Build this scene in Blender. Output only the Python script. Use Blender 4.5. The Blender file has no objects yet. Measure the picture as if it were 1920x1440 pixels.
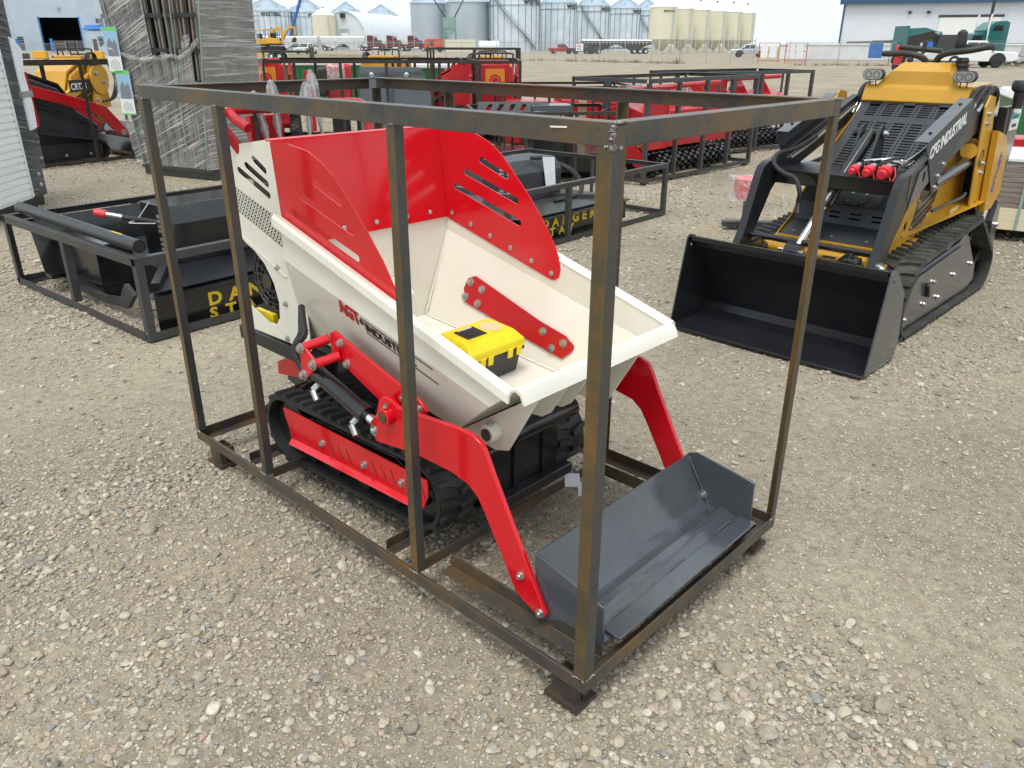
import bpy, bmesh, math, random
from mathutils import Vector, Matrix
from mathutils.geometry import tessellate_polygon
from mathutils import noise as mnoise
random.seed(7)
PI = math.pi
R = math.radians
S = bpy.context.scene
COL = S.collection

# ------------------------------------------------------------------ camera
cam = bpy.data.cameras.new('camera')
cam.sensor_width = 36.0
cam.lens = 36.0 * 1466.63 / 1920.0
cam.clip_start = 0.05
cam.clip_end = 4000
camo = bpy.data.objects.new('camera', cam)
COL.objects.link(camo)
PITCH, ROLL = 0.4091, 0.0031
camo.matrix_world = (Matrix.Translation((0, 0, 1.65)) @ Matrix.Rotation(PI / 2 - PITCH, 4, 'X')
                     @ Matrix.Rotation(ROLL, 4, 'Z'))
S.camera = camo

# ------------------------------------------------------------------ sky, sun, exposure
W = bpy.data.worlds.new('World')
S.world = W
W.use_nodes = True
wn, wl = W.node_tree.nodes, W.node_tree.links
wn.clear()
sky = wn.new('ShaderNodeTexSky')
sky.sky_type = 'NISHITA'
sky.sun_disc = False
SUN_EL, SUN_AZ = R(66), R(-160)
sky.sun_elevation = SUN_EL
sky.sun_rotation = SUN_AZ
sky.air_density = 1.0
sky.dust_density = 3.0
cloud = wn.new('ShaderNodeMixRGB')
cloud.inputs['Fac'].default_value = 0.80
cloud.inputs['Color2'].default_value = (7.7, 8.55, 8.85, 1)
bgn = wn.new('ShaderNodeBackground')
bgn.inputs['Strength'].default_value = 0.108
wo = wn.new('ShaderNodeOutputWorld')
wl.new(sky.outputs[0], cloud.inputs['Color1'])
wl.new(cloud.outputs[0], bgn.inputs['Color'])
wl.new(bgn.outputs[0], wo.inputs['Surface'])

sl = bpy.data.lights.new('sun', 'SUN')
sl.energy = 1.5
sl.angle = R(24)
sl.color = (1.0, 0.965, 0.91)
so = bpy.data.objects.new('sun', sl)
COL.objects.link(so)
sd = Vector((math.sin(SUN_AZ) * math.cos(SUN_EL), math.cos(SUN_AZ) * math.cos(SUN_EL), math.sin(SUN_EL)))
so.rotation_euler = sd.to_track_quat('Z', 'Y').to_euler()
so.location = (5, 5, 12)

S.view_settings.view_transform = 'Standard'
S.view_settings.look = 'None'
S.view_settings.exposure = 0.46
S.view_settings.gamma = 1.0
S.view_settings.use_curve_mapping = False
S.cycles.use_denoising = True
S.cycles.max_bounces = 6
S.cycles.diffuse_bounces = 3
S.cycles.glossy_bounces = 3
S.cycles.transparent_max_bounces = 10
S.cycles.use_adaptive_sampling = True
S.cycles.adaptive_threshold = 0.03

# ------------------------------------------------------------------ materials
def _n(nt, t, **k):
    n = nt.nodes.new(t)
    for a, b in k.items():
        setattr(n, a, b)
    return n

def mat(name, col, rough=0.5, metal=0.0, col2=None, nscale=6.0, nmix=(0.4, 0.65), spec=0.5, coat=0.0,
        bump=0.0, bscale=60.0, dust=0.0, stretch=None, rvar=0.0, aniso=None):
    m = bpy.data.materials.new(name)
    m.use_nodes = True
    nt = m.node_tree
    p = nt.nodes['Principled BSDF']
    p.inputs['Base Color'].default_value = (*col, 1)
    p.inputs['Roughness'].default_value = rough
    p.inputs['Metallic'].default_value = metal
    p.inputs['Specular IOR Level'].default_value = spec
    p.inputs['Coat Weight'].default_value = coat
    p.inputs['Coat Roughness'].default_value = 0.08
    tc = _n(nt, 'ShaderNodeTexCoord')
    mp = _n(nt, 'ShaderNodeMapping')
    nt.links.new(tc.outputs['Object'], mp.inputs['Vector'])
    if stretch:
        mp.inputs['Scale'].default_value = stretch
    src = None
    if col2:
        nz = _n(nt, 'ShaderNodeTexNoise')
        nz.inputs['Scale'].default_value = nscale
        nz.inputs['Detail'].default_value = 6
        nz.inputs['Roughness'].default_value = 0.62
        nt.links.new(mp.outputs[0], nz.inputs['Vector'])
        rp = _n(nt, 'ShaderNodeValToRGB')
        rp.color_ramp.elements[0].position = nmix[0]
        rp.color_ramp.elements[1].position = nmix[1]
        rp.color_ramp.elements[0].color = (*col, 1)
        rp.color_ramp.elements[1].color = (*col2, 1)
        nt.links.new(nz.outputs['Fac'], rp.inputs['Fac'])
        src = rp.outputs[0]
    if dust:
        n2 = _n(nt, 'ShaderNodeTexNoise')
        n2.inputs['Scale'].default_value = 3.1
        n2.inputs['Detail'].default_value = 9
        n2.inputs['Roughness'].default_value = 0.7
        nt.links.new(tc.outputs['Object'], n2.inputs['Vector'])
        mr = _n(nt, 'ShaderNodeMapRange')
        mr.inputs['From Min'].default_value = 0.45
        mr.inputs['From Max'].default_value = 0.8
        mr.inputs['To Max'].default_value = dust
        nt.links.new(n2.outputs['Fac'], mr.inputs['Value'])
        mx = _n(nt, 'ShaderNodeMixRGB')
        mx.inputs['Color2'].default_value = (0.36, 0.32, 0.26, 1)
        mx.inputs['Color1'].default_value = (*col, 1)
        nt.links.new(mr.outputs[0], mx.inputs['Fac'])
        if src:
            nt.links.new(src, mx.inputs['Color1'])
        src = mx.outputs[0]
        ma = _n(nt, 'ShaderNodeMapRange')
        ma.inputs['To Min'].default_value = rough
        ma.inputs['To Max'].default_value = min(1, rough + 0.45)
        nt.links.new(mr.outputs[0], ma.inputs['Value'])
        nt.links.new(ma.outputs[0], p.inputs['Roughness'])
    elif rvar:
        n3 = _n(nt, 'ShaderNodeTexNoise')
        n3.inputs['Scale'].default_value = 5
        n3.inputs['Detail'].default_value = 6
        nt.links.new(tc.outputs['Object'], n3.inputs['Vector'])
        ma = _n(nt, 'ShaderNodeMapRange')
        ma.inputs['From Min'].default_value = 0.3
        ma.inputs['From Max'].default_value = 0.7
        ma.inputs['To Min'].default_value = rough
        ma.inputs['To Max'].default_value = rough + rvar
        nt.links.new(n3.outputs['Fac'], ma.inputs['Value'])
        nt.links.new(ma.outputs[0], p.inputs['Roughness'])
    if src:
        nt.links.new(src, p.inputs['Base Color'])
    if bump:
        nb = _n(nt, 'ShaderNodeTexNoise')
        nb.inputs['Scale'].default_value = bscale
        nb.inputs['Detail'].default_value = 3
        nt.links.new(mp.outputs[0], nb.inputs['Vector'])
        b = _n(nt, 'ShaderNodeBump')
        b.inputs['Strength'].default_value = bump
        b.inputs['Distance'].default_value = 0.01
        nt.links.new(nb.outputs['Fac'], b.inputs['Height'])
        nt.links.new(b.outputs[0], p.inputs['Normal'])
    return m

M = {}
M['rust'] = mat('rusty_steel', (0.115, 0.112, 0.105), 0.40, 0.35, (0.175, 0.125, 0.055), 5, (0.38, 0.72), bump=0.10, bscale=160)
def rust_mat(name, c0, c1, c2, sc):
    m = mat(name, c1, 0.42, 0.3, c2, sc, (0.40, 0.66), bump=0.10, bscale=150)
    for n in m.node_tree.nodes:
        if n.type == 'VALTORGB':
            e = n.color_ramp.elements
            e[0].position, e[0].color = 0.36, (*c0, 1)
            e[1].position, e[1].color = 0.74, (*c2, 1)
            k = e.new(0.47)
            k.color = (*c1, 1)
            k = e.new(0.58)
            k.color = ((c1[0] + c2[0]) / 2, (c1[1] + c2[1]) / 2, (c1[2] + c2[2]) / 2, 1)
        if n.type == 'TEX_NOISE' and n.inputs['Detail'].default_value > 5:
            n.inputs['Detail'].default_value = 12
            n.inputs['Roughness'].default_value = 0.72
    return m
M['rust'] = rust_mat('rusty_steel', (0.046, 0.049, 0.054), (0.078, 0.072, 0.062), (0.20, 0.108, 0.030), 3.6)
M['rustg'] = rust_mat('grey_mill_scale', (0.045, 0.049, 0.055), (0.070, 0.071, 0.072), (0.105, 0.078, 0.042), 3.2)
M['rusto'] = rust_mat('ochre_rust', (0.058, 0.054, 0.046), (0.105, 0.078, 0.040), (0.23, 0.125, 0.030), 4.2)
M['rust2'] = mat('dark_rusty_steel', (0.045, 0.042, 0.038), 0.55, 0.2, (0.135, 0.070, 0.030), 11, (0.42, 0.66), bump=0.12, bscale=120)
M['weld'] = mat('weld_bead', (0.36, 0.36, 0.35), 0.38, 0.8, (0.10, 0.08, 0.07), 60, bump=0.5, bscale=150)
M['steelgrey'] = mat('grey_steel', (0.075, 0.077, 0.080), 0.42, 0.4, (0.055, 0.048, 0.040), 7, (0.45, 0.75), bump=0.06, bscale=90)
M['steelblk'] = mat('dark_steel', (0.038, 0.034, 0.030), 0.5, 0.3, (0.075, 0.055, 0.036), 8, (0.45, 0.7))
M['cream'] = mat('cream_paint', (0.82, 0.79, 0.695), 0.30, 0, (0.79, 0.755, 0.65), 3.0, (0.35, 0.8), coat=0.2, bump=0.02, bscale=400, dust=0.20)
M['red'] = mat('red_gloss_paint', (0.66, 0.005, 0.014), 0.15, 0, (0.60, 0.005, 0.012), 3.0, (0.4, 0.8), coat=0.3, spec=0.4, bump=0.012, bscale=300, dust=0.06)
M['redm'] = mat('red_paint', (0.50, 0.006, 0.012), 0.33, 0, (0.40, 0.005, 0.010), 4.0, (0.4, 0.8), coat=0.2, dust=0.07)
M['blk'] = mat('black_gloss_paint', (0.010, 0.010, 0.012), 0.20, 0, None, coat=0.3, dust=0.06)
M['blks'] = mat('black_satin_paint', (0.013, 0.014, 0.018), 0.30, 0, None, dust=0.045, bump=0.02, bscale=200)
M['greyp'] = mat('dark_grey_paint', (0.075, 0.083, 0.098), 0.20, 0.1, (0.060, 0.066, 0.078), 5, coat=0.4, dust=0.10)
M['hoodg'] = mat('graphite_hood_paint', (0.036, 0.039, 0.047), 0.46, 0, (0.030, 0.033, 0.040), 4, dust=0.07)
M['rub'] = mat('track_rubber', (0.018, 0.018, 0.019), 0.62, 0, (0.045, 0.042, 0.038), 5, (0.5, 0.85), bump=0.10, bscale=80)
M['rubd'] = mat('dusty_rubber', (0.040, 0.039, 0.037), 0.75, 0, (0.13, 0.12, 0.10), 7, (0.5, 0.8), bump=0.12, bscale=60)
M['plas'] = mat('black_plastic', (0.022, 0.022, 0.023), 0.5, 0, None, dust=0.08)
M['yelp'] = mat('yellow_plastic', (0.86, 0.68, 0.006), 0.38, 0, (0.78, 0.60, 0.01), 20)
M['kraft'] = mat('kraft_label', (0.70, 0.55, 0.30), 0.6)
M['zinc'] = mat('zinc_bolt', (0.62, 0.63, 0.63), 0.28, 0.9, (0.42, 0.42, 0.40), 90)
M['chrome'] = mat('chrome_rod', (0.80, 0.81, 0.82), 0.10, 1.0)
M['zincy'] = mat('zinc_fitting', (0.50, 0.50, 0.49), 0.30, 0.95, (0.38, 0.38, 0.37), 60)
M['yel'] = mat('loader_yellow', (0.59, 0.305, 0.018), 0.34, 0, (0.52, 0.260, 0.014), 4, (0.4, 0.75), coat=0.15, dust=0.14)
M['ytxt'] = mat('yellow_print', (0.82, 0.55, 0.02), 0.5)
M['wht'] = mat('white_print', (0.80, 0.80, 0.80), 0.5)
M['rtxt'] = mat('red_print', (0.50, 0.012, 0.02), 0.45)
M['btxt'] = mat('black_print', (0.012, 0.012, 0.012), 0.45)
M['ptxt'] = mat('violet_print', (0.16, 0.10, 0.32), 0.5)
M['paper'] = mat('white_paper', (0.78, 0.79, 0.84), 0.7, 0, (0.70, 0.71, 0.76), 20)
M['redcap'] = mat('red_rubber_cap', (0.72, 0.035, 0.05), 0.38)
M['hose'] = mat('hydraulic_hose', (0.022, 0.022, 0.023), 0.55, bump=0.6, bscale=130)
M['tarp'] = mat('white_tarp', (0.80, 0.81, 0.82), 0.55, 0, (0.70, 0.71, 0.72), 2, bump=0.3, bscale=4)
M['green'] = mat('green_paint', (0.018, 0.13, 0.032), 0.45, 0, (0.012, 0.10, 0.024), 2, dust=0.08)
M['orange'] = mat('orange_sticker', (0.72, 0.26, 0.015), 0.5)
M['wood'] = mat('raw_wood', (0.55, 0.42, 0.25), 0.75, 0, (0.42, 0.30, 0.17), 8, stretch=(1, 8, 8))
M['foam'] = mat('white_foam', (0.82, 0.83, 0.86), 0.8, bump=0.2, bscale=60)
M['glass'] = mat('vehicle_glass', (0.025, 0.03, 0.034), 0.06, 0, spec=0.8)
M['lens'] = mat('lamp_lens', (0.42, 0.43, 0.44), 0.10, 0.5)
M['hlens'] = mat('headlamp_lens', (0.75, 0.76, 0.77), 0.12, 0.6)
M['whitep'] = mat('white_vehicle_paint', (0.80, 0.81, 0.82), 0.22, 0, None, coat=0.5, dust=0.04)
M['silverp'] = mat('silver_vehicle_paint', (0.52, 0.55, 0.58), 0.25, 0.5, None, coat=0.5)
M['maroon'] = mat('maroon_vehicle_paint', (0.13, 0.010, 0.018), 0.25, 0, None, coat=0.5)
M['darkp'] = mat('dark_vehicle_paint', (0.035, 0.037, 0.04), 0.25, 0.2, None, coat=0.5)
M['redv'] = mat('red_vehicle_paint', (0.32, 0.012, 0.02), 0.25, 0, None, coat=0.5)
M['teal'] = mat('teal_vehicle_paint', (0.012, 0.13, 0.135), 0.25, 0, None, coat=0.5, dust=0.05)
M['alu'] = mat('trailer_aluminium', (0.72, 0.73, 0.75), 0.35, 0.3, (0.62, 0.63, 0.65), 1.5)
M['galv'] = mat('galvanised_steel', (0.60, 0.68, 0.76), 0.36, 0.3, (0.78, 0.84, 0.88), 0.35, (0.35, 0.7), bump=0.15, bscale=1.2)
M['galvk'] = mat('dark_galvanised', (0.22, 0.26, 0.30), 0.5, 0.3)
M['galvd'] = mat('galvanised_corrugated', (0.48, 0.54, 0.60), 0.42, 0.45, (0.52, 0.58, 0.63), 0.3, (0.35, 0.7))
M['galvr'] = mat('galvanised_roof', (0.42, 0.50, 0.57), 0.40, 0.45, (0.50, 0.58, 0.65), 0.5)
M['bincream'] = mat('cream_bin_paint', (0.74, 0.70, 0.55), 0.35, 0, (0.70, 0.66, 0.50), 0.4, coat=0.2)
M['binwhite'] = mat('white_bin_roof', (0.82, 0.82, 0.80), 0.35)
M['quon'] = mat('white_steel_arch', (0.74, 0.77, 0.80), 0.45, 0.1, (0.66, 0.70, 0.74), 0.4)
M['bluebld'] = mat('pale_blue_cladding', (0.47, 0.55, 0.63), 0.5, 0.1, (0.43, 0.51, 0.59), 0.4)
M['whitebld'] = mat('white_cladding', (0.72, 0.75, 0.80), 0.5, 0.0, (0.68, 0.71, 0.77), 0.3)
M['blueroof'] = mat('blue_roof', (0.035, 0.085, 0.16), 0.45)
M['bluetrim'] = mat('bright_blue', (0.03, 0.18, 0.55), 0.45)
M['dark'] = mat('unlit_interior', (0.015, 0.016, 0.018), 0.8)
M['fence'] = mat('fence_steel', (0.42, 0.43, 0.44), 0.4, 0.6)
M['orangep'] = mat('orange_paint', (0.55, 0.085, 0.03), 0.5)
M['excy'] = mat('excavator_yellow', (0.72, 0.38, 0.03), 0.4)
M['augb'] = mat('auger_blue', (0.04, 0.13, 0.38), 0.4)
M['sage'] = mat('sage_green', (0.24, 0.36, 0.32), 0.5)
M['concrete'] = mat('concrete_berm', (0.70, 0.71, 0.72), 0.8, 0, (0.60, 0.61, 0.62), 0.8)
M['grass'] = mat('dry_grass', (0.17, 0.165, 0.07), 0.9, 0, (0.27, 0.22, 0.12), 2)
M['film'] = None

def film_mat(name, alpha, tint, wscale, rot, msc=(0.45, 0.45, 13.0)):
    m = bpy.data.materials.new(name)
    m.use_nodes = True
    nt = m.node_tree
    nt.nodes.clear()
    out = _n(nt, 'ShaderNodeOutputMaterial')
    tc = _n(nt, 'ShaderNodeTexCoord')
    mp = _n(nt, 'ShaderNodeMapping')
    mp0 = _n(nt, 'ShaderNodeMapping')
    mp0.inputs['Rotation'].default_value = rot
    nt.links.new(tc.outputs['Object'], mp0.inputs['Vector'])
    mp.inputs['Scale'].default_value = msc
    nt.links.new(mp0.outputs[0], mp.inputs['Vector'])
    nz = _n(nt, 'ShaderNodeTexNoise')
    nz.inputs['Scale'].default_value = wscale
    nz.inputs['Detail'].default_value = 7
    nz.inputs['Distortion'].default_value = 0.6
    nt.links.new(mp.outputs[0], nz.inputs['Vector'])
    mr = _n(nt, 'ShaderNodeMapRange')
    mr.inputs['From Min'].default_value = 0.50
    mr.inputs['From Max'].default_value = 0.72
    mr.inputs['To Min'].default_value = alpha[0]
    mr.inputs['To Max'].default_value = alpha[1]
    nt.links.new(nz.outputs['Fac'], mr.inputs['Value'])
    n2 = _n(nt, 'ShaderNodeTexNoise')
    n2.inputs['Scale'].default_value = 2.2
    n2.inputs['Detail'].default_value = 4
    nt.links.new(tc.outputs['Object'], n2.inputs['Vector'])
    m2 = _n(nt, 'ShaderNodeMapRange')
    m2.inputs['From Min'].default_value = 0.40
    m2.inputs['From Max'].default_value = 0.66
    m2.inputs['To Max'].default_value = alpha[1] * 0.42
    nt.links.new(n2.outputs['Fac'], m2.inputs['Value'])
    ad = _n(nt, 'ShaderNodeMath', operation='MAXIMUM')
    nt.links.new(mr.outputs[0], ad.inputs[0])
    nt.links.new(m2.outputs[0], ad.inputs[1])
    mr = ad
    b = _n(nt, 'ShaderNodeBump')
    b.inputs['Strength'].default_value = 0.6
    b.inputs['Distance'].default_value = 0.03
    nt.links.new(nz.outputs['Fac'], b.inputs['Height'])
    p = _n(nt, 'ShaderNodeBsdfPrincipled')
    p.inputs['Base Color'].default_value = (*tint, 1)
    p.inputs['Roughness'].default_value = 0.22
    p.inputs['Specular IOR Level'].default_value = 0.7
    nt.links.new(b.outputs[0], p.inputs['Normal'])
    t = _n(nt, 'ShaderNodeBsdfTransparent')
    mx = _n(nt, 'ShaderNodeMixShader')
    nt.links.new(mr.outputs[0], mx.inputs['Fac'])
    nt.links.new(t.outputs[0], mx.inputs[1])
    nt.links.new(p.outputs[0], mx.inputs[2])
    nt.links.new(mx.outputs[0], out.inputs['Surface'])
    return m
M['film'] = film_mat('stretch_film', (0.20, 0.92), (0.64, 0.63, 0.61), 3.0, (0.0, 0.38, 0))
M['filmb'] = film_mat('thin_stretch_film', (0.01, 0.28), (0.80, 0.81, 0.83), 3.5, (0.2, 0.0, 0))
M['bag'] = film_mat('clear_plastic_bag', (0.22, 0.80), (0.74, 0.75, 0.76), 22.0, (0.6, 0.9, 0), (1.0, 1.0, 0.6))
M['chain'] = None

def chain_mat():
    m = bpy.data.materials.new('chain_link')
    m.use_nodes = True
    nt = m.node_tree
    nt.nodes.clear()
    out = _n(nt, 'ShaderNodeOutputMaterial')
    d = _n(nt, 'ShaderNodeBsdfDiffuse')
    d.inputs['Color'].default_value = (0.42, 0.43, 0.44, 1)
    t = _n(nt, 'ShaderNodeBsdfTransparent')
    mx = _n(nt, 'ShaderNodeMixShader')
    mx.inputs['Fac'].default_value = 0.13
    nt.links.new(t.outputs[0], mx.inputs[1])
    nt.links.new(d.outputs[0], mx.inputs[2])
    nt.links.new(mx.outputs[0], out.inputs['Surface'])
    return m
M['chain'] = chain_mat()

# ------------------------------------------------------------------ mesh helpers
class MB:
    def __init__(s):
        s.v, s.f = [], []

    def add(s, vs, fs):
        o = len(s.v)
        s.v += [tuple(v) for v in vs]
        s.f += [tuple(i + o for i in f) for f in fs]
        return s

    def box(s, x0, x1, y0, y1, z0, z1):
        return s.add([(x0, y0, z0), (x1, y0, z0), (x1, y1, z0), (x0, y1, z0), (x0, y0, z1), (x1, y0, z1), (x1, y1, z1), (x0, y1, z1)],
                     [(0, 3, 2, 1), (4, 5, 6, 7), (0, 1, 5, 4), (1, 2, 6, 5), (2, 3, 7, 6), (3, 0, 4, 7)])

    def obox(s, c, a, b, d):
        c, a, b, d = Vector(c), Vector(a), Vector(b), Vector(d)
        vs = [c + i * a + j * b + k * d for k in (-1, 1) for (i, j) in ((-1, -1), (1, -1), (1, 1), (-1, 1))]
        return s.add(vs, [(0, 3, 2, 1), (4, 5, 6, 7), (0, 1, 5, 4), (1, 2, 6, 5), (2, 3, 7, 6), (3, 0, 4, 7)])

    def beam(s, p0, p1, w, hh, up=(0, 0, 1)):
        p0, p1 = Vector(p0), Vector(p1)
        d = (p1 - p0)
        x = d.cross(Vector(up)).normalized()
        z = x.cross(d).normalized()
        return s.obox((p0 + p1) / 2, d / 2, x * w / 2, z * hh / 2)

    def prism(s, poly, pl, a, b):
        f = {'xz': lambda p, t: (p[0], t, p[1]), 'xy': lambda p, t: (p[0], p[1], t), 'yz': lambda p, t: (t, p[0], p[1])}[pl]
        n = len(poly)
        vs = [f(p, a) for p in poly] + [f(p, b) for p in poly]
        return s.add(vs, [tuple(range(n)), tuple(range(2 * n - 1, n - 1, -1))] + [(i, i + n, (i + 1) % n + n, (i + 1) % n) for i in range(n)])

    def plate(s, outer, holes, fn, a, b):
        loops = [[Vector((p[0], p[1], 0)) for p in l] for l in [outer] + holes]
        tris = tessellate_polygon(loops)
        flat = [p for l in [outer] + holes for p in l]
        n = len(flat)
        vs = [fn(p[0], p[1], a) for p in flat] + [fn(p[0], p[1], b) for p in flat]
        fs = [tuple(t) for t in tris] + [tuple(i + n for i in reversed(t)) for t in tris]
        o = 0
        for l in [outer] + holes:
            k = len(l)
            fs += [(o + i, o + (i + 1) % k, n + o + (i + 1) % k, n + o + i) for i in range(k)]
            o += k
        return s.add(vs, fs)

    def sheet(s, pts, t):
        pts = [Vector(p) for p in pts]
        nr = Vector((0, 0, 0))
        for i in range(len(pts)):
            nr += (pts[i] - pts[0]).cross(pts[(i + 1) % len(pts)] - pts[0])
        nr = nr.normalized() * t
        n = len(pts)
        return s.add(pts + [p + nr for p in pts], [tuple(range(n)), tuple(range(2 * n - 1, n - 1, -1))] + [(i, i + n, (i + 1) % n + n, (i + 1) % n) for i in range(n)])

    def cyl(s, p0, p1, r, n=16, r1=None):
        p0, p1 = Vector(p0), Vector(p1)
        r1 = r if r1 is None else r1
        d = (p1 - p0).normalized()
        x = d.orthogonal().normalized()
        y = d.cross(x)
        vs = []
        for p, q in ((p0, r), (p1, r1)):
            vs += [p + (x * math.cos(2 * PI * i / n) + y * math.sin(2 * PI * i / n)) * q for i in range(n)]
        return s.add(vs, [tuple(range(n - 1, -1, -1)), tuple(range(n, 2 * n))] + [(i, (i + 1) % n, (i + 1) % n + n, i + n) for i in range(n)])

    def ring(s, p0, p1, r, ri, n=20):
        p0, p1 = Vector(p0), Vector(p1)
        d = (p1 - p0).normalized()
        x = d.orthogonal().normalized()
        y = d.cross(x)
        vs = []
        for p, q in ((p0, r), (p1, r), (p1, ri), (p0, ri)):
            vs += [p + (x * math.cos(2 * PI * i / n) + y * math.sin(2 * PI * i / n)) * q for i in range(n)]
        fs = []
        for k in range(4):
            for i in range(n):
                fs.append((k * n + i, k * n + (i + 1) % n, ((k + 1) % 4) * n + (i + 1) % n, ((k + 1) % 4) * n + i))
        return s.add(vs, fs)

    def tube(s, pts, r, n=8, cap=True):
        pts = [Vector(p) for p in pts]
        rr = r if isinstance(r, (list, tuple)) else [r] * len(pts)
        x = None
        vs = []
        for i, p in enumerate(pts):
            d = (pts[min(i + 1, len(pts) - 1)] - pts[max(i - 1, 0)]).normalized()
            x = d.orthogonal().normalized() if x is None else (x - d * x.dot(d)).normalized()
            y = d.cross(x)
            vs += [p + (x * math.cos(2 * PI * j / n) + y * math.sin(2 * PI * j / n)) * rr[i] for j in range(n)]
        fs = [(i * n + j, i * n + (j + 1) % n, (i + 1) * n + (j + 1) % n, (i + 1) * n + j) for i in range(len(pts) - 1) for j in range(n)]
        if cap:
            fs += [tuple(range(n - 1, -1, -1)), tuple(range((len(pts) - 1) * n, len(pts) * n))]
        return s.add(vs, fs)

    def lathe(s, prof, n=32, o=(0, 0, 0)):
        vs = [(o[0] + r * math.cos(2 * PI * i / n), o[1] + r * math.sin(2 * PI * i / n), o[2] + z) for r, z in prof for i in range(n)]
        return s.add(vs, [(k * n + i, k * n + (i + 1) % n, (k + 1) * n + (i + 1) % n, (k + 1) * n + i) for k in range(len(prof) - 1) for i in range(n)])

    def angle(s, p0, p1, d1, d2, w, t):
        p0, p1, d1, d2 = Vector(p0), Vector(p1), Vector(d1), Vector(d2)
        L = [(0, 0), (w, 0), (w, t), (t, t), (t, w), (0, w)]
        vs = [p + d1 * a + d2 * b for p in (p0, p1) for a, b in L]
        return s.add(vs, [(0, 1, 2, 3), (0, 3, 4, 5), (9, 8, 7, 6), (11, 10, 9, 6)] + [(i, (i + 1) % 6, (i + 1) % 6 + 6, i + 6) for i in range(6)])

    def mesh(s, name, smooth=35):
        me = bpy.data.meshes.new(name)
        me.from_pydata(s.v, [], s.f)
        bm = bmesh.new()
        bm.from_mesh(me)
        bmesh.ops.recalc_face_normals(bm, faces=bm.faces)
        bm.to_mesh(me)
        bm.free()
        if smooth:
            for p in me.polygons:
                p.use_smooth = True
            me.set_sharp_from_angle(angle=R(smooth))
        return me

    def build(s, name, m, parent=None, smooth=35, bevel=0, solid=0):
        o = link(name, s.mesh(name, smooth), m, parent)
        if solid:
            md = o.modifiers.new('solid', 'SOLIDIFY')
            md.thickness = solid
            md.offset = 0
            es = o.modifiers.new('split', 'EDGE_SPLIT')
            es.split_angle = R(30)
        if bevel:
            md = o.modifiers.new('bevel', 'BEVEL')
            md.width = bevel
            md.segments = 2
            md.limit_method = 'ANGLE'
            md.angle_limit = R(40)
        return o

def two_tone(o, m2):
    o.data.materials.append(M[m2])
    for p in o.data.polygons:
        if abs(p.normal.x) > 0.7:
            p.material_index = 1
    return o

def link(name, me, m, parent=None):
    if m is not None and not me.materials:
        me.materials.append(M[m] if isinstance(m, str) else m)
    o = bpy.data.objects.new(name, me)
    COL.objects.link(o)
    o.parent = parent
    return o

def tag(o, label, cat, group=None, kind=None):
    if label:
        o['label'] = label
    if cat:
        o['category'] = cat
    if group:
        o['group'] = group
    if kind:
        o['kind'] = kind
    return o

def thing(name, label, cat, loc=(0, 0, 0), rz=0.0, group=None):
    o = bpy.data.objects.new(name, None)
    o.empty_display_size = 0.1
    COL.objects.link(o)
    o.location = loc
    o.rotation_euler = (0, 0, rz)
    return tag(o, label, cat, group)

def copy_tree(o, parent=None):
    c = o.copy()
    COL.objects.link(c)
    c.parent = parent
    for ch in list(o.children):
        copy_tree(ch, c)
    return c

def frame_mat(o, x, y, z):
    m = Matrix.Identity(4)
    for i, a in enumerate((x, y, z)):
        a = Vector(a)
        m[0][i], m[1][i], m[2][i] = a.x, a.y, a.z
    m.translation = Vector(o)
    return m

_tx = {}
def text_mesh(body, size, bold=0.0, spacing=1.0, extrude=0.0008, shear=0.0, sx=1.0):
    k = (body, size, bold, spacing, shear, sx)
    if k not in _tx:
        cu = bpy.data.curves.new('lettering', 'FONT')
        cu.body = body
        cu.size = size
        cu.offset = bold
        cu.space_character = spacing
        cu.extrude = extrude
        cu.shear = shear
        cu.resolution_u = 3
        to = bpy.data.objects.new('lettering', cu)
        me = bpy.data.meshes.new_from_object(to)
        bpy.data.objects.remove(to)
        me.transform(Matrix.Diagonal((sx, 1, 1, 1)))
        _tx[k] = me
    return _tx[k].copy()

def text(parent, body, size, o, xd, ud, m, bold=0.0, spacing=1.0, shear=0.0, name='lettering', sx=1.0):
    me = text_mesh(body, size, bold, spacing, 0.0008, shear, sx)
    xd = Vector(xd).normalized()
    n = xd.cross(Vector(ud)).normalized()
    me.transform(frame_mat(o, xd, n.cross(xd), n))
    me.materials.clear()
    return link(name, me, m, parent)

def _bolt_mesh(name, dome):
    mb = MB()
    mb.cyl((0, 0, 0), (0, 0, .20), 1.32, 14)
    if dome:
        mb.lathe([(1.0, .2), (.9, .6), (.55, .85), (0.02, .95)], 12)
    else:
        mb.cyl((0, 0, .2), (0, 0, .95), 1.0, 6)
        mb.cyl((0, 0, .9), (0, 0, 1.25), .55, 8)
    me = mb.mesh(name, 30)
    me.materials.append(M['zinc'])
    return me
BOLT = _bolt_mesh('bolt', False)
RIVET = _bolt_mesh('rivet', True)

def bolt(parent, p, d, r=0.009, me=None, name='bolt'):
    o = bpy.data.objects.new(name, me or BOLT)
    COL.objects.link(o)
    o.parent = parent
    o.location = p
    o.rotation_euler = Vector(d).to_track_quat('Z', 'Y').to_euler()
    o.scale = (r, r, r)
    return o

def smooth_path(pts, n=8):
    pts = [Vector(p) for p in pts]
    P = [pts[0] * 2 - pts[1]] + pts + [pts[-1] * 2 - pts[-2]]
    out = []
    for i in range(1, len(P) - 2):
        for k in range(n):
            t = k / n
            out.append(0.5 * ((2 * P[i]) + (P[i + 1] - P[i - 1]) * t + (2 * P[i - 1] - 5 * P[i] + 4 * P[i + 1] - P[i + 2]) * t * t
                              + (3 * P[i] - P[i - 1] - 3 * P[i + 1] + P[i + 2]) * t ** 3))
    return out + [pts[-1]]

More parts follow.
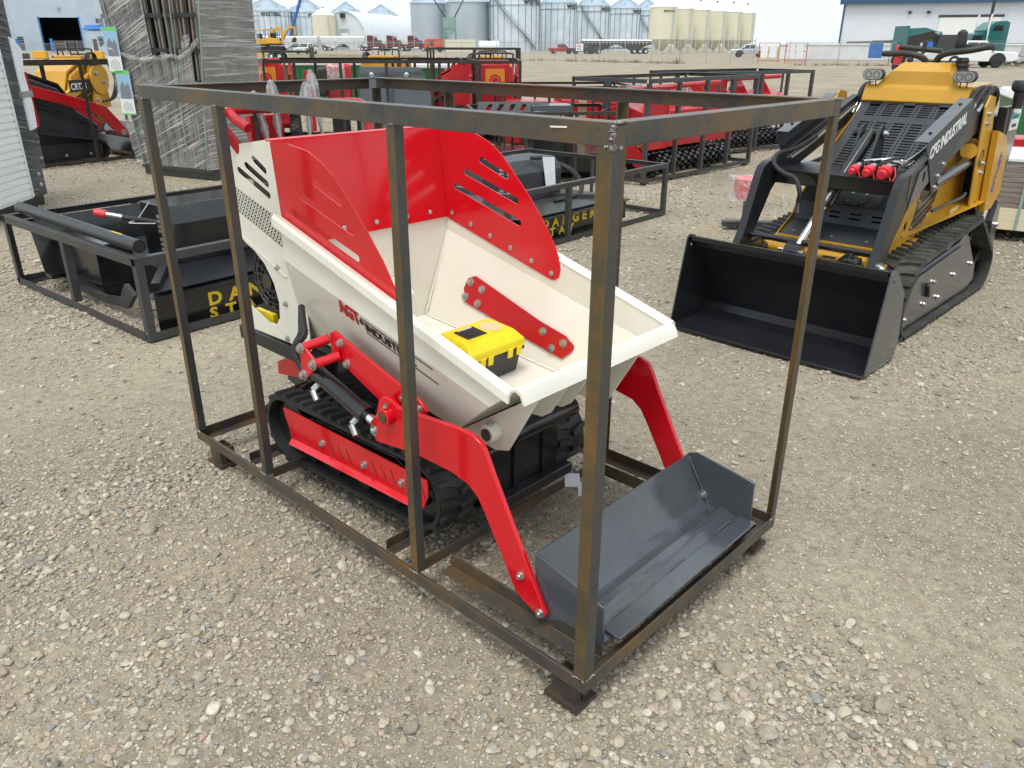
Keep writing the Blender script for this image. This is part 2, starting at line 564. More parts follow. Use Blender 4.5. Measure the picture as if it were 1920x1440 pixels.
def hose_ribs(pts, r, step=0.012):
    """points and radii for a spiral wrapped hose"""
    out, rr, k = [], [], 0
    for i in range(len(pts) - 1):
        n = max(1, int((pts[i + 1] - pts[i]).length / step))
        for j in range(n):
            out.append(pts[i].lerp(pts[i + 1], j / n))
            rr.append(r * (1.0 if k % 2 else 0.86))
            k += 1
    return out, rr

def slot(x0, y0, x1, y1, w, n=6):
    """outline of a rounded slot between two end points"""
    a = math.atan2(y1 - y0, x1 - x0)
    o = []
    for (cx, cy, s) in ((x1, y1, a - PI / 2), (x0, y0, a + PI / 2)):
        o += [(cx + w / 2 * math.cos(s + PI * i / n), cy + w / 2 * math.sin(s + PI * i / n)) for i in range(n + 1)]
    return o

def belt_path(circles, seg=0.02):
    """closed path round circles listed counter-clockwise: [(x, z, r)] -> list of (x, z, nx, nz)"""
    n = len(circles)
    ph = []
    for i in range(n):
        a, b = circles[i], circles[(i + 1) % n]
        th = math.atan2(b[1] - a[1], b[0] - a[0])
        D = math.hypot(b[0] - a[0], b[1] - a[1])
        ph.append(th - math.acos((a[2] - b[2]) / D))
    out = []
    for i in range(n):
        c = circles[i]
        p0, p1 = ph[i - 1], ph[i]
        while p1 < p0:
            p1 += 2 * PI
        k = max(1, int(c[2] * (p1 - p0) / seg))
        for j in range(k + 1):
            a = p0 + (p1 - p0) * j / k
            out.append((c[0] + c[2] * math.cos(a), c[1] + c[2] * math.sin(a), math.cos(a), math.sin(a)))
        d = circles[(i + 1) % n]
        x0, z0 = out[-1][0], out[-1][1]
        x1, z1 = d[0] + d[2] * math.cos(ph[i]), d[1] + d[2] * math.sin(ph[i])
        m = int(math.hypot(x1 - x0, z1 - z0) / seg)
        for j in range(1, m):
            out.append((x0 + (x1 - x0) * j / m, z0 + (z1 - z0) * j / m, math.cos(ph[i]), math.sin(ph[i])))
    return out

def make_track(parent, circles, w0, w1, f, m='rub', th=0.018, lug=0.016, pitch=0.05, name='track'):
    """rubber belt round circles in the local side plane; f maps (s, across, z) to 3-D"""
    path = belt_path(circles)
    n = len(path)
    mb = MB()
    vs = []
    for (x, z, a, b) in path:
        vs += [f(x, w0, z), f(x, w1, z), f(x - a * th, w1, z - b * th), f(x - a * th, w0, z - b * th)]
    fs = []
    for i in range(n):
        j = (i + 1) % n
        for k in range(4):
            fs.append((i * 4 + k, i * 4 + (k + 1) % 4, j * 4 + (k + 1) % 4, j * 4 + k))
    mb.add(vs, fs)
    tr = mb.build(name, m, parent)
    # lugs: two staggered rows of chevron blocks
    L = [0]
    for i in range(n):
        a, b = path[i], path[(i + 1) % n]
        L.append(L[-1] + math.hypot(b[0] - a[0], b[1] - a[1]))
    cnt = int(L[-1] / pitch)
    def at(sv):
        sv %= L[-1]
        i = max(k for k in range(n) if L[k] <= sv)
        a, b = path[i], path[(i + 1) % n]
        t = (sv - L[i]) / max(1e-6, L[i + 1] - L[i])
        return [a[q] + (b[q] - a[q]) * t for q in range(4)]
    lg = MB()
    W = w1 - w0
    for c in range(cnt):
        for half, (q0, q1, q2) in enumerate(((0.02, 0.26, 0.47), (0.98, 0.74, 0.53))):
            s0 = (c + 0.5 * half) * L[-1] / cnt
            # three cross sections making a kinked block
            secs = []
            for q, ds in ((q0, 0.0), (q1, 0.004), (q2, pitch * 0.28)):
                e0, e1 = at(s0 + ds), at(s0 + ds + pitch * 0.42)
                e2, e3 = at(s0 + ds + pitch * 0.06), at(s0 + ds + pitch * 0.36)
                y = w0 + W * q
                secs.append([f(e0[0], y, e0[1]), f(e1[0], y, e1[1]), f(e3[0] + e3[2] * lug, y, e3[1] + e3[3] * lug), f(e2[0] + e2[2] * lug, y, e2[1] + e2[3] * lug)])
            v = [p for sct in secs for p in sct]
            fs = [(0, 1, 2, 3), (11, 10, 9, 8)]
            for k in range(2):
                for e in range(4):
                    fs.append((k * 4 + e, k * 4 + (e + 1) % 4, k * 4 + 4 + (e + 1) % 4, k * 4 + 4 + e))
            lg.add(v, fs)
    lg.build('tread', m, tr)
    return tr

# ------------------------------------------------------------------ ground
def ground_mat():
    m = bpy.data.materials.new('gravel_ground')
    m.use_nodes = True
    nt = m.node_tree
    p = nt.nodes['Principled BSDF']
    p.inputs['Roughness'].default_value = 0.95
    p.inputs['Specular IOR Level'].default_value = 0.2
    tc = _n(nt, 'ShaderNodeTexCoord')
    L = nt.links.new
    big = _n(nt, 'ShaderNodeTexNoise')
    big.inputs['Scale'].default_value = 0.55
    big.inputs['Detail'].default_value = 5
    L(tc.outputs['Object'], big.inputs['Vector'])
    fine = _n(nt, 'ShaderNodeTexNoise')
    fine.inputs['Scale'].default_value = 26
    fine.inputs['Detail'].default_value = 10
    fine.inputs['Roughness'].default_value = 0.75
    L(tc.outputs['Object'], fine.inputs['Vector'])
    rp = _n(nt, 'ShaderNodeValToRGB')
    rp.color_ramp.elements[0].position = 0.30
    rp.color_ramp.elements[0].color = (0.190, 0.158, 0.113, 1)
    rp.color_ramp.elements[1].position = 0.72
    rp.color_ramp.elements[1].color = (0.445, 0.385, 0.292, 1)
    L(fine.outputs['Fac'], rp.inputs['Fac'])
    bp = _n(nt, 'ShaderNodeValToRGB')
    bp.color_ramp.elements[0].position = 0.35
    bp.color_ramp.elements[0].color = (0.80, 0.79, 0.78, 1)
    bp.color_ramp.elements[1].position = 0.68
    bp.color_ramp.elements[1].color = (1.28, 1.25, 1.20, 1)
    L(big.outputs['Fac'], bp.inputs['Fac'])
    mu = _n(nt, 'ShaderNodeMixRGB', blend_type='MULTIPLY')
    mu.inputs['Fac'].default_value = 1
    L(rp.outputs[0], mu.inputs['Color1'])
    L(bp.outputs[0], mu.inputs['Color2'])
    src = mu.outputs[0]
    hts = []
    # small stones set in the dirt: three sizes of voronoi cells, each stone its own tone
    for sc, lo, hi, k in ((120, 0.25, 0.42, 0.85), (55, 0.22, 0.36, 0.9), (24, 0.10, 0.20, 0.9)):
        v = _n(nt, 'ShaderNodeTexVoronoi')
        v.inputs['Scale'].default_value = sc
        L(tc.outputs['Object'], v.inputs['Vector'])
        mr = _n(nt, 'ShaderNodeMapRange')
        mr.inputs['From Min'].default_value = hi
        mr.inputs['From Max'].default_value = lo
        L(v.outputs['Distance'], mr.inputs['Value'])
        sep = _n(nt, 'ShaderNodeSeparateColor')
        L(v.outputs['Color'], sep.inputs[0])
        gt = _n(nt, 'ShaderNodeMath', operation='GREATER_THAN')
        gt.inputs[1].default_value = 0.40
        L(sep.outputs[1], gt.inputs[0])
        ml = _n(nt, 'ShaderNodeMath', operation='MULTIPLY')
        L(mr.outputs[0], ml.inputs[0])
        L(gt.outputs[0], ml.inputs[1])
        cr = _n(nt, 'ShaderNodeValToRGB')
        cr.color_ramp.interpolation = 'LINEAR'
        e = cr.color_ramp.elements
        e[0].position, e[0].color = 0.0, (0.25, 0.24, 0.22, 1)
        e[1].position, e[1].color = 1.0, (0.66, 0.61, 0.52, 1)
        for pos, c in ((0.3, (0.40, 0.37, 0.32, 1)), (0.5, (0.49, 0.43, 0.34, 1)), (0.7, (0.54, 0.51, 0.45, 1))):
            el = e.new(pos)
            el.color = c
        L(sep.outputs[0], cr.inputs['Fac'])
        fm = _n(nt, 'ShaderNodeMath', operation='MULTIPLY')
        fm.inputs[1].default_value = k
        L(ml.outputs[0], fm.inputs[0])
        mx = _n(nt, 'ShaderNodeMixRGB')
        L(fm.outputs[0], mx.inputs['Fac'])
        L(src, mx.inputs['Color1'])
        L(cr.outputs[0], mx.inputs['Color2'])
        src = mx.outputs[0]
        hts.append((ml, 1.0 / sc))
    L(src, p.inputs['Base Color'])
    acc = None
    for ml, s in hts:
        k = _n(nt, 'ShaderNodeMath', operation='MULTIPLY')
        k.inputs[1].default_value = s * 40
        L(ml.outputs[0], k.inputs[0])
        if acc is None:
            acc = k
        else:
            ad = _n(nt, 'ShaderNodeMath', operation='ADD')
            L(acc.outputs[0], ad.inputs[0])
            L(k.outputs[0], ad.inputs[1])
            acc = ad
    ad = _n(nt, 'ShaderNodeMath', operation='ADD')
    L(acc.outputs[0], ad.inputs[0])
    L(fine.outputs['Fac'], ad.inputs[1])
    b = _n(nt, 'ShaderNodeBump')
    b.inputs['Strength'].default_value = 0.85
    b.inputs['Distance'].default_value = 0.008
    L(ad.outputs[0], b.inputs['Height'])
    L(b.outputs[0], p.inputs['Normal'])
    return m

M['ground'] = ground_mat()
g = MB()
# fine grid near the camera, coarse beyond; gentle unevenness
def gh(x, y):
    d = math.hypot(x, y)
    k = max(0.0, 1 - d / 30)
    return k * (0.010 * mnoise.noise((x * 1.7, y * 1.7, 3)) + 0.014 * mnoise.noise((x * .6, y * .6, 8))) - 0.012
xs = [-1500, -500, -200, -80, -40, -25] + [-16 + 0.25 * i for i in range(129)] + [25, 40, 80, 200, 500, 1500]
ys = [-200, -40, -10, -3] + [0.25 * i for i in range(2, 81)] + [24, 30, 45, 70, 110, 160, 240, 400, 800, 2500]
g.add([(x, y, gh(x, y)) for y in ys for x in xs],
      [(j * len(xs) + i, j * len(xs) + i + 1, (j + 1) * len(xs) + i + 1, (j + 1) * len(xs) + i) for j in range(len(ys) - 1) for i in range(len(xs) - 1)])
gro = g.build('ground', 'ground', smooth=60)
gro['kind'] = 'structure'
gro['label'] = 'dusty tan gravel yard'

# loose stones
def pebble_mat():
    m = bpy.data.materials.new('pebble')
    m.use_nodes = True
    nt = m.node_tree
    p = nt.nodes['Principled BSDF']
    p.inputs['Roughness'].default_value = 0.8
    p.inputs['Specular IOR Level'].default_value = 0.3
    oi = _n(nt, 'ShaderNodeObjectInfo')
    cr = _n(nt, 'ShaderNodeValToRGB')
    cr.color_ramp.interpolation = 'LINEAR'
    e = cr.color_ramp.elements
    T0 = [(0.20, 0.195, 0.185), (0.40, 0.36, 0.29), (0.48, 0.45, 0.39), (0.30, 0.285, 0.26), (0.56, 0.53, 0.47), (0.43, 0.37, 0.29),
             (0.28, 0.30, 0.31), (0.50, 0.46, 0.38), (0.64, 0.62, 0.57), (0.35, 0.32, 0.27), (0.46, 0.37, 0.32), (0.53, 0.49, 0.42)]
    tones = [tuple(min(.70, c * f_) for c, f_ in zip(t, (1.02, .975, .90))) for t in T0]
    e[0].position, e[0].color = 0, (*tones[0], 1)
    e[1].position, e[1].color = 1, (*tones[-1], 1)
    for i in range(1, len(tones) - 1):
        el = e.new(i / (len(tones) - 1))
        el.color = (*tones[i], 1)
    nt.links.new(oi.outputs['Random'], cr.inputs['Fac'])
    tc = _n(nt, 'ShaderNodeTexCoord')
    nz = _n(nt, 'ShaderNodeTexNoise')
    nz.inputs['Scale'].default_value = 3.5
    nz.inputs['Detail'].default_value = 6
    nt.links.new(tc.outputs['Object'], nz.inputs['Vector'])
    mx = _n(nt, 'ShaderNodeMixRGB', blend_type='MULTIPLY')
    mx.inputs['Fac'].default_value = 1
    r2 = _n(nt, 'ShaderNodeValToRGB')
    r2.color_ramp.elements[0].position = 0.3
    r2.color_ramp.elements[0].color = (0.72, 0.71, 0.70, 1)
    r2.color_ramp.elements[1].position = 0.7
    r2.color_ramp.elements[1].color = (1.08, 1.06, 1.03, 1)
    nt.links.new(nz.outputs['Fac'], r2.inputs['Fac'])
    nt.links.new(cr.outputs[0], mx.inputs['Color1'])
    nt.links.new(r2.outputs[0], mx.inputs['Color2'])
    nt.links.new(mx.outputs[0], p.inputs['Base Color'])
    b = _n(nt, 'ShaderNodeBump')
    b.inputs['Strength'].default_value = 0.25
    b.inputs['Distance'].default_value = 0.05
    nt.links.new(nz.outputs['Fac'], b.inputs['Height'])
    nt.links.new(b.outputs[0], p.inputs['Normal'])
    return m
M['pebble'] = pebble_mat()
PC = bpy.data.collections.new('pebble_shapes')
rng = random.Random(3)
for k in range(16):
    bm = bmesh.new()
    if k < 6:
        bmesh.ops.create_icosphere(bm, subdivisions=2, radius=0.5)
        off = Vector((k * 7.1, 2, 5))
        sx = Vector((1, rng.uniform(.62, .9), rng.uniform(.38, .62)))
        for v in bm.verts:
            q = 1 + 0.36 * mnoise.noise(v.co * 2.4 + off) + 0.10 * mnoise.noise(v.co * 6 + off)
            v.co = Vector((v.co.x * sx.x, v.co.y * sx.y, v.co.z * sx.z)) * q
    else:
        for _ in range(15):
            d = Vector((rng.gauss(0, 1), rng.gauss(0, 1), rng.gauss(0, 1))).normalized() * rng.uniform(.36, .54)
            bm.verts.new((d.x, d.y * (.55 + .03 * k), d.z * (.32 + .025 * k)))
        r = bmesh.ops.convex_hull(bm, input=bm.verts)
        bmesh.ops.delete(bm, geom=[v for v in bm.verts if not v.link_faces], context='VERTS')
        bmesh.ops.bevel(bm, geom=list(bm.edges), offset=0.035, segments=1, affect='EDGES')
    me = bpy.data.meshes.new('pebble')
    bm.to_mesh(me)
    bm.free()
    for p in me.polygons:
        p.use_smooth = True
    if k >= 6:
        me.set_sharp_from_angle(angle=R(40))
    me.materials.append(M['pebble'])
    PC.objects.link(bpy.data.objects.new('pebble', me))

pts, scs = [], []
def add_pebble(x, y, s):
    pts.append((x, y, gh(x, y) + s * random.uniform(-0.05, 0.16)))
    scs.append(s)
def patch(x, y):
    """0 on worn dirt, 1 where the loose stones lie thick"""
    a = mnoise.noise((x * 0.75 + 4, y * 0.75, 1.5)) * 0.7 + mnoise.noise((x * 2.1, y * 2.1, 7.5)) * 0.45
    a += 0.55 * math.exp(-((x - 0.55) ** 2 / 0.12 + (y - 1.35) ** 2 / 0.16))   # thick bed by the crate foot
    a += 0.35 * math.exp(-((x + 0.75) ** 2 / 0.25 + (y - 1.5) ** 2 / 0.35))
    a -= 0.55 * math.exp(-((x + 0.15) ** 2 / 0.05 + (y - 1.3) ** 2 / 0.10))    # worn strip
    a -= 0.30 * math.exp(-((x - 1.55) ** 2 / 0.3 + (y - 2.4) ** 2 / 1.2))
    return min(1, max(0, 0.50 + a * 0.85))
def band(y0, y1, dens, smin, smed, sig, smax):
    area = 0.5 * (y1 * y1 - y0 * y0) * 1.56 + 0.9 * (y1 - y0)
    for _ in range(int(area * dens)):
        y = math.sqrt(random.uniform(y0 * y0, y1 * y1))
        x = random.uniform(-1, 1) * (0.78 * y + 0.45)
        q = patch(x, y)
        if random.random() > 0.16 + 0.84 * q:
            continue
        s = min(smax, max(smin, random.lognormvariate(math.log(smed), sig) * (0.75 + 0.5 * q)))
        add_pebble(x, y, s)
band(0.85, 3.2, 8200, .004, .0092, .48, .035)
band(0.85, 3.2, 900, .013, .0205, .36, .055)
band(3.2, 6.0, 2700, .006, .0125, .42, .045)
band(3.2, 6.0, 130, .020, .029, .30, .06)
band(6.0, 12.0, 420, .016, .025, .38, .07)
band(12.0, 20.0, 60, .03, .045, .35, .10)
for (x, y, s) in ((0.31, 1.36, .085), (0.46, 1.33, .065), (0.37, 1.28, .07), (1.02, 1.62, .085), (-1.35, 2.45, .09), (0.62, 1.75, .07), (0.45, 1.62, .05)):
    add_pebble(x, y, s)
me = bpy.data.meshes.new('gravel')
me.from_pydata(pts, [], [])
at = me.attributes.new('sc', 'FLOAT', 'POINT')
at.data.foreach_set('value', scs)
gravel = link('gravel', me, None)
tag(gravel, 'loose rounded and chipped gravel stones strewn over the yard', 'gravel', kind='stuff')
ng = bpy.data.node_groups.new('scatter_stones', 'GeometryNodeTree')
ng.interface.new_socket('Geometry', in_out='INPUT', socket_type='NodeSocketGeometry')
ng.interface.new_socket('Geometry', in_out='OUTPUT', socket_type='NodeSocketGeometry')
gi, go = ng.nodes.new('NodeGroupInput'), ng.nodes.new('NodeGroupOutput')
iop = ng.nodes.new('GeometryNodeInstanceOnPoints')
ci = ng.nodes.new('GeometryNodeCollectionInfo')
ci.inputs['Collection'].default_value = PC
ci.inputs['Separate Children'].default_value = True
ci.inputs['Reset Children'].default_value = True
iop.inputs['Pick Instance'].default_value = True
rv = ng.nodes.new('FunctionNodeRandomValue')
rv.data_type = 'FLOAT_VECTOR'
rv.inputs['Min'].default_value = (-0.35, -0.35, 0)
rv.inputs['Max'].default_value = (0.35, 0.35, 6.283)
na = ng.nodes.new('GeometryNodeInputNamedAttribute')
na.data_type = 'FLOAT'
na.inputs['Name'].default_value = 'sc'
nl = ng.links.new
nl(gi.outputs[0], iop.inputs['Points'])
nl(ci.outputs[0], iop.inputs['Instance'])
nl(rv.outputs[0], iop.inputs['Rotation'])
nl(na.outputs[0], iop.inputs['Scale'])
nl(iop.outputs[0], go.inputs[0])
md = gravel.modifiers.new('scatter', 'NODES')
md.node_group = ng

# ------------------------------------------------------------------ near steel crate (local x = -u: rear is -x, y across, z up)
CX, CY, CA = 0.1915, 1.5614, 2.3892 - PI
CL, CW, CZ0, CZT = 2.1254, 1.0835, 0.0825, 1.5148
ca = math.cos(CA); sa = math.sin(CA)
crate = thing('shipping_crate', 'rusty angle iron crate standing around the red and cream mini dumper', 'crate', (CX, CY, 0), CA)
def D(u, v, z):
    return (-u, v, z)
AW, AT, PW = 0.046, 0.005, 0.0315
def rail(name, p0, p1, d1, d2, m='rust', w=AW, parent=crate, t=AT):
    return MB().angle(D(*p0), D(*p1), D(*d1), D(*d2), w, t).build(name, m, parent, bevel=0.0012)
zt, zb = CZT, CZ0
rail('top_rail', (0.0, 0, zt), (CL, 0, zt), (0, 0, -1), (0, 1, 0))
rail('top_rail', (0.0, CW, zt), (CL, CW, zt), (0, 0, -1), (0, -1, 0))
rail('top_rail', (0.0, AW, zt - .0015), (0.0, CW - AW, zt - .0015), (0, 0, -1), (1, 0, 0))
rail('top_rail', (CL, AW, zt - .0015), (CL, CW - AW, zt - .0015), (0, 0, -1), (-1, 0, 0))
MB().box(-AW, 0.0, .0015, AW - .001, zt - AW, zt - .006).build('corner_gusset', 'rust', crate)
MB().box(-AW, -.0, CW - AW + .001, CW - .006, zt - AW, zt - .006).build('corner_gusset', 'rust', crate)
BA = 0.0434
rail('bottom_rail', (0, 0, zb), (CL, 0, zb), (0, 0, 1), (0, 1, 0), w=BA)
rail('bottom_rail', (0, CW, zb), (CL, CW, zb), (0, 0, 1), (0, -1, 0), w=BA)
rail('bottom_rail', (0, .0055, zb + .0004), (0, CW - .0055, zb + .0004), (0, 0, 1), (1, 0, 0), w=BA)
rail('bottom_rail', (CL, .0055, zb + .0004), (CL, CW - .0055, zb + .0004), (0, 0, 1), (-1, 0, 0), 'rust2', w=BA)
pz0, pz1 = zb + BA, zt - AW
for u in (0.0, 0.3125 * CL, 0.7307 * CL):
    two_tone(rail('post', (u, 0, pz0), (u, 0, pz1), (1, 0, 0), (0, 1, 0), w=PW if u else .038, m='rusto'), 'rustg')
two_tone(rail('post', (CL - .0315, 0, pz0), (CL - .0315, 0, pz1), (1, 0, 0), (0, 1, 0), w=PW, m='rusto'), 'rustg')
for u in (0.72, 1.60):
    two_tone(rail('post', (u + .04, CW, pz0), (u + .04, CW, pz1), (-1, 0, 0), (0, -1, 0), w=PW, m='rusto'), 'rustg')
two_tone(rail('post', (0, CW, pz0), (0, CW, pz1), (1, 0, 0), (0, -1, 0), w=PW, m='rusto'), 'rustg')
two_tone(rail('post', (CL, CW, pz0), (CL, CW, pz1), (-1, 0, 0), (0, -1, 0), w=PW, m='rusto'), 'rustg')
for u, s in ((0.705, -1), (0.883, 1), (1.583, -1), (1.768, 1)):
    rail('cross_member', (u, .0455, zb + .0035), (u, CW - .0455, zb + .0035), (0, 0, 1), (-s, 0, 0), 'rust2' if s > 0 else 'rust', w=.040)
for v, s in ((0.137, -1), (CW - 0.137, 1)):
    rail('chock_rail', (.045, v, zb + .0055), (.655, v, zb + .0055), (0, 0, 1), (0, s, 0), 'rust', w=.050)
for (u, v) in ((.035, .01), (.035, CW - .075), (CL - .17, .01), (CL - .17, CW - .075)):
    f = MB()
    f.box(-u - .085, -u, v, v + .006, .012, zb - .001).box(-u - .085, -u, v + .059, v + .065, .012, zb - .001)
    f.box(-u - .085, -u - .079, v + .006, v + .059, .012, zb - .001).box(-u - .006, -u, v + .006, v + .026, .012, zb - .001).box(-u - .006, -u, v + .034, v + .059, .012, zb - .001)
    ft = f.build('foot', 'rust2', crate)
    MB().box(-u - .10, -u + .015, v - .012, v + .077, -.002, .012).build('foot_plate', 'rust2', ft)
def weld(p, ax, n, r, parent=crate):
    w = MB()
    ax = Vector(ax)
    rr = random.Random(str(p))
    for i in range(n):
        c = Vector(p) + ax * (i / max(1, n - 1))
        w.lathe([(0.001, -r * .8), (r * rr.uniform(.8, 1.1), -r * .35), (r, r * .2), (r * .6, r * .7), (.001, r * .85)], 8, c + Vector((rr.uniform(-1, 1), rr.uniform(-1, 1), rr.uniform(-1, 1))) * r * .3)
    return w.build('weld_bead', 'weld', parent)
weld(D(0.004, .004, zt - .05), (0, 0, .045), 9, .0065)
weld(D(0.003, .010, zt - .001), (0, .030, 0), 5, .005)
weld(D(0.004, .03, zt - .048), (0, -.02, 0), 4, .006)
weld(D(.0, CW - .03, zt - .002), (0, .028, 0), 5, .005)
for u in (0.0, 0.3125 * CL, 0.7307 * CL, CL - .044):
    weld(D(u + .004, -.001, pz0), (-.036, 0, 0), 8, .004)
    weld(D(u + .004, .0, pz1), (-.012, 0, 0), 3, .004)
weld(D(.0, .008, pz0), (0, .03, 0), 6, .004)
weld(D(.0, CW - .035, pz0), (0, .03, 0), 6, .004)
weld(D(.66, .10, zb + .012), (0, .03, .02), 6, .005)
weld(D(1.99, .012, zt - .004), (.01, 0, -.003), 3, .0025)
# paint-pen tick on the top rail
MB().obox(D(.135, -.0012, zt - .016), (.022, 0, .001), (0, .0008, 0), (0, 0, .0016)).build('pen_mark', 'wht', crate)

# ------------------------------------------------------------------ mini dumper
dum = thing('mini_dumper', 'red and cream tracked mini dumper with front shovel inside the rusty crate', 'dumper', (CX, CY, 0), CA)
VC = 0.54
def side(v):
    return 2 * VC - v
# -- bin
def rimz(u): return .78 + (u - .40) * (1.105 - .78) / 1.13
E0, E1 = (.40, .78), (1.50, 1.096)
K0, K1 = (.50, .705), (1.50, .945)
F0, F1 = (.74, .515), (1.50, .60)
vfr = .292
vr, vf = .160, .255
b = MB()
P = {}
for sgn, f in (('n', lambda v: v), ('f', side)):
    P[sgn] = [D(E0[0], f(vr), E0[1]), D(E1[0], f(vr), E1[1]), D(K0[0], f(vr), K0[1]), D(K1[0], f(vr), K1[1]), D(F0[0], f(vf), F0[1]), D(F1[0], f(vfr), F1[1])]
n, f_ = P['n'], P['f']
V = n + f_
for f in (lambda v: v, side):
    V += [D(1.515, f(vr), 1.101), D(1.515, f(vr), .9486), D(1.655, f(.301), .615)]
b.add(V, [(0, 1, 3, 2), (2, 3, 5, 4), (6, 8, 9, 7), (8, 10, 11, 9),        # side upper, side lower
          (1, 12, 13, 3), (3, 13, 14, 5), (7, 9, 16, 15), (9, 11, 17, 16),   # side flanges behind the back wall
          (4, 5, 11, 10),                                                    # floor
          (0, 2, 4, 10, 8, 6),                                               # sloping front
          (1, 7, 9, 11, 5, 3)])                                              # back wall
binp = b.build('bin', 'cream', dum, smooth=20, solid=0.005)
# inner step box at the back of the bin floor
st = MB()
st.prism([(-1.497, .60), (-1.497, .80), (-1.40, .80), (-1.36, .76), (-1.34, .588)], 'xz', .42, .62)
st.build('bin_step', 'cream', binp, bevel=.006)
# rolled rim
rr = [(0, 0), (.012, .012), (.030, .014), (.040, .004), (.042, -.022), (.034, -.022), (.032, -.002), (.024, .004), (.008, .003)]
for f in (lambda v: v, side):
    s = 1 if f(0) == 0 else -1
    r = MB()
    a = Vector(D(.395, f(vr + .006), rimz(.395)))
    e = Vector(D(1.515, f(vr + .006), rimz(1.515)))
    for_ = [Vector((0, -s * q, w)) for q, w in rr]
    r.add([a + q for q in for_] + [e + q for q in for_], [tuple(range(9)), tuple(range(17, 8, -1))] + [(i, (i + 1) % 9, (i + 1) % 9 + 9, i + 9) for i in range(9)])
    r.build('bin_rim', 'cream', binp, smooth=30)
lip = MB()
lpf = [(0, 0), (-.012, .010), (-.030, .008), (-.040, -.004), (-.050, -.030), (-.042, -.032), (-.032, -.006), (-.012, .002)]
lip.add([D(.405 + q, v, .784 + w) for v in (vr - .010, side(vr + .006)) for q, w in lpf],
        [tuple(range(8)), tuple(range(15, 7, -1))] + [(i, (i + 1) % 8, (i + 1) % 8 + 8, i + 8) for i in range(8)])
lip.build('bin_lip', 'cream', binp, smooth=30)
# ribs under the front slope
for i, v in enumerate((.285, .43, .53, .65, .79)):
    if i in (0, 4):
        pl = [(-.395, .758), (-.50, .67), (-.745, .505), (-.66, .485), (-.60, .478), (-.545, .495), (-.53, .52)]
    else:
        pl = [(-.40, .755), (-.48, .69), (-.64, .575), (-.60, .56), (-.535, .565), (-.50, .59)]
    rb = MB().prism(pl, 'xz', v, v + .008)
    o = rb.build('bin_rib', 'cream', binp, bevel=.0015)
for v, s in ((.285, -1), (.798, 1)):
    MB().cyl(D(.598, v, .548), D(.598, v + s * .042, .548), .030, 24).build('pivot_boss', 'cream', binp, bevel=.003)
    MB().cyl(D(.598, v + s * .03, .548), D(.598, v + s * .046, .548), .020, 20).build('pivot_pin', 'steelgrey', binp)
    bolt(binp, D(.598, v + s * .024, .580), (0, 0, 1), .008)
# weld seam lines at the inside corners
for f in (lambda v: v, side):
    sm = MB()
    pts_ = [Vector(D(1.492, f(vr + .006), .93)), Vector(D(1.492, f(vfr + .006), .61))]
    q = [pts_[0].lerp(pts_[1], i / 26) + Vector((random.uniform(-.0015, .0015), 0, 0)) for i in range(27)]
    sm.tube(q, [random.uniform(.003, .006) for _ in q], 6)
    pts_ = [Vector(D(1.49, f(vfr + .006), .606)), Vector(D(.75, f(vf + .006), .523))]
    q = [pts_[0].lerp(pts_[1], i / 40) for i in range(41)]
    sm.tube(q, [random.uniform(.003, .006) for _ in q], 6)
    sm.build('weld_seam', 'cream', binp)
# bolted brace plates inside the bin and lift brackets outside
br = [(1.325, .735), (1.315, .775), (1.28, .79), (.93, .685), (.80, .655), (.755, .63), (.755, .61), (.79, .575), (.85, .585), (1.30, .685)]
def onwall(u, z, off, f):
    v = vr + .3837 * (K0[1] + (u - K0[0]) * .24 - z)
    return Vector((u, v, z)) + Vector((-.0857, .930, .357)) * off
def wallpt(u, z, off, f):
    p = onwall(u, z, off, f)
    return D(p.x, f(p.y), p.z)
for f in (lambda v: v, side):
    s = 1 if f(0) == 0 else -1
    pl = MB()
    vs = [wallpt(u, z, .006, f) for u, z in br] + [wallpt(u, z, .013, f) for u, z in br]
    k = len(br)
    pl.add(vs, [tuple(range(k)), tuple(range(2 * k - 1, k - 1, -1))] + [(i, (i + 1) % k, (i + 1) % k + k, i + k) for i in range(k)])
    po = pl.build('brace_plate', 'redm', dum, bevel=.0015)
    for (u, z) in ((1.295, .762), (1.23, .745), (1.305, .705), (1.235, .69), (.90, .65), (.80, .628), (.845, .60)):
        bolt(po, wallpt(u, z, .012, f), (0, s * .93, .36), .0125)
for i in range(5):
    u = 1.428 - i * .11
    for f, s in ((lambda v: v, -1), (side, 1)):
        bolt(binp, D(u, f(vr - .002), rimz(u) - .040), (0, s, 0), .0085)

# -- red hopper guard
WG = [(1.50, .998), (1.53, 1.350), (1.42, 1.352), (1.31, 1.338), (1.24, 1.312), (1.175, 1.272), (1.10, 1.20), (1.028, 1.13), (.955, 1.045), (.905, .972),
      (.884, .925), (.876, .885), (.882, .855), (.905, .840), (.930, .842)]
def wing(v, s, name):
    holes = [slot(1.287, 1.243, 1.150, 1.196, .024), slot(1.372, 1.190, 1.10, 1.112, .024), slot(1.432, 1.128, 1.085, 1.030, .024)]
    outer = [(-u, z) for u, z in WG]
    hs = [[(-x, z) for x, z in reversed(h)] for h in holes]
    mb = MB().plate(outer, hs, lambda x, z, t: (x, t, z), v, v + s * .004)
    return mb.build(name, 'red', guard)
gb = MB()
gb.add([D(1.488, .168, .998), D(1.488, .912, .998), D(1.528, .912, 1.352), D(1.528, .168, 1.352)], [(0, 1, 2, 3)])
guard = gb.build('hopper_guard', 'red', dum, solid=.004)
MB().add([D(1.528, .152, 1.353), D(1.528, .928, 1.353), D(1.545, .928, 1.357), D(1.545, .152, 1.357)], [(0, 1, 2, 3)]).build('guard_flange', 'red', guard, solid=.004)
wing(.166, -1, 'guard_wing')
wing(.914, 1, 'guard_wing')
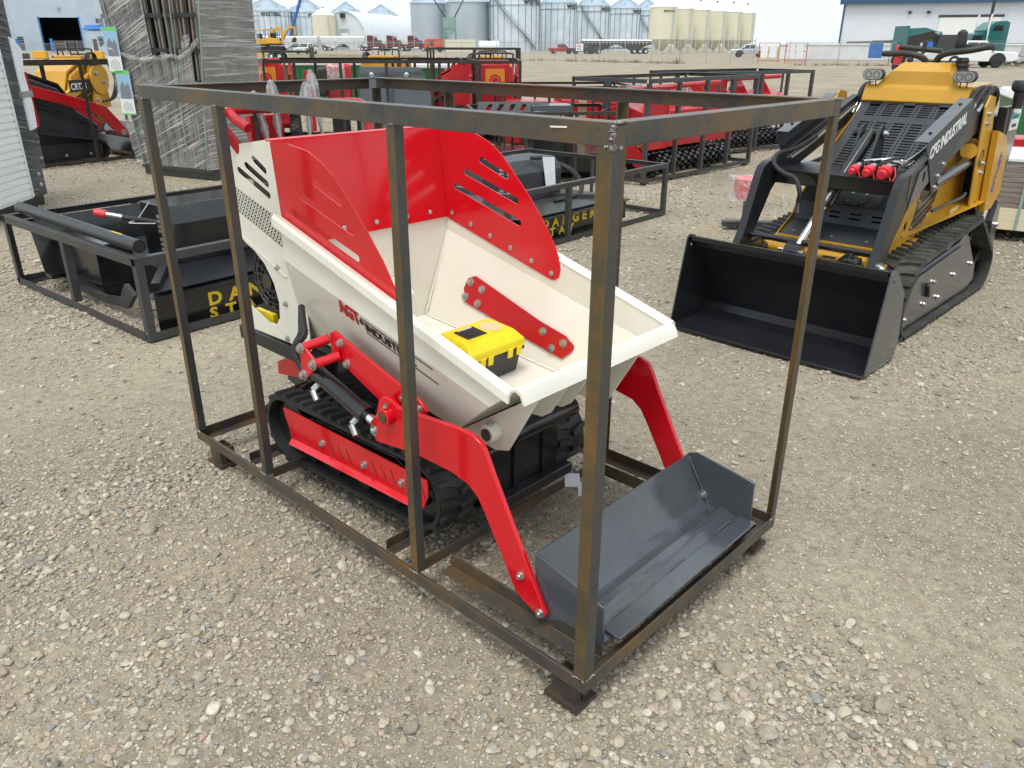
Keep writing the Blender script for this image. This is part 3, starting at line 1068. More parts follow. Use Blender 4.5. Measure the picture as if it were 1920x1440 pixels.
MB().prism([(-1.5, .998), (-1.5, 1.012), (-.91, .852), (-.905, .838)], 'xz', .168, .178).build('guard_hem', 'red', guard)
for (u, z) in ((1.455, 1.018), (1.345, .988), (1.235, .958), (1.125, .928), (1.015, .896), (.915, .866)):
    bolt(guard, D(u, .912, z), (0, -1, 0), .008, RIVET, 'rivet')
    bolt(guard, D(u, .168, z), (0, 1, 0), .008, RIVET, 'rivet')
for v in (.27, .40, .55, .70, .82):
    bolt(guard, D(1.486, v, 1.03), (1, 0, 0), .008, RIVET, 'rivet')

# -- lettering on the bin side
def on_lower(u, z, off=.0036):
    p = onwall(u, z, -off, lambda v: v)
    return Vector(D(p.x, p.y, p.z))
xd = (on_lower(.80, .748) - on_lower(1.20, .842)).normalized()
ud = on_lower(1.0, .80) - on_lower(1.0, .75)
text(binp, 'AGT', .083, on_lower(1.225, .822), xd, ud, 'rtxt', .0034, 1.03, sx=.66)
text(binp, '·', .10, on_lower(1.118, .785), xd, ud, 'btxt', .006, 1.0, sx=.8)
text(binp, 'INDUSTRIAL', .050, on_lower(1.090, .7865), xd, ud, 'btxt', .0013, 1.06, sx=.88)
for dz in (.044, -.011):
    a = on_lower(1.095, .787 + dz)
    c = a + xd * .36
    MB().obox((a + c) / 2, (c - a) / 2, xd.cross(ud).normalized() * .0008, ud.normalized() * .0016).build('decal_line', 'btxt', binp)

# -- engine hood, cream
HV = .25
def HM(x, z):
    return (-(-.93 + (-x + .93) * 1.0305), 1.65 + (z - 1.65) * 1.0305)
hood = MB()
outer = [(-1.480, .60), (-1.480, .90), (-1.548, .98), (-1.548, 1.345), (-1.60, 1.350), (-1.90, 1.305), (-1.93, 1.27), (-1.93, .975), (-1.82, .935),
         (-1.74, .885), (-1.69, .82), (-1.668, .75), (-1.676, .685), (-1.705, .652), (-1.765, .648), (-1.90, .692), (-1.93, .68), (-1.93, .59)]
holes = [slot(-1.728, 1.272, -1.66, 1.238, .026), slot(-1.785, 1.245, -1.655, 1.192, .026), slot(-1.842, 1.222, -1.652, 1.152, .026),
         [(-1.925, 1.168), (-1.60, 1.075), (-1.592, .967), (-1.915, 1.068)]]
hood.plate([HM(*q) for q in outer], [[HM(*q) for q in reversed(h)] for h in holes], lambda x, z, t: (x, t, z), HV, HV + .004)
hood = hood.build('engine_hood', 'cream', dum)
pf = MB()
cw, ch, rh = .0185, .0155, .0066
nu_ = 17
for j in range(6):
    for i in range(nu_):
        uu = 1.60 + (i + (.5 if j % 2 else 0)) * .0186
        zz = 0.982 + j * .0165 + (uu - 1.60) * .292
        q = []
        for k in range(8):
            a = 2 * PI * k / 8 + PI / 8
            sq = 1 / max(abs(math.cos(a)), abs(math.sin(a)))
            q.append((uu + math.cos(a) * sq * cw / 2, zz + math.sin(a) * sq * ch / 2 + math.cos(a) * sq * cw / 2 * .292))
        inn = [(uu + math.cos(2 * PI * k / 8 + PI / 8) * rh, zz + math.sin(2 * PI * k / 8 + PI / 8) * rh) for k in range(8)]
        pf.add([(HM(-a, c)[0], HV + .002, HM(-a, c)[1]) for a, c in q + inn], [(k, (k + 1) % 8, (k + 1) % 8 + 8, k + 8) for k in range(8)])
pf.build('perforated_grille', 'cream', hood, solid=.0015)
# far side panel, top and front face of the hood
MB().plate([(-1.55, .60), (-1.59, 1.335), (-1.64, 1.34), (-1.97, 1.295), (-2.0, 1.26), (-2.0, .56)], [], lambda x, z, t: (x, t, z), side(HV) - .004, side(HV)).build('far_panel', 'cream', hood)
MB().prism([(-1.56, 1.18), (-1.64, 1.28), (-1.94, 1.24), (-1.95, 1.18)], 'xz', HV + .01, side(HV) - .01).build('hood_top', 'blks', hood)
# fold line trim strip on the hood
MB().prism([HM(*q) for q in ((-1.93, .992), (-1.86, .950), (-1.60, .858), (-1.585, .864), (-1.85, .966), (-1.93, 1.006))], 'xz', HV - .005, HV - .0005).build('hood_trim', 'cream', hood, bevel=.002)
for (u, z) in ((1.645, .888), (1.618, .755), (1.632, .613), (1.90, 1.24)):
    bolt(hood, (HM(-u, z)[0], HV - .001, HM(-u, z)[1]), (0, -1, 0), .0095)
# engine block and recoil fan seen through the cut-out
eng = MB().box(-2.0, -1.60, HV + .09, side(HV) - .05, .58, 1.16).build('engine_block', 'blks', dum, bevel=.01)
fanp = Vector((-1.875, HV + .050, .775))
MB().cyl(fanp + Vector((0, .012, 0)), fanp + Vector((0, .06, 0)), .135, 30).build('fan_shroud', 'blk', eng)
fm = MB()
for r_, w in ((.125, .010), (.10, .006), (.072, .008), (.046, .010)):
    q = [fanp + Vector((math.cos(2 * PI * k / 28) * r_, 0, math.sin(2 * PI * k / 28) * r_)) for k in range(29)]
    fm.tube(q, w * .55, 6, cap=False)
fan = fm.build('fan_guard', 'plas', dum)
for k in range(14):
    a = 2 * PI * k / 14
    MB().beam(fanp + Vector((math.cos(a) * .03, .002, math.sin(a) * .03)), fanp + Vector((math.cos(a + .35) * .125, .002, math.sin(a + .35) * .125)), .006, .012, (0, 1, 0)).build('fan_blade', 'plas', fan)
MB().cyl(fanp + Vector((0, -.02, 0)), fanp + Vector((0, .01, 0)), .032, 18).build('fan_hub', 'blk', fan)
MB().box(-2.0, -1.86, HV + .03, HV + .05, .585, .635).build('yellow_tank', 'yelp', eng)
MB().box(-1.97, -1.91, HV + .03, HV + .06, .91, .95).build('yellow_cap', 'yelp', eng)
# chassis bar under the hood
MB().box(-2.08, -1.50, HV - .012, HV + .05, .495, .555).build('chassis_bar', 'blks', dum, bevel=.004)
MB().box(-2.08, -1.50, side(HV + .05), side(HV - .012), .495, .555).build('chassis_bar', 'blks', dum, bevel=.004)
und = MB()
und.prism([(-.70, .20), (-.70, .40), (-.82, .48), (-1.50, .56), (-1.95, .52), (-1.95, .30), (-1.5, .20)], 'xz', .36, .72)
und = und.build('undercarriage', 'blk', dum, bevel=.006)
for v in (.47, .62):
    MB().box(-.70, -.69, v, v + .012, .22, .41).build('frame_rib', 'blk', und)
MB().box(-.70, -.655, .335, .75, .185, .225).build('front_crossbar', 'blks', und, bevel=.004)
MB().cyl(D(.66, .42, .46), D(.66, .74, .46), .035, 16).build('torque_tube', 'blk', und)
# tracks
TC = [(.865, .258, .130), (1.660, .228, .140)]
def tmap(x, y, z): return (-x, y, z)
for v0, v1 in ((.163, .330), (side(.330), side(.163))):
    s = 1 if v0 < VC else -1
    vo = v0 if s > 0 else v1
    tr = make_track(dum, TC, v0, v1, tmap, 'rub', .016, .017, .060)
    for (u, z, r_) in ((.865, .258, .100), (1.660, .228, .105)):
        w = MB().ring(D(u, v0 + .035, z), D(u, v1 - .035, z), r_, r_ * .55, 28)
        w.cyl(D(u, v0 + .06, z), D(u, v1 - .06, z), r_ * .6, 20)
        w.build('idler_wheel', 'blk', tr)
        bolt(tr, D(u, vo + s * .05, z), (0, -s, 0), .013)
    for u in (1.02, 1.20, 1.38, 1.54):
        z = .262 - (u - .86) * .045 - .075
        MB().ring(D(u, v0 + .03, z), D(u, v1 - .03, z), .044, .018, 20).build('road_roller', 'blk', tr)
    MB().prism([(-1.62, .17), (-1.62, .27), (-1.50, .315), (-1.0, .335), (-.92, .30), (-.92, .19)], 'xz', v0 + .035, v1 - .03).build('roller_frame', 'blk', tr, bevel=.004)
    # red side guard: flat band with turned-out lower edge
    q0, q1 = vo - s * .012, vo - s * .016
    g2 = MB()
    a1, a2 = -1.635, -.775
    prof = [(a1, .335), (a1 + .01, .342), (a2 - .005, .353), (a2, .34), (a2, .29), (a2 - .02, .252), (a1 + .04, .218), (a1 + .03, .252)]
    sl_ = []
    for gx in (-1.325, -1.07, -.862):
        for k in range(3 if gx < -.9 else 2):
            x0 = gx + k * .052
            zz = .273 + (x0 + 1.3) * .055
            sl_.append(slot(x0, zz + .028, x0 + .026, zz - .022, .0045, 3))
    g2.prism(prof, 'xz', q0, q1)
    sg = g2.build('track_guard', 'red', tr)
    MB().sheet([(a1 + .04, q1, .218), (a2 - .02, q1, .252), (a2 - .02, q1 - s * .022, .240), (a1 + .05, q1 - s * .022, .203)], .004).build('guard_lip', 'red', sg)
    for h_ in sl_:
        MB().prism(h_, 'xz', q1 - s * .0006, q1 + s * .002).build('guard_slot', 'dark', sg)
    for (x, z) in ((-1.375, .273), (-1.115, .282), (-.905, .295)):
        bolt(sg, (x, q1, z), (0, -s, 0), .0115)
    # rear red mudguard
    MB().prism([(-1.95, .34), (-1.94, .40), (-1.85, .445), (-1.62, .485), (-1.60, .46), (-1.62, .40)], 'xz', v1 - .01 if s > 0 else v0 + .006, v1 - .006 if s > 0 else v0 + .01).build('mudguard', 'red', dum)

# -- lift arms
AP = [(1.015, .462), (1.005, .50), (.975, .54), (.955, .60), (.925, .622), (.89, .622), (.84, .603), (.60, .615), (.52, .617), (.485, .603), (.462, .575), (.445, .535),
      (.245, .165), (.234, .14), (.242, .125), (.262, .125), (.325, .148), (.36, .175), (.50, .40), (.515, .418), (.56, .445), (.63, .46), (.75, .47), (.955, .448), (.995, .445)]
AP = [(1.012, .458), (1.006, .498), (.975, .545), (.957, .598), (.93, .618), (.895, .618), (.862, .600), (.60, .622), (.525, .622), (.487, .606), (.465, .572), (.44, .52),
      (.245, .165), (.232, .142), (.240, .126), (.262, .124), (.322, .146), (.35, .165), (.475, .375), (.505, .420), (.545, .448), (.62, .462), (.78, .462), (.95, .440), (.985, .436)]
for v, s in ((.112, -1), (side(.112), 1)):
    arm = MB().prism([(-u, z) for u, z in AP], 'xz', v, v - s * .016).build('lift_arm', 'red', dum, bevel=.003)
    f = (lambda q: q) if s < 0 else side
    MB().cyl(D(.905, v - s * .0, .560), D(.905, v + s * .028, .560), .030, 24).build('pivot_boss', 'red', arm, bevel=.002)
    MB().cyl(D(.905, v + s * .02, .560), D(.905, v + s * .031, .560), .019, 20).build('pivot_pin', 'rust2', arm)
    bolt(arm, D(.905, v + s * .014, .592), (0, 0, 1), .008)
    bolt(arm, D(.993, v, .474), (0, s, 0), .014, RIVET)
    bolt(arm, D(.33, v, .232), (0, s, 0), .011)
    bolt(arm, D(.252, v, .140), (0, s, 0), .011)
    # outer bracket bolted to the bin side
    bp_ = [(1.262, .742), (1.235, .755), (1.20, .742), (.86, .645), (.80, .632), (.765, .605), (.775, .585), (.81, .572), (.99, .56), (1.24, .655), (1.262, .665)]
    vo = f(.150)
    bk = MB().prism([(-u, z) for u, z in bp_], 'xz', vo, vo - s * .012).build('lift_bracket', 'red', dum, bevel=.0025)
    for (u, z) in ((.80, .600), (.875, .617), (1.17, .652), (1.20, .72)):
        bolt(bk, D(u, vo, z), (0, s, 0), .0125)
    # outrigger plate with two spacer tubes carrying the cylinder
    v2 = f(.085)
    op = MB().prism([(-1.345, .700), (-1.325, .705), (-1.245, .655), (-1.25, .635), (-1.325, .570), (-1.345, .575)], 'xz', v2, v2 + s * .010).build('cylinder_bracket', 'red', bk, bevel=.003)
    for (u, z) in ((1.325, .690), (1.262, .645)):
        MB().cyl(D(u, v2, z), D(u - .06, vo + s * .002, z + .03), .017, 16).build('spacer_tube', 'red', bk)
    for (u, z) in ((1.328, .688), (1.262, .645), (1.330, .588)):
        bolt(op, D(u, v2 + s * .010, z), (0, s, 0), .0145)
    # hydraulic cylinder
    c0, c1 = Vector(D(1.315, f(.108), .600)), Vector(D(.985, f(.108), .510))
    dd = (c1 - c0)
    MB().cyl(c0, c0 + dd * .88, .030, 24).build('hydraulic_cylinder', 'blk', dum, bevel=.003)
    MB().cyl(c0 + dd * .80, c0 + dd * .89, .033, 24).build('cylinder_gland', 'blk', dum, bevel=.002)
    MB().cyl(c0 + dd * .88, c1, .016, 16).build('cylinder_rod', 'chrome', dum)
    for t in (.10, .76):
        q = c0 + dd * t + Vector((0, s * .0, -.028))
        MB().cyl(q, q + Vector((-.005, s * .03, -.022)), .013, 8).cyl(q + Vector((-.005, s * .03, -.022)), q + Vector((.02, s * .034, -.052)), .012, 8).build('hose_fitting', 'zincy', dum)
    for k, dx in ((0, 0), (1, .022)):
        hp = smooth_path([D(1.36 - dx * .3, f(.112), .555), D(1.405, f(.105), .60), D(1.43, f(.11), .655), D(1.43 - dx, f(.14), .70), D(1.47 - dx * .5, f(.172), .735), D(1.53, f(.215), .765)], 10)
        q, r_ = hose_ribs(hp, .013, .008)
        MB().tube(q, r_, 8).build('hydraulic_hose', 'hose', dum)
    hp = smooth_path([D(1.10, f(.115), .505), D(1.22, f(.15), .505), D(1.36, f(.15), .53), D(1.41, f(.14), .60)], 10)
    q, r_ = hose_ribs(hp, .011, .008)
    MB().tube(q, r_, 8).build('hydraulic_hose', 'hose', dum)

# -- shovel
sh = MB()
vn, vfar = .138, .950
prof = [(.292, .318), (.255, .235), (.215, .165), (.185, .146), (.165, .148), (.145, .158), (.122, .158), (.100, .146), (.04, .142)]
sh.add([D(u, v, z) for v in (vn, vfar) for u, z in prof], [(i, i + 1, i + 1 + len(prof), i + len(prof)) for i in range(len(prof) - 1)])
shov = sh.build('shovel', 'greyp', dum, smooth=25, solid=.006)
MB().box(-.075, -.010, vn + .03, vfar + .004, .149, .156).build('cutting_edge', 'greyp', shov, bevel=.003)
EP = [(.294, .320), (.045, .262), (.040, .140), (.10, .134), (.19, .136), (.25, .10), (.285, .16)]
for v, s in ((vn, -1), (vfar, 1)):
    MB().prism([(-u, z) for u, z in (EP if s < 0 else [(.294, .320), (.26, .335), (.035, .300), (.03, .140), (.10, .134), (.19, .136), (.25, .12), (.285, .16)])], 'xz', v, v + s * .008).build('end_plate', 'greyp', shov, bevel=.002)
for (u, z, v0, v1) in ((.122, .162, .22, .26), (.122, .162, .45, .52), (.122, .162, .74, .80), (.078, .158, .22, .31), (.078, .158, .52, .60), (.078, .158, .80, .90), (.122, .162, .38, .39), (.078, .158, .43, .44), (.122, .162, .9, .91)):
    w = weld(D(u, v0, z), (0, v1 - v0, 0), max(3, int((v1 - v0) / .004)), .0032, shov)
    w.data.materials[0] = M['greyp']
weld(D(.285, vfar - .004, .312), (.10, 0, -.165), 40, .0032, shov).data.materials[0] = M['greyp']
bolt(shov, D(.215, vfar - .002, .185), (0, -1, 0), .012)

# -- handlebar, levers in plastic sleeves
hb = smooth_path([D(1.92, .265, 1.28), D(1.93, .20, 1.385), D(1.93, .22, 1.42), D(1.90, .30, 1.43), D(1.90, .50, 1.43), D(1.90, .74, 1.43), D(1.92, .84, 1.42), D(1.92, .86, 1.38), D(1.90, .86, 1.28)], 8)
hb = [Vector(p) for p in hb]
MB().tube(hb, .020, 12).build('handlebar', 'redm', dum)
hb2 = smooth_path([D(1.80, .24, 1.37), D(1.86, .23, 1.395), D(1.92, .24, 1.42)], 6)
MB().tube([Vector(p) for p in hb2], .018, 12).build('handlebar_brace', 'redm', dum)
MB().box(-1.98, -1.94, .33, .47, 1.30, 1.40).build('control_plate', 'redm', dum, bevel=.004)
for (v, zt_, lean) in ((.385, 1.47, -.03), (.43, 1.505, .0), (.56, 1.495, .02), (.63, 1.535, -.02), (.335, 1.455, .01)):
    top = Vector(D(1.93, v + lean, zt_))
    lv = MB().cyl(D(1.90, v, 1.24), top, .0075, 8).build('control_lever', 'zincy' if v != .335 else 'plas', dum)
    if v not in (.335,):
        q = [Vector(D(1.90, v, 1.24)).lerp(top, t) for t in (.35, .5, .62, .75, .88, 1.0, 1.08)]
        rr_ = [.010, .018, .014, .022, .024, .019, .006]
        sl2 = MB().tube(q, rr_, 7)
        sl2.build('plastic_sleeve', 'bag', lv, smooth=20)
MB().cyl(D(1.93, .33, 1.44), D(1.925, .31, 1.475), .016, 12).build('lever_knob', 'plas', dum)

# -- paper tags on the front crossbar
for (u, v, z, a) in ((.70, .76, .155, .3), (.665, .80, .112, .5)):
    MB().sheet([D(u, v, z), D(u - .045, v + .035, z + .004), D(u - .075, v + .005, z - .028), D(u - .03, v - .03, z - .034)], .001).build('paper_tag', 'paper', dum)

# ------------------------------------------------------------------ tool box lying in the bin
tb = thing('tool_box', 'yellow lidded black plastic tool box lying in the dumper bin', 'tool box', (0, 0, 0), 0)
ang = CA
q0 = Vector((-.985, .575, 0))   # crate-local place
tb.location = (CX + math.cos(CA) * q0.x - math.sin(CA) * q0.y, CY + math.sin(CA) * q0.x + math.cos(CA) * q0.y, .549)
tb.rotation_euler = (R(-1), R(6.4), CA + R(2))
tb.scale = (.80, .80, .80)
body = MB().prism([(-.105, 0), (.105, 0), (.118, .115), (-.118, .115)], 'xz', -.17, .17).build('body', 'plas', tb, bevel=.008)
MB().box(-.128, .128, -.182, .182, .115, .131).build('rim', 'plas', tb, bevel=.004)
lid = MB()
lid.add([(-.128, -.182, .131), (.128, -.182, .131), (.128, .182, .131), (-.128, .182, .131), (-.124, -.178, .170), (.124, -.178, .170), (.124, .178, .170), (-.124, .178, .170),
         (-.075, -.150, .205), (.075, -.150, .205), (.075, .150, .205), (-.075, .150, .205)],
        [(0, 1, 5, 4), (1, 2, 6, 5), (2, 3, 7, 6), (3, 0, 4, 7), (4, 5, 9, 8), (5, 6, 10, 9), (6, 7, 11, 10), (7, 4, 8, 11), (8, 9, 10, 11), (3, 2, 1, 0)])
lid = lid.build('lid', 'yelp', tb, bevel=.006)
MB().box(-.045, .045, -.115, .005, .2055, .2085).build('label_panel', 'btxt', lid)
MB().box(-.028, .030, -.095, -.015, .2087, .2096).build('handle_recess', 'dark', lid)
text(lid, 'TOOLS BOX', .016, (-.034, -.10, .2098), (0, 1, 0), (-1, 0, 0), 'wht', .0004)
MB().cyl((0, .075, .2055), (0, .075, .2075), .055, 8).build('price_sticker', 'kraft', lid)
for y in (-.12, -.07, .06, .12):
    MB().box(.128, .138, y, y + .03, .10, .145).build('latch', 'yelp', tb, bevel=.003)

# ------------------------------------------------------------------ yellow and black compact track loader (local x across, y rearwards, z up)
ld = thing('compact_loader', 'yellow and black stand-on track loader with wide black bucket facing the camera', 'loader', (1.459, 4.335, 0), -.77)
# bucket
bk = MB()
bp = [(0, .004), (.36, .006), (.41, .03), (.425, .08), (.37, .28), (.33, .36), (.17, .545), (.135, .556)]
bk.add([(x, y, z) for x in (-.615, .615) for y, z in bp], [(i, i + 1, i + 9, i + 8) for i in range(7)])
bucket = bk.build('bucket', 'blks', ld, smooth=25, solid=.008)
MB().prism([(.128, .562), (.185, .552), (.200, .485), (.192, .484), (.172, .53), (.13, .53)], 'yz', -.60, .60).build('bucket_top_bar', 'blks', bucket, bevel=.003)
MB().box(-.622, .622, -.03, .10, -.003, .013).build('cutting_edge', 'blks', bucket, bevel=.003)
for x, s in ((-.615, -1), (.615, 1)):
    o = MB().plate([(0, .0), (.40, .0), (.44, .09), (.375, .40), (.20, .555), (.14, .568), (.115, .55)], [[(.165 + .012 * math.cos(2 * PI * k / 8), .50 + .012 * math.sin(-2 * PI * k / 8)) for k in range(8)]], lambda y, z, t: (t, y, z), x, x + s * .010)
    o.build('bucket_side', 'blks' if s < 0 else 'greyp', bucket, bevel=.002)
for x in (-.28, .28):
    MB().prism([(.20, .53), (.34, .40), (.44, .40), (.46, .52), (.40, .56)], 'yz', x - .012, x + .012).build('bucket_ear', 'blk', bucket)
# lift arms
LA = [(.37, .46), (.36, .50), (.385, .545), (.41, .58), (.53, .90), (.56, .955), (.62, .985), (.70, .99), (1.86, 1.335), (1.90, 1.25), (1.88, 1.18), (.86, .875), (.76, .85), (.70, .80),
      (.53, .55), (.52, .48), (.47, .44), (.41, .435)]
for x in (-.445, .395):
    arm = MB().prism(LA, 'yz', x, x + .05).build('lift_arm', 'blks', ld, bevel=.004)
    xo = x - .002 if x < 0 else x + .052
    s = -1 if x < 0 else 1
    MB().ring((xo - s * .004, .44, .488), (xo + s * .012, .44, .488), .036, .012, 20).build('pin_washer', 'zincy', arm)
    bolt(arm, (xo + s * .010, .44, .488), (s, 0, 0), .016)
    MB().prism([(.66, .84), (.66, .97), (.67, .985), (.685, .985), (.685, .84)], 'yz', x - .003, x + .053).build('weld_collar', 'blk', arm)
    if x > 0:
        MB().plate([(.70, .80), (.78, .985), (.98, 1.05), (.98, .92), (.84, .86)], [[(.86 + .02 * math.cos(2 * PI * k / 10), .955 + .035 * math.sin(-2 * PI * k / 10)) for k in range(10)]],
                   lambda y, z, t: (t, y, z), .447, .452).build('arm_cheek', 'greyp', arm)
    # cover channel over the arm
    xi, xe = (x - .012, x + .02) if x < 0 else (x + .03, x + .062)
    xa = x - .012 if x < 0 else x + .058
    cov = MB().prism([(.80, 1.145), (1.46, 1.352), (1.515, 1.335), (1.53, 1.235), (1.13, .93), (1.10, .845), (1.055, .83), (1.02, .86), (.88, 1.03), (.80, 1.10)], 'yz', xa, xa + .005).build('arm_cover', 'hoodg', arm, bevel=.0015)
    x2 = (x - .012, x + .065) if x < 0 else (x - .012, x + .063)
    top = MB().sheet([(x2[0], .80, 1.147), (x2[1], .80, 1.147), (x2[1], 1.46, 1.354), (x2[0], 1.46, 1.354)], .005).build('cover_flange', 'greyp', cov)
    for y in (.92, 1.36):
        z = 1.154 + (y - .80) * .3136
        MB().cyl((x + .025, y, z - .002), (x + .025, y, z + .0045), .010, 10).build('flange_hole', 'dark', cov)
    if x > 0:
        d = Vector((0, .66, .21)).normalized()
        text(cov, 'CFG INDUSTRIAL', .100, (xa + .006, .868, 1.045), d, (0, -.3, 1), 'wht', .002, .92, .22, sx=.80)
        for (y, z) in ((1.07, .87), (1.08, .935), (1.14, 1.0)):
            bolt(cov, (xa + .005, y, z), (1, 0, 0), .014)
    # arm lift cylinder
    xc = x + .03 if x < 0 else x + .035
    c0, c1 = Vector((xc, 1.10, .880)), Vector((xc - (0.02 if x > 0 else -0.02), 1.86, .955))
    MB().cyl(c0, c1, .038, 20).build('lift_cylinder', 'blk', ld)
    MB().cyl(c0 - Vector((.03, 0, 0)), c0 + Vector((.03, 0, 0)), .036, 16).build('cylinder_eye', 'blk', ld)
# torque tube across the arms and its brackets
tq = MB().box(-.395, .395, .72, .84, .845, .93).build('cross_tube', 'blk', ld, bevel=.008)
MB().box(-.395, .395, .68, 1.15, .930, .938).build('cross_plate', 'blks', tq)
for x in (-.04, .075):
    MB().prism([(.94, .93), (1.0, 1.06), (1.045, 1.15), (1.06, 1.185), (1.095, 1.20), (1.135, 1.185), (1.15, 1.15), (1.15, 1.06), (1.14, .93)], 'yz', x, x + .016).build('tilt_bracket', 'hoodg', tq)
MB().cyl((-.08, 1.10, 1.15), (.105, 1.10, 1.15), .028, 18).build('tilt_pin', 'blk', tq)
bolt(tq, (.105, 1.10, 1.15), (1, 0, 0), .02)
# tilt cylinder
c0, c1 = Vector((.02, 1.10, 1.15)), Vector((-.06, .415, .50))
MB().cyl(c0, c0.lerp(c1, .60), .042, 24).build('tilt_cylinder', 'blk', ld, bevel=.003)
MB().cyl(c0.lerp(c1, .55), c0.lerp(c1, .61), .048, 24).build('cylinder_gland', 'blk', ld)
MB().cyl(c0.lerp(c1, .60), c1, .022, 18).build('tilt_rod', 'chrome', ld)
MB().cyl(c1 - Vector((.045, 0, 0)), c1 + Vector((.045, 0, 0)), .058, 24).build('rod_eye', 'blk', ld, bevel=.004)
MB().cyl(c1 - Vector((.06, 0, 0)), c1 + Vector((.065, 0, 0)), .026, 18).build('rod_pin', 'zincy', ld)
MB().cyl((-.395, .47, .555), (.395, .47, .555), .017, 14).build('cross_rod', 'blk', ld)
MB().cyl((-.33, .56, .47), (.33, .56, .47), .040, 18).build('axle_tube', 'yel', ld)
for x in (-.33, .26):
    MB().cyl((x, .44, .488), (x + .07, .44, .488), .042, 18).build('hinge_boss', 'blk', ld)
    MB().prism([(.36, .52), (.40, .56), (.50, .54), (.50, .42), (.40, .41)], 'yz', x + .02, x + .035).build('hinge_plate', 'blk', ld)
for x in (-.16, .12):
    MB().box(x, x + .08, .40, .43, .505, .512).build('spring_pin', 'chrome', ld)
# hydraulic couplings
cb = MB().box(.10, .31, .76, .83, .938, 1.015).build('coupler_block', 'blk', ld, bevel=.004)
for x in (.110, .195, .285):
    d = Vector((-.02, -1, -.25)).normalized()
    p = Vector((x, .765, .995))
    r_ = .023 if x < .18 else .027 if x < .25 else .034
    MB().cyl(p, p + d * .05, r_ * .9, 16).build('coupling', 'zincy', cb)
    MB().cyl(p + d * .04, p + d * .085, r_ * 1.15, 16).cyl(p + d * .085, p + d * .115, r_ * .8, 16).build('coupling_cap', 'redcap', cb, bevel=.003)
    q = smooth_path([p + d * .06 + Vector((.02, 0, .0)), p + d * .07 + Vector((.045, 0, -.045)), p + d * .03 + Vector((.05, 0, -.03)), p + Vector((.03, .0, .01))], 6)
    MB().tube(q, .004, 6).build('cap_tether', 'redcap', cb)
for k in range(3):
    z = 1.02 + .006 * k
    q = [(.12 + k * .05, .80, z), (.20 + k * .03, .83, z + .012), (.30, .86 + k * .01, z + .0), (.335, .89, z - .012 * (2 - k)), (.385, 1.03, z + .075), (.40, 1.4, z + .20)]
    MB().tube(smooth_path(q, 5), .0065, 8).build('steel_pipe', 'zincy', ld)
for k, x in enumerate((-.40, -.37)):
    q = smooth_path([(x, 1.75, 1.26), (x, 1.2, 1.08), (x + .0, .86, .985)], 5)
    MB().tube(q, .009, 8).build('steel_pipe', 'zincy', ld)
hp = smooth_path([(-.37, 1.2, 1.10), (-.385, .95, 1.04), (-.40, .74, 1.02), (-.38, .66, .97), (-.30, .62, .93), (-.20, .60, .90), (-.15, .58, .83), (-.16, .60, .76)], 10)
q, r_ = hose_ribs([Vector(p) for p in hp], .016, .012)
MB().tube(q, r_, 10).build('tilt_hose', 'hose', ld)
MB().cyl((-.16, .60, .77), (-.165, .615, .70), .014, 10).build('hose_fitting', 'zincy', ld)
# front hood with slots
HW = .325
def hood_pt(x, t, p0, p1, off=0.0):
    d = Vector((0, p1[0] - p0[0], p1[1] - p0[1]))
    n = Vector((0, -d.z, d.y)).normalized() * (1 if d.y < 0 else 1)
    return Vector((x, p0[0], p0[1])) + d * t + n * off
def slotted(p0, p1, wid, cols, rows, dots, name, m):
    """sheet from p0 to p1 in the (y, z) plane pierced by rows of slots; rows: list of (t0, t1)"""
    xc = sorted(set([-wid, wid] + [c for q in cols for c in q] + [c for q in dots for c in q]))
    tc = sorted(set([0.0, 1.0] + [c for q in rows for c in q]))
    mb = MB()
    d = Vector((0, p1[0] - p0[0], p1[1] - p0[1]))
    o = Vector((0, p0[0], p0[1]))
    idx = {}
    vs, fs = [], []
    def vid(i, j):
        if (i, j) not in idx:
            idx[(i, j)] = len(vs)
            vs.append(o + d * tc[j] + Vector((xc[i], 0, 0)))
        return idx[(i, j)]
    def inside(a, b, q):
        return any(c0 - 1e-6 <= a and b <= c1 + 1e-6 for c0, c1 in q)
    for j in range(len(tc) - 1):
        hr = inside(tc[j], tc[j + 1], rows)
        for i in range(len(xc) - 1):
            if hr and (inside(xc[i], xc[i + 1], cols) or inside(xc[i], xc[i + 1], dots)):
                continue
            fs.append((vid(i, j), vid(i + 1, j), vid(i + 1, j + 1), vid(i, j + 1)))
    mb.add(vs, fs)
    return mb.build(name, m, ld, smooth=0, solid=.004)
cols = [(-.265 + k * .115, -.265 + k * .115 + .072) for k in range(5)]
dots = [(-.265 + k * .115 + .088, -.265 + k * .115 + .096) for k in range(4)]
rows = [(.06 + k * .025, .06 + k * .025 + .0125) for k in range(6)] + [(.27 + k * .030, .27 + k * .030 + .015) for k in range(18)]
gp = slotted((1.80, 1.315), (1.13, .79), HW, cols, rows, dots, 'slotted_hood', 'hoodg')
lp = slotted((1.125, .785), (.985, .715), HW, [(-.26, -.21), (-.19, -.15), (.17, .20), (.215, .265)], [(.12 + k * .12, .12 + k * .12 + .06) for k in range(7)], [], 'lower_hood', 'hoodg')
MB().cyl((0.02, 1.058, .752), (.02, 1.058 - .0022, .752 + .0045), .080, 32).build('inspection_disc', 'hoodg', lp)
for a in range(4):
    an = R(45 + 90 * a)
    p = Vector((.02 + .062 * math.cos(an), 1.056 + .055 * math.sin(an), .7555 + .0275 * math.sin(an)))
    bolt(lp, p, (0, -.45, .9), .007)
fp = slotted((.983, .712), (.94, .60), HW, [(-.22, -.16), (-.10, -.03), (.03, .10), (.17, .23)], [(.35, .45), (.60, .70)], [], 'front_panel', 'hoodg')
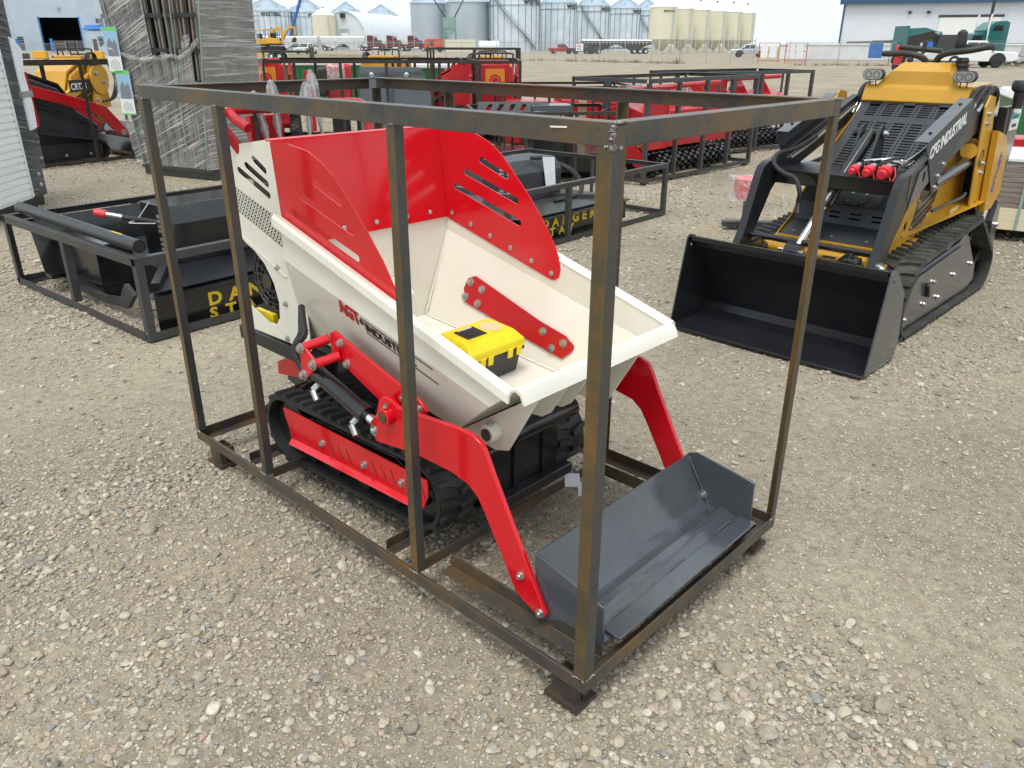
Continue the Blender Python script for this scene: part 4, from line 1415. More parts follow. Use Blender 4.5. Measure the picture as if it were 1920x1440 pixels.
tp = MB().sheet([(-HW, .94, .60), (HW, .94, .60), (HW, .76, .525), (-HW, .76, .525)], .004).build('toe_plate', 'hoodg', ld)
for x in (-.25, .0, .22):
    bolt(tp, (x, .80, .546), (0, -.4, .9), .007)
MB().box(-.34, .34, .735, .76, .49, .522).build('nose_bar', 'yel', ld)
core = MB().prism([(.80, .18), (.80, .50), (.97, .57), (1.02, .68), (1.16, .76), (1.83, 1.27), (2.22, 1.27), (2.22, .18)], 'yz', -.30, .30).build('engine_bay', 'dark', ld)
for x in (-.225, 0, .225):
    MB().box(x - .035, x + .035, 1.775, 1.805, 1.335, 1.345).obox((x, 1.765, 1.298), (.035, 0, 0), (0, .026, .020), (0, -.004, .005)).build('hood_hinge', 'blk', ld)
# yellow side plates
SP = [(.60, .36), (.62, .44), (.72, .50), (.78, .53), (.95, .62), (1.0, .70), (1.28, .93), (1.80, 1.26), (2.0, 1.26), (2.12, .62), (2.05, .48), (1.2, .40)]
for x, s in ((-.345, -1), (.340, 1)):
    hs = [slot(.80 + k * .075, .43 + k * .055, .86 + k * .075, .50 + k * .055, .010, 3) for k in range(3)] if s > 0 else []
    if s > 0:
        hs += [[(c[0] + c[2] * math.cos(2 * PI * k / 12), c[1] + c[2] * 1.25 * math.sin(2 * PI * k / 12)) for k in range(12)] for c in ((.69, .455, .017), (.80, .515, .015), (1.05, .62, .024))]
    sp = MB().plate(SP, [list(reversed(h)) for h in hs], lambda y, z, t: (t, y, z), x, x + s * .006).build('side_plate', 'yel', ld)
    if s > 0:
        # black mesh window
        mw = [(1.13, .57), (1.22, .80), (1.32, .90), (1.50, .93), (1.56, .86), (1.50, .72), (1.38, .62), (1.22, .55), (1.15, .545)]
        w = MB().prism(mw, 'yz', x + .0065, x + .009).build('side_mesh', 'blk', sp)
        for k in range(9):
            for j in range(6):
                y, z = 1.17 + k * .038 + j * .012, .585 + j * .048 + k * .012
                if z < .50 + (y - 1.0) * .95 and z > .40 + (y - 1.0) * .5 and y < 1.52:
                    MB().obox((x + .0095, y, z), (.0008, 0, 0), (0, .013, .006), (0, -.002, .004)).build('mesh_slot', 'dark', w)
        for (y, z) in ((1.14, .60), (1.20, .76), (1.30, .89), (1.40, .645), (1.53, .80), (1.18, .555)):
            bolt(w, (x + .009, y, z), (1, 0, 0), .008, RIVET, 'rivet')
    # fender ledge
    MB().sheet([(x, 1.02, .565), (x + s * .02, 1.0, .56), (x + s * .17, 1.95, .66), (x + s * .17, 2.10, .67), (x, 2.10, .67)], .006).build('fender', 'yel', ld)
    MB().prism([(.60, .36), (.60, .42), (1.2, .53), (1.2, .42)], 'yz', x, x + s * .05).build('lower_skirt', 'yel', ld)
# tracks
for x0, x1 in ((-.565, -.31), (.31, .565)):
    s = 1 if x0 > 0 else -1
    tr = make_track(ld, [(.80, .19, .175), (2.28, .165, .150), (1.90, .475, .10), (.86, .30, .175)], x0, x1, lambda a, b_, c: (b_, a, c), 'rubd', .022, .020, .075)
    xo = x1 if s > 0 else x0
    cv = MB().prism([(.66, .10), (.70, .30), (.82, .40), (1.60, .46), (1.72, .50), (1.78, .48), (2.12, .20), (2.15, .10), (2.0, .055), (.72, .055)], 'yz', xo - s * .05, xo - s * .035).build('track_frame', 'greyp', tr, bevel=.004)
    MB().prism([(.72, .26), (.82, .36), (1.60, .42), (1.60, .445), (.81, .385), (.70, .29)], 'yz', xo - s * .035, xo - s * .012).build('frame_ledge', 'greyp', cv)
    MB().beam((xo - s * .028, 1.06, .29), (xo - s * .028, 1.12, .20), .03, .04, (1, 0, 0)).build('tension_bracket', 'blk', cv, bevel=.008)
    for (y, z) in ((.78, .12), (1.22, .27), (1.36, .14), (1.62, .24), (1.98, .25), (1.10, .15)):
        bolt(cv, (xo - s * .034, y, z), (s, 0, 0), .015)
    for y in (1.05, 1.35, 1.65, 1.95):
        MB().ring((xo - s * .05, y, .085), (xo - s * .19, y, .085), .058, .02, 18).build('road_roller', 'blk', tr)
    MB().ring((xo - s * .06, 1.90, .475), (xo - s * .16, 1.90, .475), .078, .03, 18).build('sprocket', 'blk', tr)
    MB().ring((xo - s * .06, 2.28, .165), (xo - s * .18, 2.28, .165), .12, .05, 18).build('idler_wheel', 'blk', tr)
# control housing
ch = MB().prism([(1.755, 1.305), (1.785, 1.385), (1.80, 1.408), (2.24, 1.425), (2.30, 1.36), (2.24, 1.20), (1.88, 1.20)], 'yz', -.335, .345).build('control_housing', 'yel', ld, smooth=0, bevel=.005)
tz = MB()
b0 = [(-.265, 1.815), (.265, 1.815), (.265, 2.14), (-.265, 2.14)]
b1 = [(-.185, 1.822), (.185, 1.822), (.185, 2.12), (-.185, 2.12)]
b2 = [(-.15, 1.92), (.15, 1.92), (.15, 2.08), (-.15, 2.08)]
tz.add([(x, y, 1.405) for x, y in b0] + [(x, y, 1.495) for x, y in b1] + [(x, y, 1.548) for x, y in b2],
       [(0, 1, 5, 4), (1, 2, 6, 5), (2, 3, 7, 6), (3, 0, 4, 7), (4, 5, 9, 8), (5, 6, 10, 9), (6, 7, 11, 10), (7, 4, 8, 11), (8, 9, 10, 11)])
tz.build('console_cowl', 'yel', ch, smooth=0, bevel=.003)
for x in (-.285, .295):
    c = Vector((x, 1.78, 1.470))
    lm = MB()
    q = [(c.x + .035 * sx + .036 * math.cos(a), c.z + .036 * math.sin(a)) for sx, a0 in ((1, -PI / 2), (-1, PI / 2)) for a in [a0 + PI * k / 8 for k in range(9)]]
    lm.prism(q, 'xz', c.y - .02, c.y + .03)
    lmp = lm.build('work_light', 'plas', ld, bevel=.005)
    q2 = [(c.x + (p - c.x) * .92, c.z + (w - c.z) * .86) for p, w in q]
    MB().prism(q2, 'xz', c.y - .023, c.y - .0205).build('lens', 'lens', lmp)
    for dx in (-.027, .027):
        MB().ring((c.x + dx, c.y - .0265, c.z), (c.x + dx, c.y - .0235, c.z), .022, .0195, 16).build('reflector', 'plas', lmp)
    MB().tube([(c.x - .02, c.y, c.z - .035), (c.x - .02, c.y + .01, c.z - .068)], .004, 6).tube([(c.x + .02, c.y, c.z - .035), (c.x + .02, c.y + .01, c.z - .068)], .004, 6).build('light_bracket', 'blk', lmp)
# handlebars, joystick and boot
for pts_, r_ in (([(-.33, 2.00, 1.60), (-.15, 1.98, 1.60), (-.06, 2.0, 1.575), (-.04, 2.06, 1.53)], .020), ([(-.26, 2.10, 1.645), (-.1, 2.10, 1.63), (.02, 2.12, 1.62)], .018), ([(.02, 2.02, 1.545), (.06, 1.98, 1.59), (.14, 1.93, 1.612), (.24, 1.93, 1.625), (.33, 1.98, 1.645), (.345, 2.03, 1.65), (.30, 2.07, 1.65), (.18, 2.08, 1.645)], .021)):
    MB().tube(smooth_path(pts_, 7), r_, 12).build('grip_bar', 'plas', ld)
MB().lathe([(.02, .0), (.033, .02), (.036, .08), (.030, .13), (.012, .145), (.001, .147)], 16, (.165, 1.99, 1.605)).build('joystick', 'plas', ld)
MB().lathe([(.055, 0), (.050, .015), (.056, .03), (.046, .045), (.052, .06), (.042, .075), (.048, .09), (.038, .105), (.042, .12), (.03, .14)], 20, (.185, 2.04, 1.44)).build('joystick_boot', 'rub', ld)
MB().lathe([(.016, 0), (.016, .03), (.03, .035), (.012, .045), (.012, .06), (.022, .065), (.022, .09), (.001, .092)], 12, (-.23, 1.99, 1.44)).build('choke_knob', 'plas', ld)
MB().lathe([(.001, 0), (.02, .008), (.022, .02), (.016, .035), (.001, .04)], 12, (-.13, 1.97, 1.545)).build('throttle_knob', 'plas', ld)
MB().cyl((-.09, 2.08, 1.60), (-.09, 2.08, 1.68), .013, 10).build('switch_stalk', 'plas', ld)
# coiled safety lanyard
q = [(-.265 + .026 * math.cos(t * .9), 2.12 + .026 * math.sin(t * .9) , 1.66 - t * .0024) for t in range(56)]
MB().tube(q, .0055, 6).build('lanyard', 'redcap', ld)
# hose bundles
for k in range(3):
    q = smooth_path([(.37 + k * .035, 1.70 + k * .02, 1.30), (.375 + k * .035, 1.80 + k * .02, 1.375), (.385 + k * .03, 1.92, 1.40), (.40 + k * .02, 2.03, 1.34), (.40, 2.1, 1.2)], 8)
    q, r_ = hose_ribs([Vector(p) for p in q], .019, .012)
    MB().tube(q, r_, 10).build('hydraulic_hose', 'hose', ld)
    MB().cyl((.37 + k * .035, 1.70 + k * .02, 1.305), (.367 + k * .035, 1.63 + k * .02, 1.265), .014, 10).build('hose_fitting', 'zincy', ld)
for k in range(2):
    q = smooth_path([(-.40 + k * .03, 1.86, 1.27), (-.40 + k * .03, 1.90, 1.36), (-.395 + k * .03, 1.98, 1.40), (-.38 + k * .02, 2.08, 1.36), (-.37, 2.12, 1.25)], 8)
    q, r_ = hose_ribs([Vector(p) for p in q], .018, .012)
    MB().tube(q, r_, 10).build('hydraulic_hose', 'hose', ld)
    MB().cyl((-.40 + k * .03, 1.855, 1.275), (-.40 + k * .03, 1.80, 1.21), .013, 10).build('hose_fitting', 'zincy', ld)
# rear uprights
for x, s in ((-.50, -1), (.46, 1)):
    up = MB().prism([(1.72, 1.30), (1.78, 1.365), (1.90, 1.35), (1.98, 1.15), (2.13, .90), (2.22, .66), (2.06, .60), (2.02, .66), (1.96, .68), (1.90, .64), (1.86, .66), (1.78, 1.0)], 'yz', x, x + s * .012).build('rear_upright', 'yel', ld, bevel=.002)
    MB().prism([(1.96, 1.14), (2.16, 1.10), (2.30, .98), (2.36, .70), (2.22, .60), (2.06, .60)], 'yz', x + s * .02, x + s * .06).build('upright_wing', 'yel', up, bevel=.003)
    for (y, z) in ((1.82, 1.25), (1.83, 1.19), (1.93, .93), (1.935, .87)):
        bolt(up, (x + s * .012, y, z), (s, 0, 0), .015)
    MB().box(x - .01, x + s * .05, 2.10, 2.40, 1.08, 1.28).build('rear_box', 'blks', ld, bevel=.006)
    pn = MB().prism([(2.16, 1.28), (2.42, 1.28), (2.42, 1.0), (2.38, .86), (2.20, .90)], 'yz', x + s * .05, x + s * .056).build('rear_panel', 'greyp', ld)
    st_ = MB().prism([(2.36, .64), (2.42, .62), (2.55, .08), (2.46, .06), (2.30, .50)], 'yz', x + s * .02, x + s * .07).build('rear_skid', 'greyp', ld, bevel=.003)
    for (y, z) in ((2.41, .46), (2.47, .22), (2.46, .14)):
        bolt(st_, (x + s * .07, y, z), (s, 0, 0), .017)
    if s > 0:
        MB().sheet([(x + .058, 2.19, 1.125), (x + .058, 2.40, 1.125), (x + .058, 2.41, 1.275), (x + .058, 2.20, 1.275)], .001).build('engine_label', 'wht', pn)
        text(pn, 'Kubota', .062, (x + .061, 2.20, 1.20), (0, 1, 0), (0, 0, 1), mat('teal_print', (.03, .25, .30), .5), .001, 1, .1, sx=.95)
        text(pn, 'ENGINE', .030, (x + .061, 2.24, 1.145), (0, 1, 0), (0, 0, 1), 'btxt', .0005)
        text(up, 'CE', .10, (x + .013, 1.865, 1.04), Vector((0, .45, 1)).normalized() * -1, (0, 1, -.3), 'btxt', .002)
        text(up, 'KTT·LGT', .075, (x + .062, 2.15, .72), Vector((0, .15, 1)), (0, -1, .1), 'ptxt', .003, .85)
MB().cyl((.42, 1.75, 1.02), (.34, 2.1, 1.02), .05, 14).build('arm_pivot_tube', 'yel', ld)
MB().lathe([(.03, 0), (.032, .05), (.036, .06), (.036, .10), (.056, .115), (.06, .13), (.06, .16), (.05, .175), (.001, .178)], 20, (.54, 2.17, 1.27)).build('air_intake', 'plas', ld)
MB().box(-.30, .44, 2.2, 2.42, .30, 1.22).build('rear_body', 'blks', ld, bevel=.01)
q = smooth_path([(.42, 1.25, .70), (.44, 1.45, .72), (.45, 1.70, .73), (.45, 1.78, .75)], 6)
MB().tube(q, .010, 8).build('latch_rod', 'steelgrey', ld)
MB().prism([(1.62, .655), (1.80, .665), (1.77, .61), (1.72, .60), (1.71, .61), (1.69, .61), (1.68, .60), (1.65, .60)], 'yz', .42, .424).build('kraft_tag', 'kraft', ld)

# ------------------------------------------------------------------ helpers for things further back
def loc2(o, ang, x, y):
    return (o[0] + math.cos(ang) * x - math.sin(ang) * y, o[1] + math.sin(ang) * x + math.cos(ang) * y)

def crate_frame(label, o, ang, lx, ly, hh, m, nx=2, ny=1, w=.045, z0=.02, group=None, feet=True):
    t = thing('shipping_crate', label, 'crate', (o[0], o[1], 0), ang, group)
    q = .005
    for y, s in ((0, 1), (ly, -1)):
        MB().angle((0, y, hh), (lx, y, hh), (0, 0, -1), (0, s, 0), w, q).build('top_rail', m, t)
        MB().angle((0, y, z0), (lx, y, z0), (0, 0, 1), (0, s, 0), w, q).build('bottom_rail', m, t)
    for x, s in ((0, 1), (lx, -1)):
        MB().angle((x, w, hh - .002), (x, ly - w, hh - .002), (0, 0, -1), (s, 0, 0), w, q).build('top_rail', m, t)
        MB().angle((x, w, z0 + .002), (x, ly - w, z0 + .002), (0, 0, 1), (s, 0, 0), w, q).build('bottom_rail', m, t)
    p0, p1 = z0 + w, hh - w
    for i in range(nx + 2):
        x = (lx - w) * i / (nx + 1)
        for y, s in ((0, 1), (ly, -1)):
            MB().angle((x, y, p0), (x, y, p1), (1, 0, 0), (0, s, 0), w, q).build('post', m, t)
    for i in range(ny):
        y = ly * (i + 1) / (ny + 1)
        for x, s in ((0, 1), (lx, -1)):
            MB().angle((x, y, p0), (x, y, p1), (0, 1, 0), (s, 0, 0), w, q).build('post', m, t)
    if feet:
        for x in (.05, lx - .13):
            for y in (.01, ly - .09):
                MB().box(x, x + .08, y, y + .08, -.015, z0 - .001).build('foot', m, t)
    return t

def cutter(label, o, ang, sx, m_deck, m_box, left, tx, b1, b2):
    """rotary brush cutter lying on its deck: long warning face along x at y = 0"""
    t = thing('brush_cutter', label, 'brush cutter', (o[0], o[1], 0), ang)
    # skirt with the warning lettering
    sk = MB().box(sx, sx + 1.55, .095, .103, .004 if left else .05, .225).build('front_skirt', 'blk', t, bevel=.002)
    MB().box(sx - .02, sx + 1.57, .060, .180, .226, .236).build('skirt_ledge', m_deck, sk)
    text(sk, 'DANGER', .118, (tx, .0935, b1), (1, 0, 0), (0, 0, 1), 'ytxt', .004, 1.75, sx=1.15)
    text(sk, 'STAY', .098, (tx, .0935, b2), (1, 0, 0), (0, 0, 1), 'ytxt', .004, 2.0, sx=1.25)
    dk = MB().prism([(.14, .10), (1.67, .10), (1.8, .4), (1.8, 1.55), (1.5, 1.8), (.50, 1.8), (.46, 1.0), (.42, .45)] if left else [(sx + .0, .10), (sx + 1.38, .10), (sx + 1.50, .40), (sx + 1.50, 1.55), (sx + 1.25, 1.82), (sx + .05, 1.82), (sx - .28, 1.5), (sx - .28, .42)], 'xy', .250, .262).build('deck', m_deck, t, bevel=.003)
    # curved side skids
    for x in ((.44, sx + 1.48) if left else (sx - .27, sx + 1.48)):
        MB().prism([(.36, .26), (1.72, .26), (1.78, .20), (1.70, .10), (1.45, .055), (.70, .045), (.45, .08), (.34, .17)], 'yz', x, x + .012).build('side_skid', m_deck if left else 'blk', t)
    MB().box(sx + .35, sx + 1.48, 1.70, 1.712, .05, .25).build('rear_skirt', 'blk', t)
    # stiffener bars over the deck
    MB().beam((sx + .05, .16, .275), (sx + .62, 1.0, .275), .05, .05).build('deck_bar', m_deck, t)
    MB().beam((sx + 1.3, .16, .275), (sx + .80, 1.0, .275), .05, .05).build('deck_bar', m_deck, t)
    # motor cover
    bx = MB()
    bx.prism([(.62, .262), (.62, .53), (.71, .64), (1.05, .64), (1.05, .262)], 'yz', sx + .46, sx + 1.15)
    bo = bx.build('motor_cover', m_box, t, bevel=.006)
    for r0 in range(2):
        for c0 in range(2):
            for k in range(4):
                zz = .30 + r0 * .16 + k * .034
                MB().obox((sx + .4585, .70 + c0 * .10, zz), (.002, 0, 0), (0, .028, 0), (0, 0, .010)).build('vent_hole', 'lens', bo)
    # mounting plate at the back
    MB().sheet([(sx - .05, 1.60, .10), (sx + 1.15, 1.60, .10), (sx + 1.15, 1.72, .50), (sx - .05, 1.72, .50)], .012).build('mounting_plate', 'blk', t)
    MB().box(sx - .05, sx + 1.15, 1.50, 1.60, .10, .13).build('mounting_lip', 'blk', t)
    return t

# ------------------------------------------------------------------ left: brush cutter in a low crate, pole across it
LO, LAng = (-2.18, 4.42), .88
crate_frame('low dark steel crate around the black brush cutter left of the dumper', LO, LAng, 1.95, 1.98, .51, 'steelgrey', 1, 1, .050, .0)
cl = cutter('black brush cutter with yellow danger lettering beside the dumper tracks', LO, LAng, .12, 'blks', 'blk', True, .46, .100, .012)
hp = smooth_path([(.42, 1.02, .555), (.62, .80, .50), (.80, .66, .34), (1.1, .52, .31), (1.5, .42, .33)], 10)
q, r_ = hose_ribs([Vector(p) for p in hp], .018, .012)
MB().tube(q, r_, 10).build('hydraulic_hose', 'hose', cl)
MB().cyl((.43, 1.01, .553), (.35, 1.10, .575), .020, 12).build('hose_coupling', 'zincy', cl)
MB().cyl((.36, 1.09, .573), (.31, 1.15, .588), .028, 14).build('red_cap', 'redcap', cl, bevel=.004)
MB().tube(smooth_path([(.48, .95, .53), (.40, .85, .54), (.55, .80, .52)], 5), .003, 5).tube([(.49, .94, .53), (.55, .84, .66)], .003, 5).build('zip_tie', 'wht', cl)
# wedge frame at the left of the cutter
MB().prism([(.20, .10), (.45, .10), (.45, .42), (.20, .38)], 'xz', 1.0, 1.86).build('side_channel', 'blk', cl, bevel=.004)
MB().prism([(.20, .06), (.75, .05), (.75, .08), (.20, .10)], 'xz', 1.0, 1.90).build('base_channel', 'blks', cl)
MB().prism([(.40, .18), (.52, .07), (.80, .05), (1.3, .06), (1.3, .09), (.82, .10), (.60, .13), (.50, .24)], 'yz', .13, .16).build('curved_shoe', 'steelgrey', cl)
a, c_ = loc2(LO, LAng, .09, .10), loc2(LO, LAng, .12, 1.93)
pole = thing('steel_pole', 'dark round pole lying along the crate edge above the left brush cutter', 'pole', (a[0], a[1], .512), math.atan2(c_[1] - a[1], c_[0] - a[0]))
MB().ring((0, 0, .040), (1.83, 0, .040), .040, .034, 28).build('tube', 'blks', pole)
MB().cyl((.004, 0, .040), (.012, 0, .040), .0345, 24).build('end_cap', 'rub', pole)
st_ = MB()
st_.add([(x, -math.cos(a_) * .0407, .040 + math.sin(a_) * .0407) for x in (.22, .36) for a_ in [R(20 + 15 * k) for k in range(6)]], [(k, k + 1, k + 7, k + 6) for k in range(5)])
st_.build('warning_sticker', 'ytxt', pole)

# ------------------------------------------------------------------ behind the bin: second cutter
RO, RAng = (.54, 7.15), .85
RO2 = loc2(RO, RAng, -.9, -.02)
crate_frame('low grey steel crate around the grey brush cutter behind the dumper bin', RO2, RAng, 2.52, 1.9, .53, 'steelgrey', 2, 1, .045, .0)
cr_ = cutter('grey brush cutter with danger lettering behind the dumper bin', RO2, RAng, .35, 'steelgrey', 'hoodg', False, .56, .140, .060)
hp = smooth_path([(1.20, .9, .62), (1.42, .82, .60), (1.62, .62, .50), (1.66, .5, .36), (1.5, .42, .285), (1.1, .40, .28)], 10)
for k in range(2):
    q, r_ = hose_ribs([Vector(p) + Vector((.07 * k, .03 * k, 0)) for p in hp], .018, .014)
    MB().tube(q, r_, 8).build('hydraulic_hose', 'hose', cr_)
MB().sheet([(1.20, .62, .66), (1.36, .60, .65), (1.34, .56, .36), (1.22, .58, .36)], .002).build('paper_sheet', 'paper', cr_)
MB().cyl((1.08, .66, .66), (1.20, .64, .655), .02, 8).build('hose_coupling', 'plas', cr_)

# third cutter further back with slotted guard
TO, TAng = (-.48, 10.2), .12
crate_frame('low steel crate around the slotted black brush cutter', TO, TAng, 1.95, 1.5, .88, 'steelblk', 2, 1, .04)
t3 = thing('brush_cutter', 'black brush cutter with slotted grey guard and yellow brush lettering', 'brush cutter', (TO[0], TO[1], 0), TAng)
g3 = MB().plate([(.10, 0), (1.05, .08), (1.05, .38), (.10, .38)], [list(reversed(slot(.22 + k * .15, .12, .27 + k * .15, .28, .06, 4))) for k in range(5)], lambda x, y, t: (x, .5 + y * .6, .82 + y * .35 + t), 0, .008)
g3.build('slotted_guard', 'steelgrey', t3)
MB().box(.05, 1.80, .3, 1.3, .10, .34).build('deck', 'blk', t3, bevel=.01)
MB().prism([(.35, .34), (.35, .86), (.42, .93), (.85, .93), (.90, .34)], 'yz', .80, 1.32).build('motor_cover', 'blk', t3, bevel=.006)
tx = text(t3, 'BRUSH', .11, (.86, .348, .74), (1, 0, 0), (0, 0, 1), 'ytxt', .004)
text(t3, 'CUTTER', .11, (.86, .348, .61), (1, 0, 0), (0, 0, 1), 'ytxt', .004)
text(t3, 'DANGER', .09, (.70, .298, .22), (1, 0, 0), (0, 0, 1), 'ytxt', .004)
for k in range(3):
    MB().cyl((1.34, .45 + k * .1, .72 + k * .04), (1.50, .40 + k * .1, .70), .02, 8).build('hose_coupling', 'zincy', t3)

# ------------------------------------------------------------------ red soil tillers in grey crates
def tiller(label, clabel, o, ang, k):
    crate_frame(clabel, o, ang, 2.75, 1.25, 1.27, 'steelgrey', 3, 1, .05)
    t = thing('soil_tiller', label, 'tiller', (o[0], o[1], 0), ang)
    MB().box(.12, .62, .10, .16, .40, 1.14).build('gear_guard', 'redm', t, bevel=.006)
    MB().box(.10, .64, .08, .16, 1.145, 1.17).build('guard_top', 'redm', t, bevel=.004)
    for x in (.16, .58):
        for z in (.50, .75, 1.0):
            bolt(t, (x, .098, z), (0, -1, 0), .012)
    MB().cyl((.10, .45, 1.12), (2.4, .45, 1.16), .035, 16).build('top_bar', 'redm', t)
    MB().prism([(.25, .55), (.25, .85), (.60, .95), (.95, .85), (.95, .50)], 'yz', .25, 2.45).build('rotor_hood', 'redm', t, bevel=.01)
    for x in (.9, 1.5, 2.1):
        MB().prism([(.30, .80), (.60, 1.15), (.75, 1.10), (.60, .9)], 'yz', x, x + .02).build('hitch_plate', 'redm', t)
    MB().box(.30, 2.40, .16, .24, .40, .50).build('frame_beam', 'redm', t, bevel=.008)
    MB().prism([(.15, .16), (.28, .18), (.62, .45), (.62, .58), (.50, .58), (.10, .26)], 'yz', .18, .24).build('drive_arm', 'redm', t)
    # press rollers with studs
    for yy, zz in ((.22, .19), (.52, .22)):
        ro = MB().cyl((.40, yy, zz), (2.35, yy, zz), .11, 20).build('press_roller', 'blk', t)
        sd_ = MB()
        for i in range(24):
            for j in range(10):
                a_ = 2 * PI * (j + .5 * (i % 2)) / 10
                c = Vector((.44 + i * .08, yy + .118 * math.cos(a_), zz + .118 * math.sin(a_)))
                n_ = Vector((0, math.cos(a_), math.sin(a_)))
                tn = Vector((0, -n_.z, n_.y))
                sd_.obox(c + n_ * .012, Vector((.028, 0, 0)), tn * .022, n_ * .016)
        sd_.build('roller_studs', 'blk', ro)
        MB().ring((.36, yy, zz), (.39, yy, zz), .05, .025, 16).build('bearing', 'steelgrey', ro)
    MB().cyl((.70, .12, .50), (.70, .16, .85), .018, 10).build('spring_strut', 'zincy', t)
    MB().box(1.25, 1.75, .5, .9, 1.0, 1.13).build('gearbox', 'bag', t, bevel=.03)
    MB().box(.6, 1.1, .9, .93, .9, 1.15).build('chrome_panel', 'chrome', t)
    MB().box(.5, 1.4, .06, .16, .03, .055).build('wood_block', 'wood', t)
    return t
tiller('red tiller with studded black rollers in the crate nearest the dumper', 'tall grey steel crate around the nearer red tiller', (1.68, 10.25), .80, 0)
tiller('red tiller with studded black rollers in the crate behind the loader arm', 'tall grey steel crate around the farther red tiller', (3.0, 13.0), .62, 1)

# ------------------------------------------------------------------ white wrapped box at the left edge
wb = thing('wrapped_box', 'tall white panelled box wrapped in film at the left edge', 'box', (-6.37, 7.25, 0), R(3))
MB().box(0, 1.22, 0, 1.58, .10, 2.5).build('carton', 'whitep', wb, bevel=.01)
cs = MB()
for k in range(34):
    z = .14 + k * .07
    cs.box(1.2205, 1.228, .02, 1.30, z, z + .045)
cs.build('ribbed_panel', mat('pale_panel', (.84, .86, .86), .5), wb)
MB().box(.95, 1.232, 1.31, 1.60, .10, 2.5).build('corner_protector', mat('charcoal_board', (.035, .035, .042), .6), wb, bevel=.008)
MB().box(1.2285, 1.236, 1.285, 1.315, .12, 2.5).build('edge_trim', 'wht', wb)
MB().prism([(1.52, .78), (1.66, .80), (1.68, 1.05), (1.64, 1.35), (1.70, 1.60), (1.52, 1.72)], 'yz', 1.18, 1.26).build('foam_strip', 'foam', wb, bevel=.02)
MB().box(1.16, 1.264, 1.48, 1.70, 1.12, 1.18).build('grey_tape', mat('grey_tape', (.30, .31, .32), .4), wb)
for z in (.22, .33):
    bolt(wb, (1.232, 1.50, z), (1, 0, 0), .02, RIVET)
fl = MB()
nz_ = 60
for i in range(nz_ + 1):
    z = .12 + 2.4 * i / nz_
    for (x, y) in ((1.25, .0), (1.255, .8), (1.25, 1.3), (1.262, 1.62), (1.15, 1.64), (.9, 1.62)):
        fl.v.append((x + random.uniform(-.006, .006), y, z + random.uniform(-.004, .004)))
for i in range(nz_):
    for j in range(5):
        fl.f.append((i * 6 + j, i * 6 + j + 1, (i + 1) * 6 + j + 1, (i + 1) * 6 + j))
fl.build('stretch_film', 'filmb', wb, smooth=60)
MB().box(.02, 1.2, .02, 1.56, .0, .10).build('pallet', 'blks', wb)

# ------------------------------------------------------------------ film-wrapped pallet of fence panels
ps = thing('wrapped_fence_stack', 'tall pallet of black fence panels wrapped in torn stretch film', 'pallet stack', (-5.12, 11.11, 0), R(-27))
PWd = 1.34
M['panel'] = mat('dusty_black_panel', (.12, .112, .10), .6, 0, (.20, .185, .165), 4)
for i in range(24):
    t = i / 23
    x0 = .03 + (PWd - .08) * t
    x1 = x0 + (-.34 + .44 * t)
    dx = .024 + .006 * (i % 3)
    y0 = .02 + random.uniform(-.02, .03)
    hgt = 2.30 + random.uniform(-.05, .12) + (.12 if t > .6 else 0)
    m = 'panel' if i % 3 else 'blks'
    if t > .55 and i % 2 == 0:
        m = mat('weathered_batten', (.24, .19, .15), .8, 0, (.15, .13, .11), 6) if 'batten' not in M else M['batten']
        M['batten'] = m
    b_ = MB()
    b_.add([(x0, y0, .13), (x0 + dx, y0, .13), (x0 + dx, 1.0, .13), (x0, 1.0, .13), (x1, y0, hgt), (x1 + dx, y0, hgt), (x1 + dx, 1.0, hgt), (x1, 1.0, hgt)],
           [(0, 3, 2, 1), (4, 5, 6, 7), (0, 1, 5, 4), (1, 2, 6, 5), (2, 3, 7, 6), (3, 0, 4, 7)])
    b_.build('fence_panel', m, ps)
for z in (.45, .82, 1.18, 1.55, 1.95):
    e = (z / 2.3)
    MB().box(-.02 - .34 * e + .02, PWd + .08 * e, .008, .022, z, z + .05).build('cross_rail', 'blks', ps)
for k in range(3):
    MB().box(.0, PWd, .04 + k * .42, .14 + k * .42, .0, .09).build('pallet_runner', 'steelgrey', ps)
MB().box(.0, PWd, .0, 1.02, .09, .128).build('pallet_deck', 'steelgrey', ps)
fl = MB()
NX, NZ = 44, 70
for j in range(NZ + 1):
    z = .14 + 2.35 * j / NZ
    e = z / 2.3
    xa, xb = -.03 - .34 * e, PWd + .05 + .08 * e
    for i in range(NX + 1):
        s_ = i / NX
        if s_ < .72:
            x, y = xa + (xb - xa) * s_ / .72, -.03
        else:
            x, y = xb, -.03 + 1.05 * (s_ - .72) / .28
        wv = mnoise.noise((x * 1.6 + z * 3.0, z * 9 - x * 4, 2.2)) * .022 + mnoise.noise((x * 7, z * 26 - x * 9, 5.0)) * .010
        fl.v.append((x + (wv if s_ >= .72 else 0), y - abs(wv) if s_ < .72 else y, z))
for j in range(NZ):
    for i in range(NX):
        x = i / NX
        z = .14 + 2.35 * j / NZ
        if .36 < x < .72 and z > 1.62 + .5 * mnoise.noise((x * 9, z * 2, 4)) - (x - .36) * .6:
            continue
        fl.f.append((j * (NX + 1) + i, j * (NX + 1) + i + 1, (j + 1) * (NX + 1) + i + 1, (j + 1) * (NX + 1) + i))
fl.build('stretch_film', 'film', ps, smooth=80)
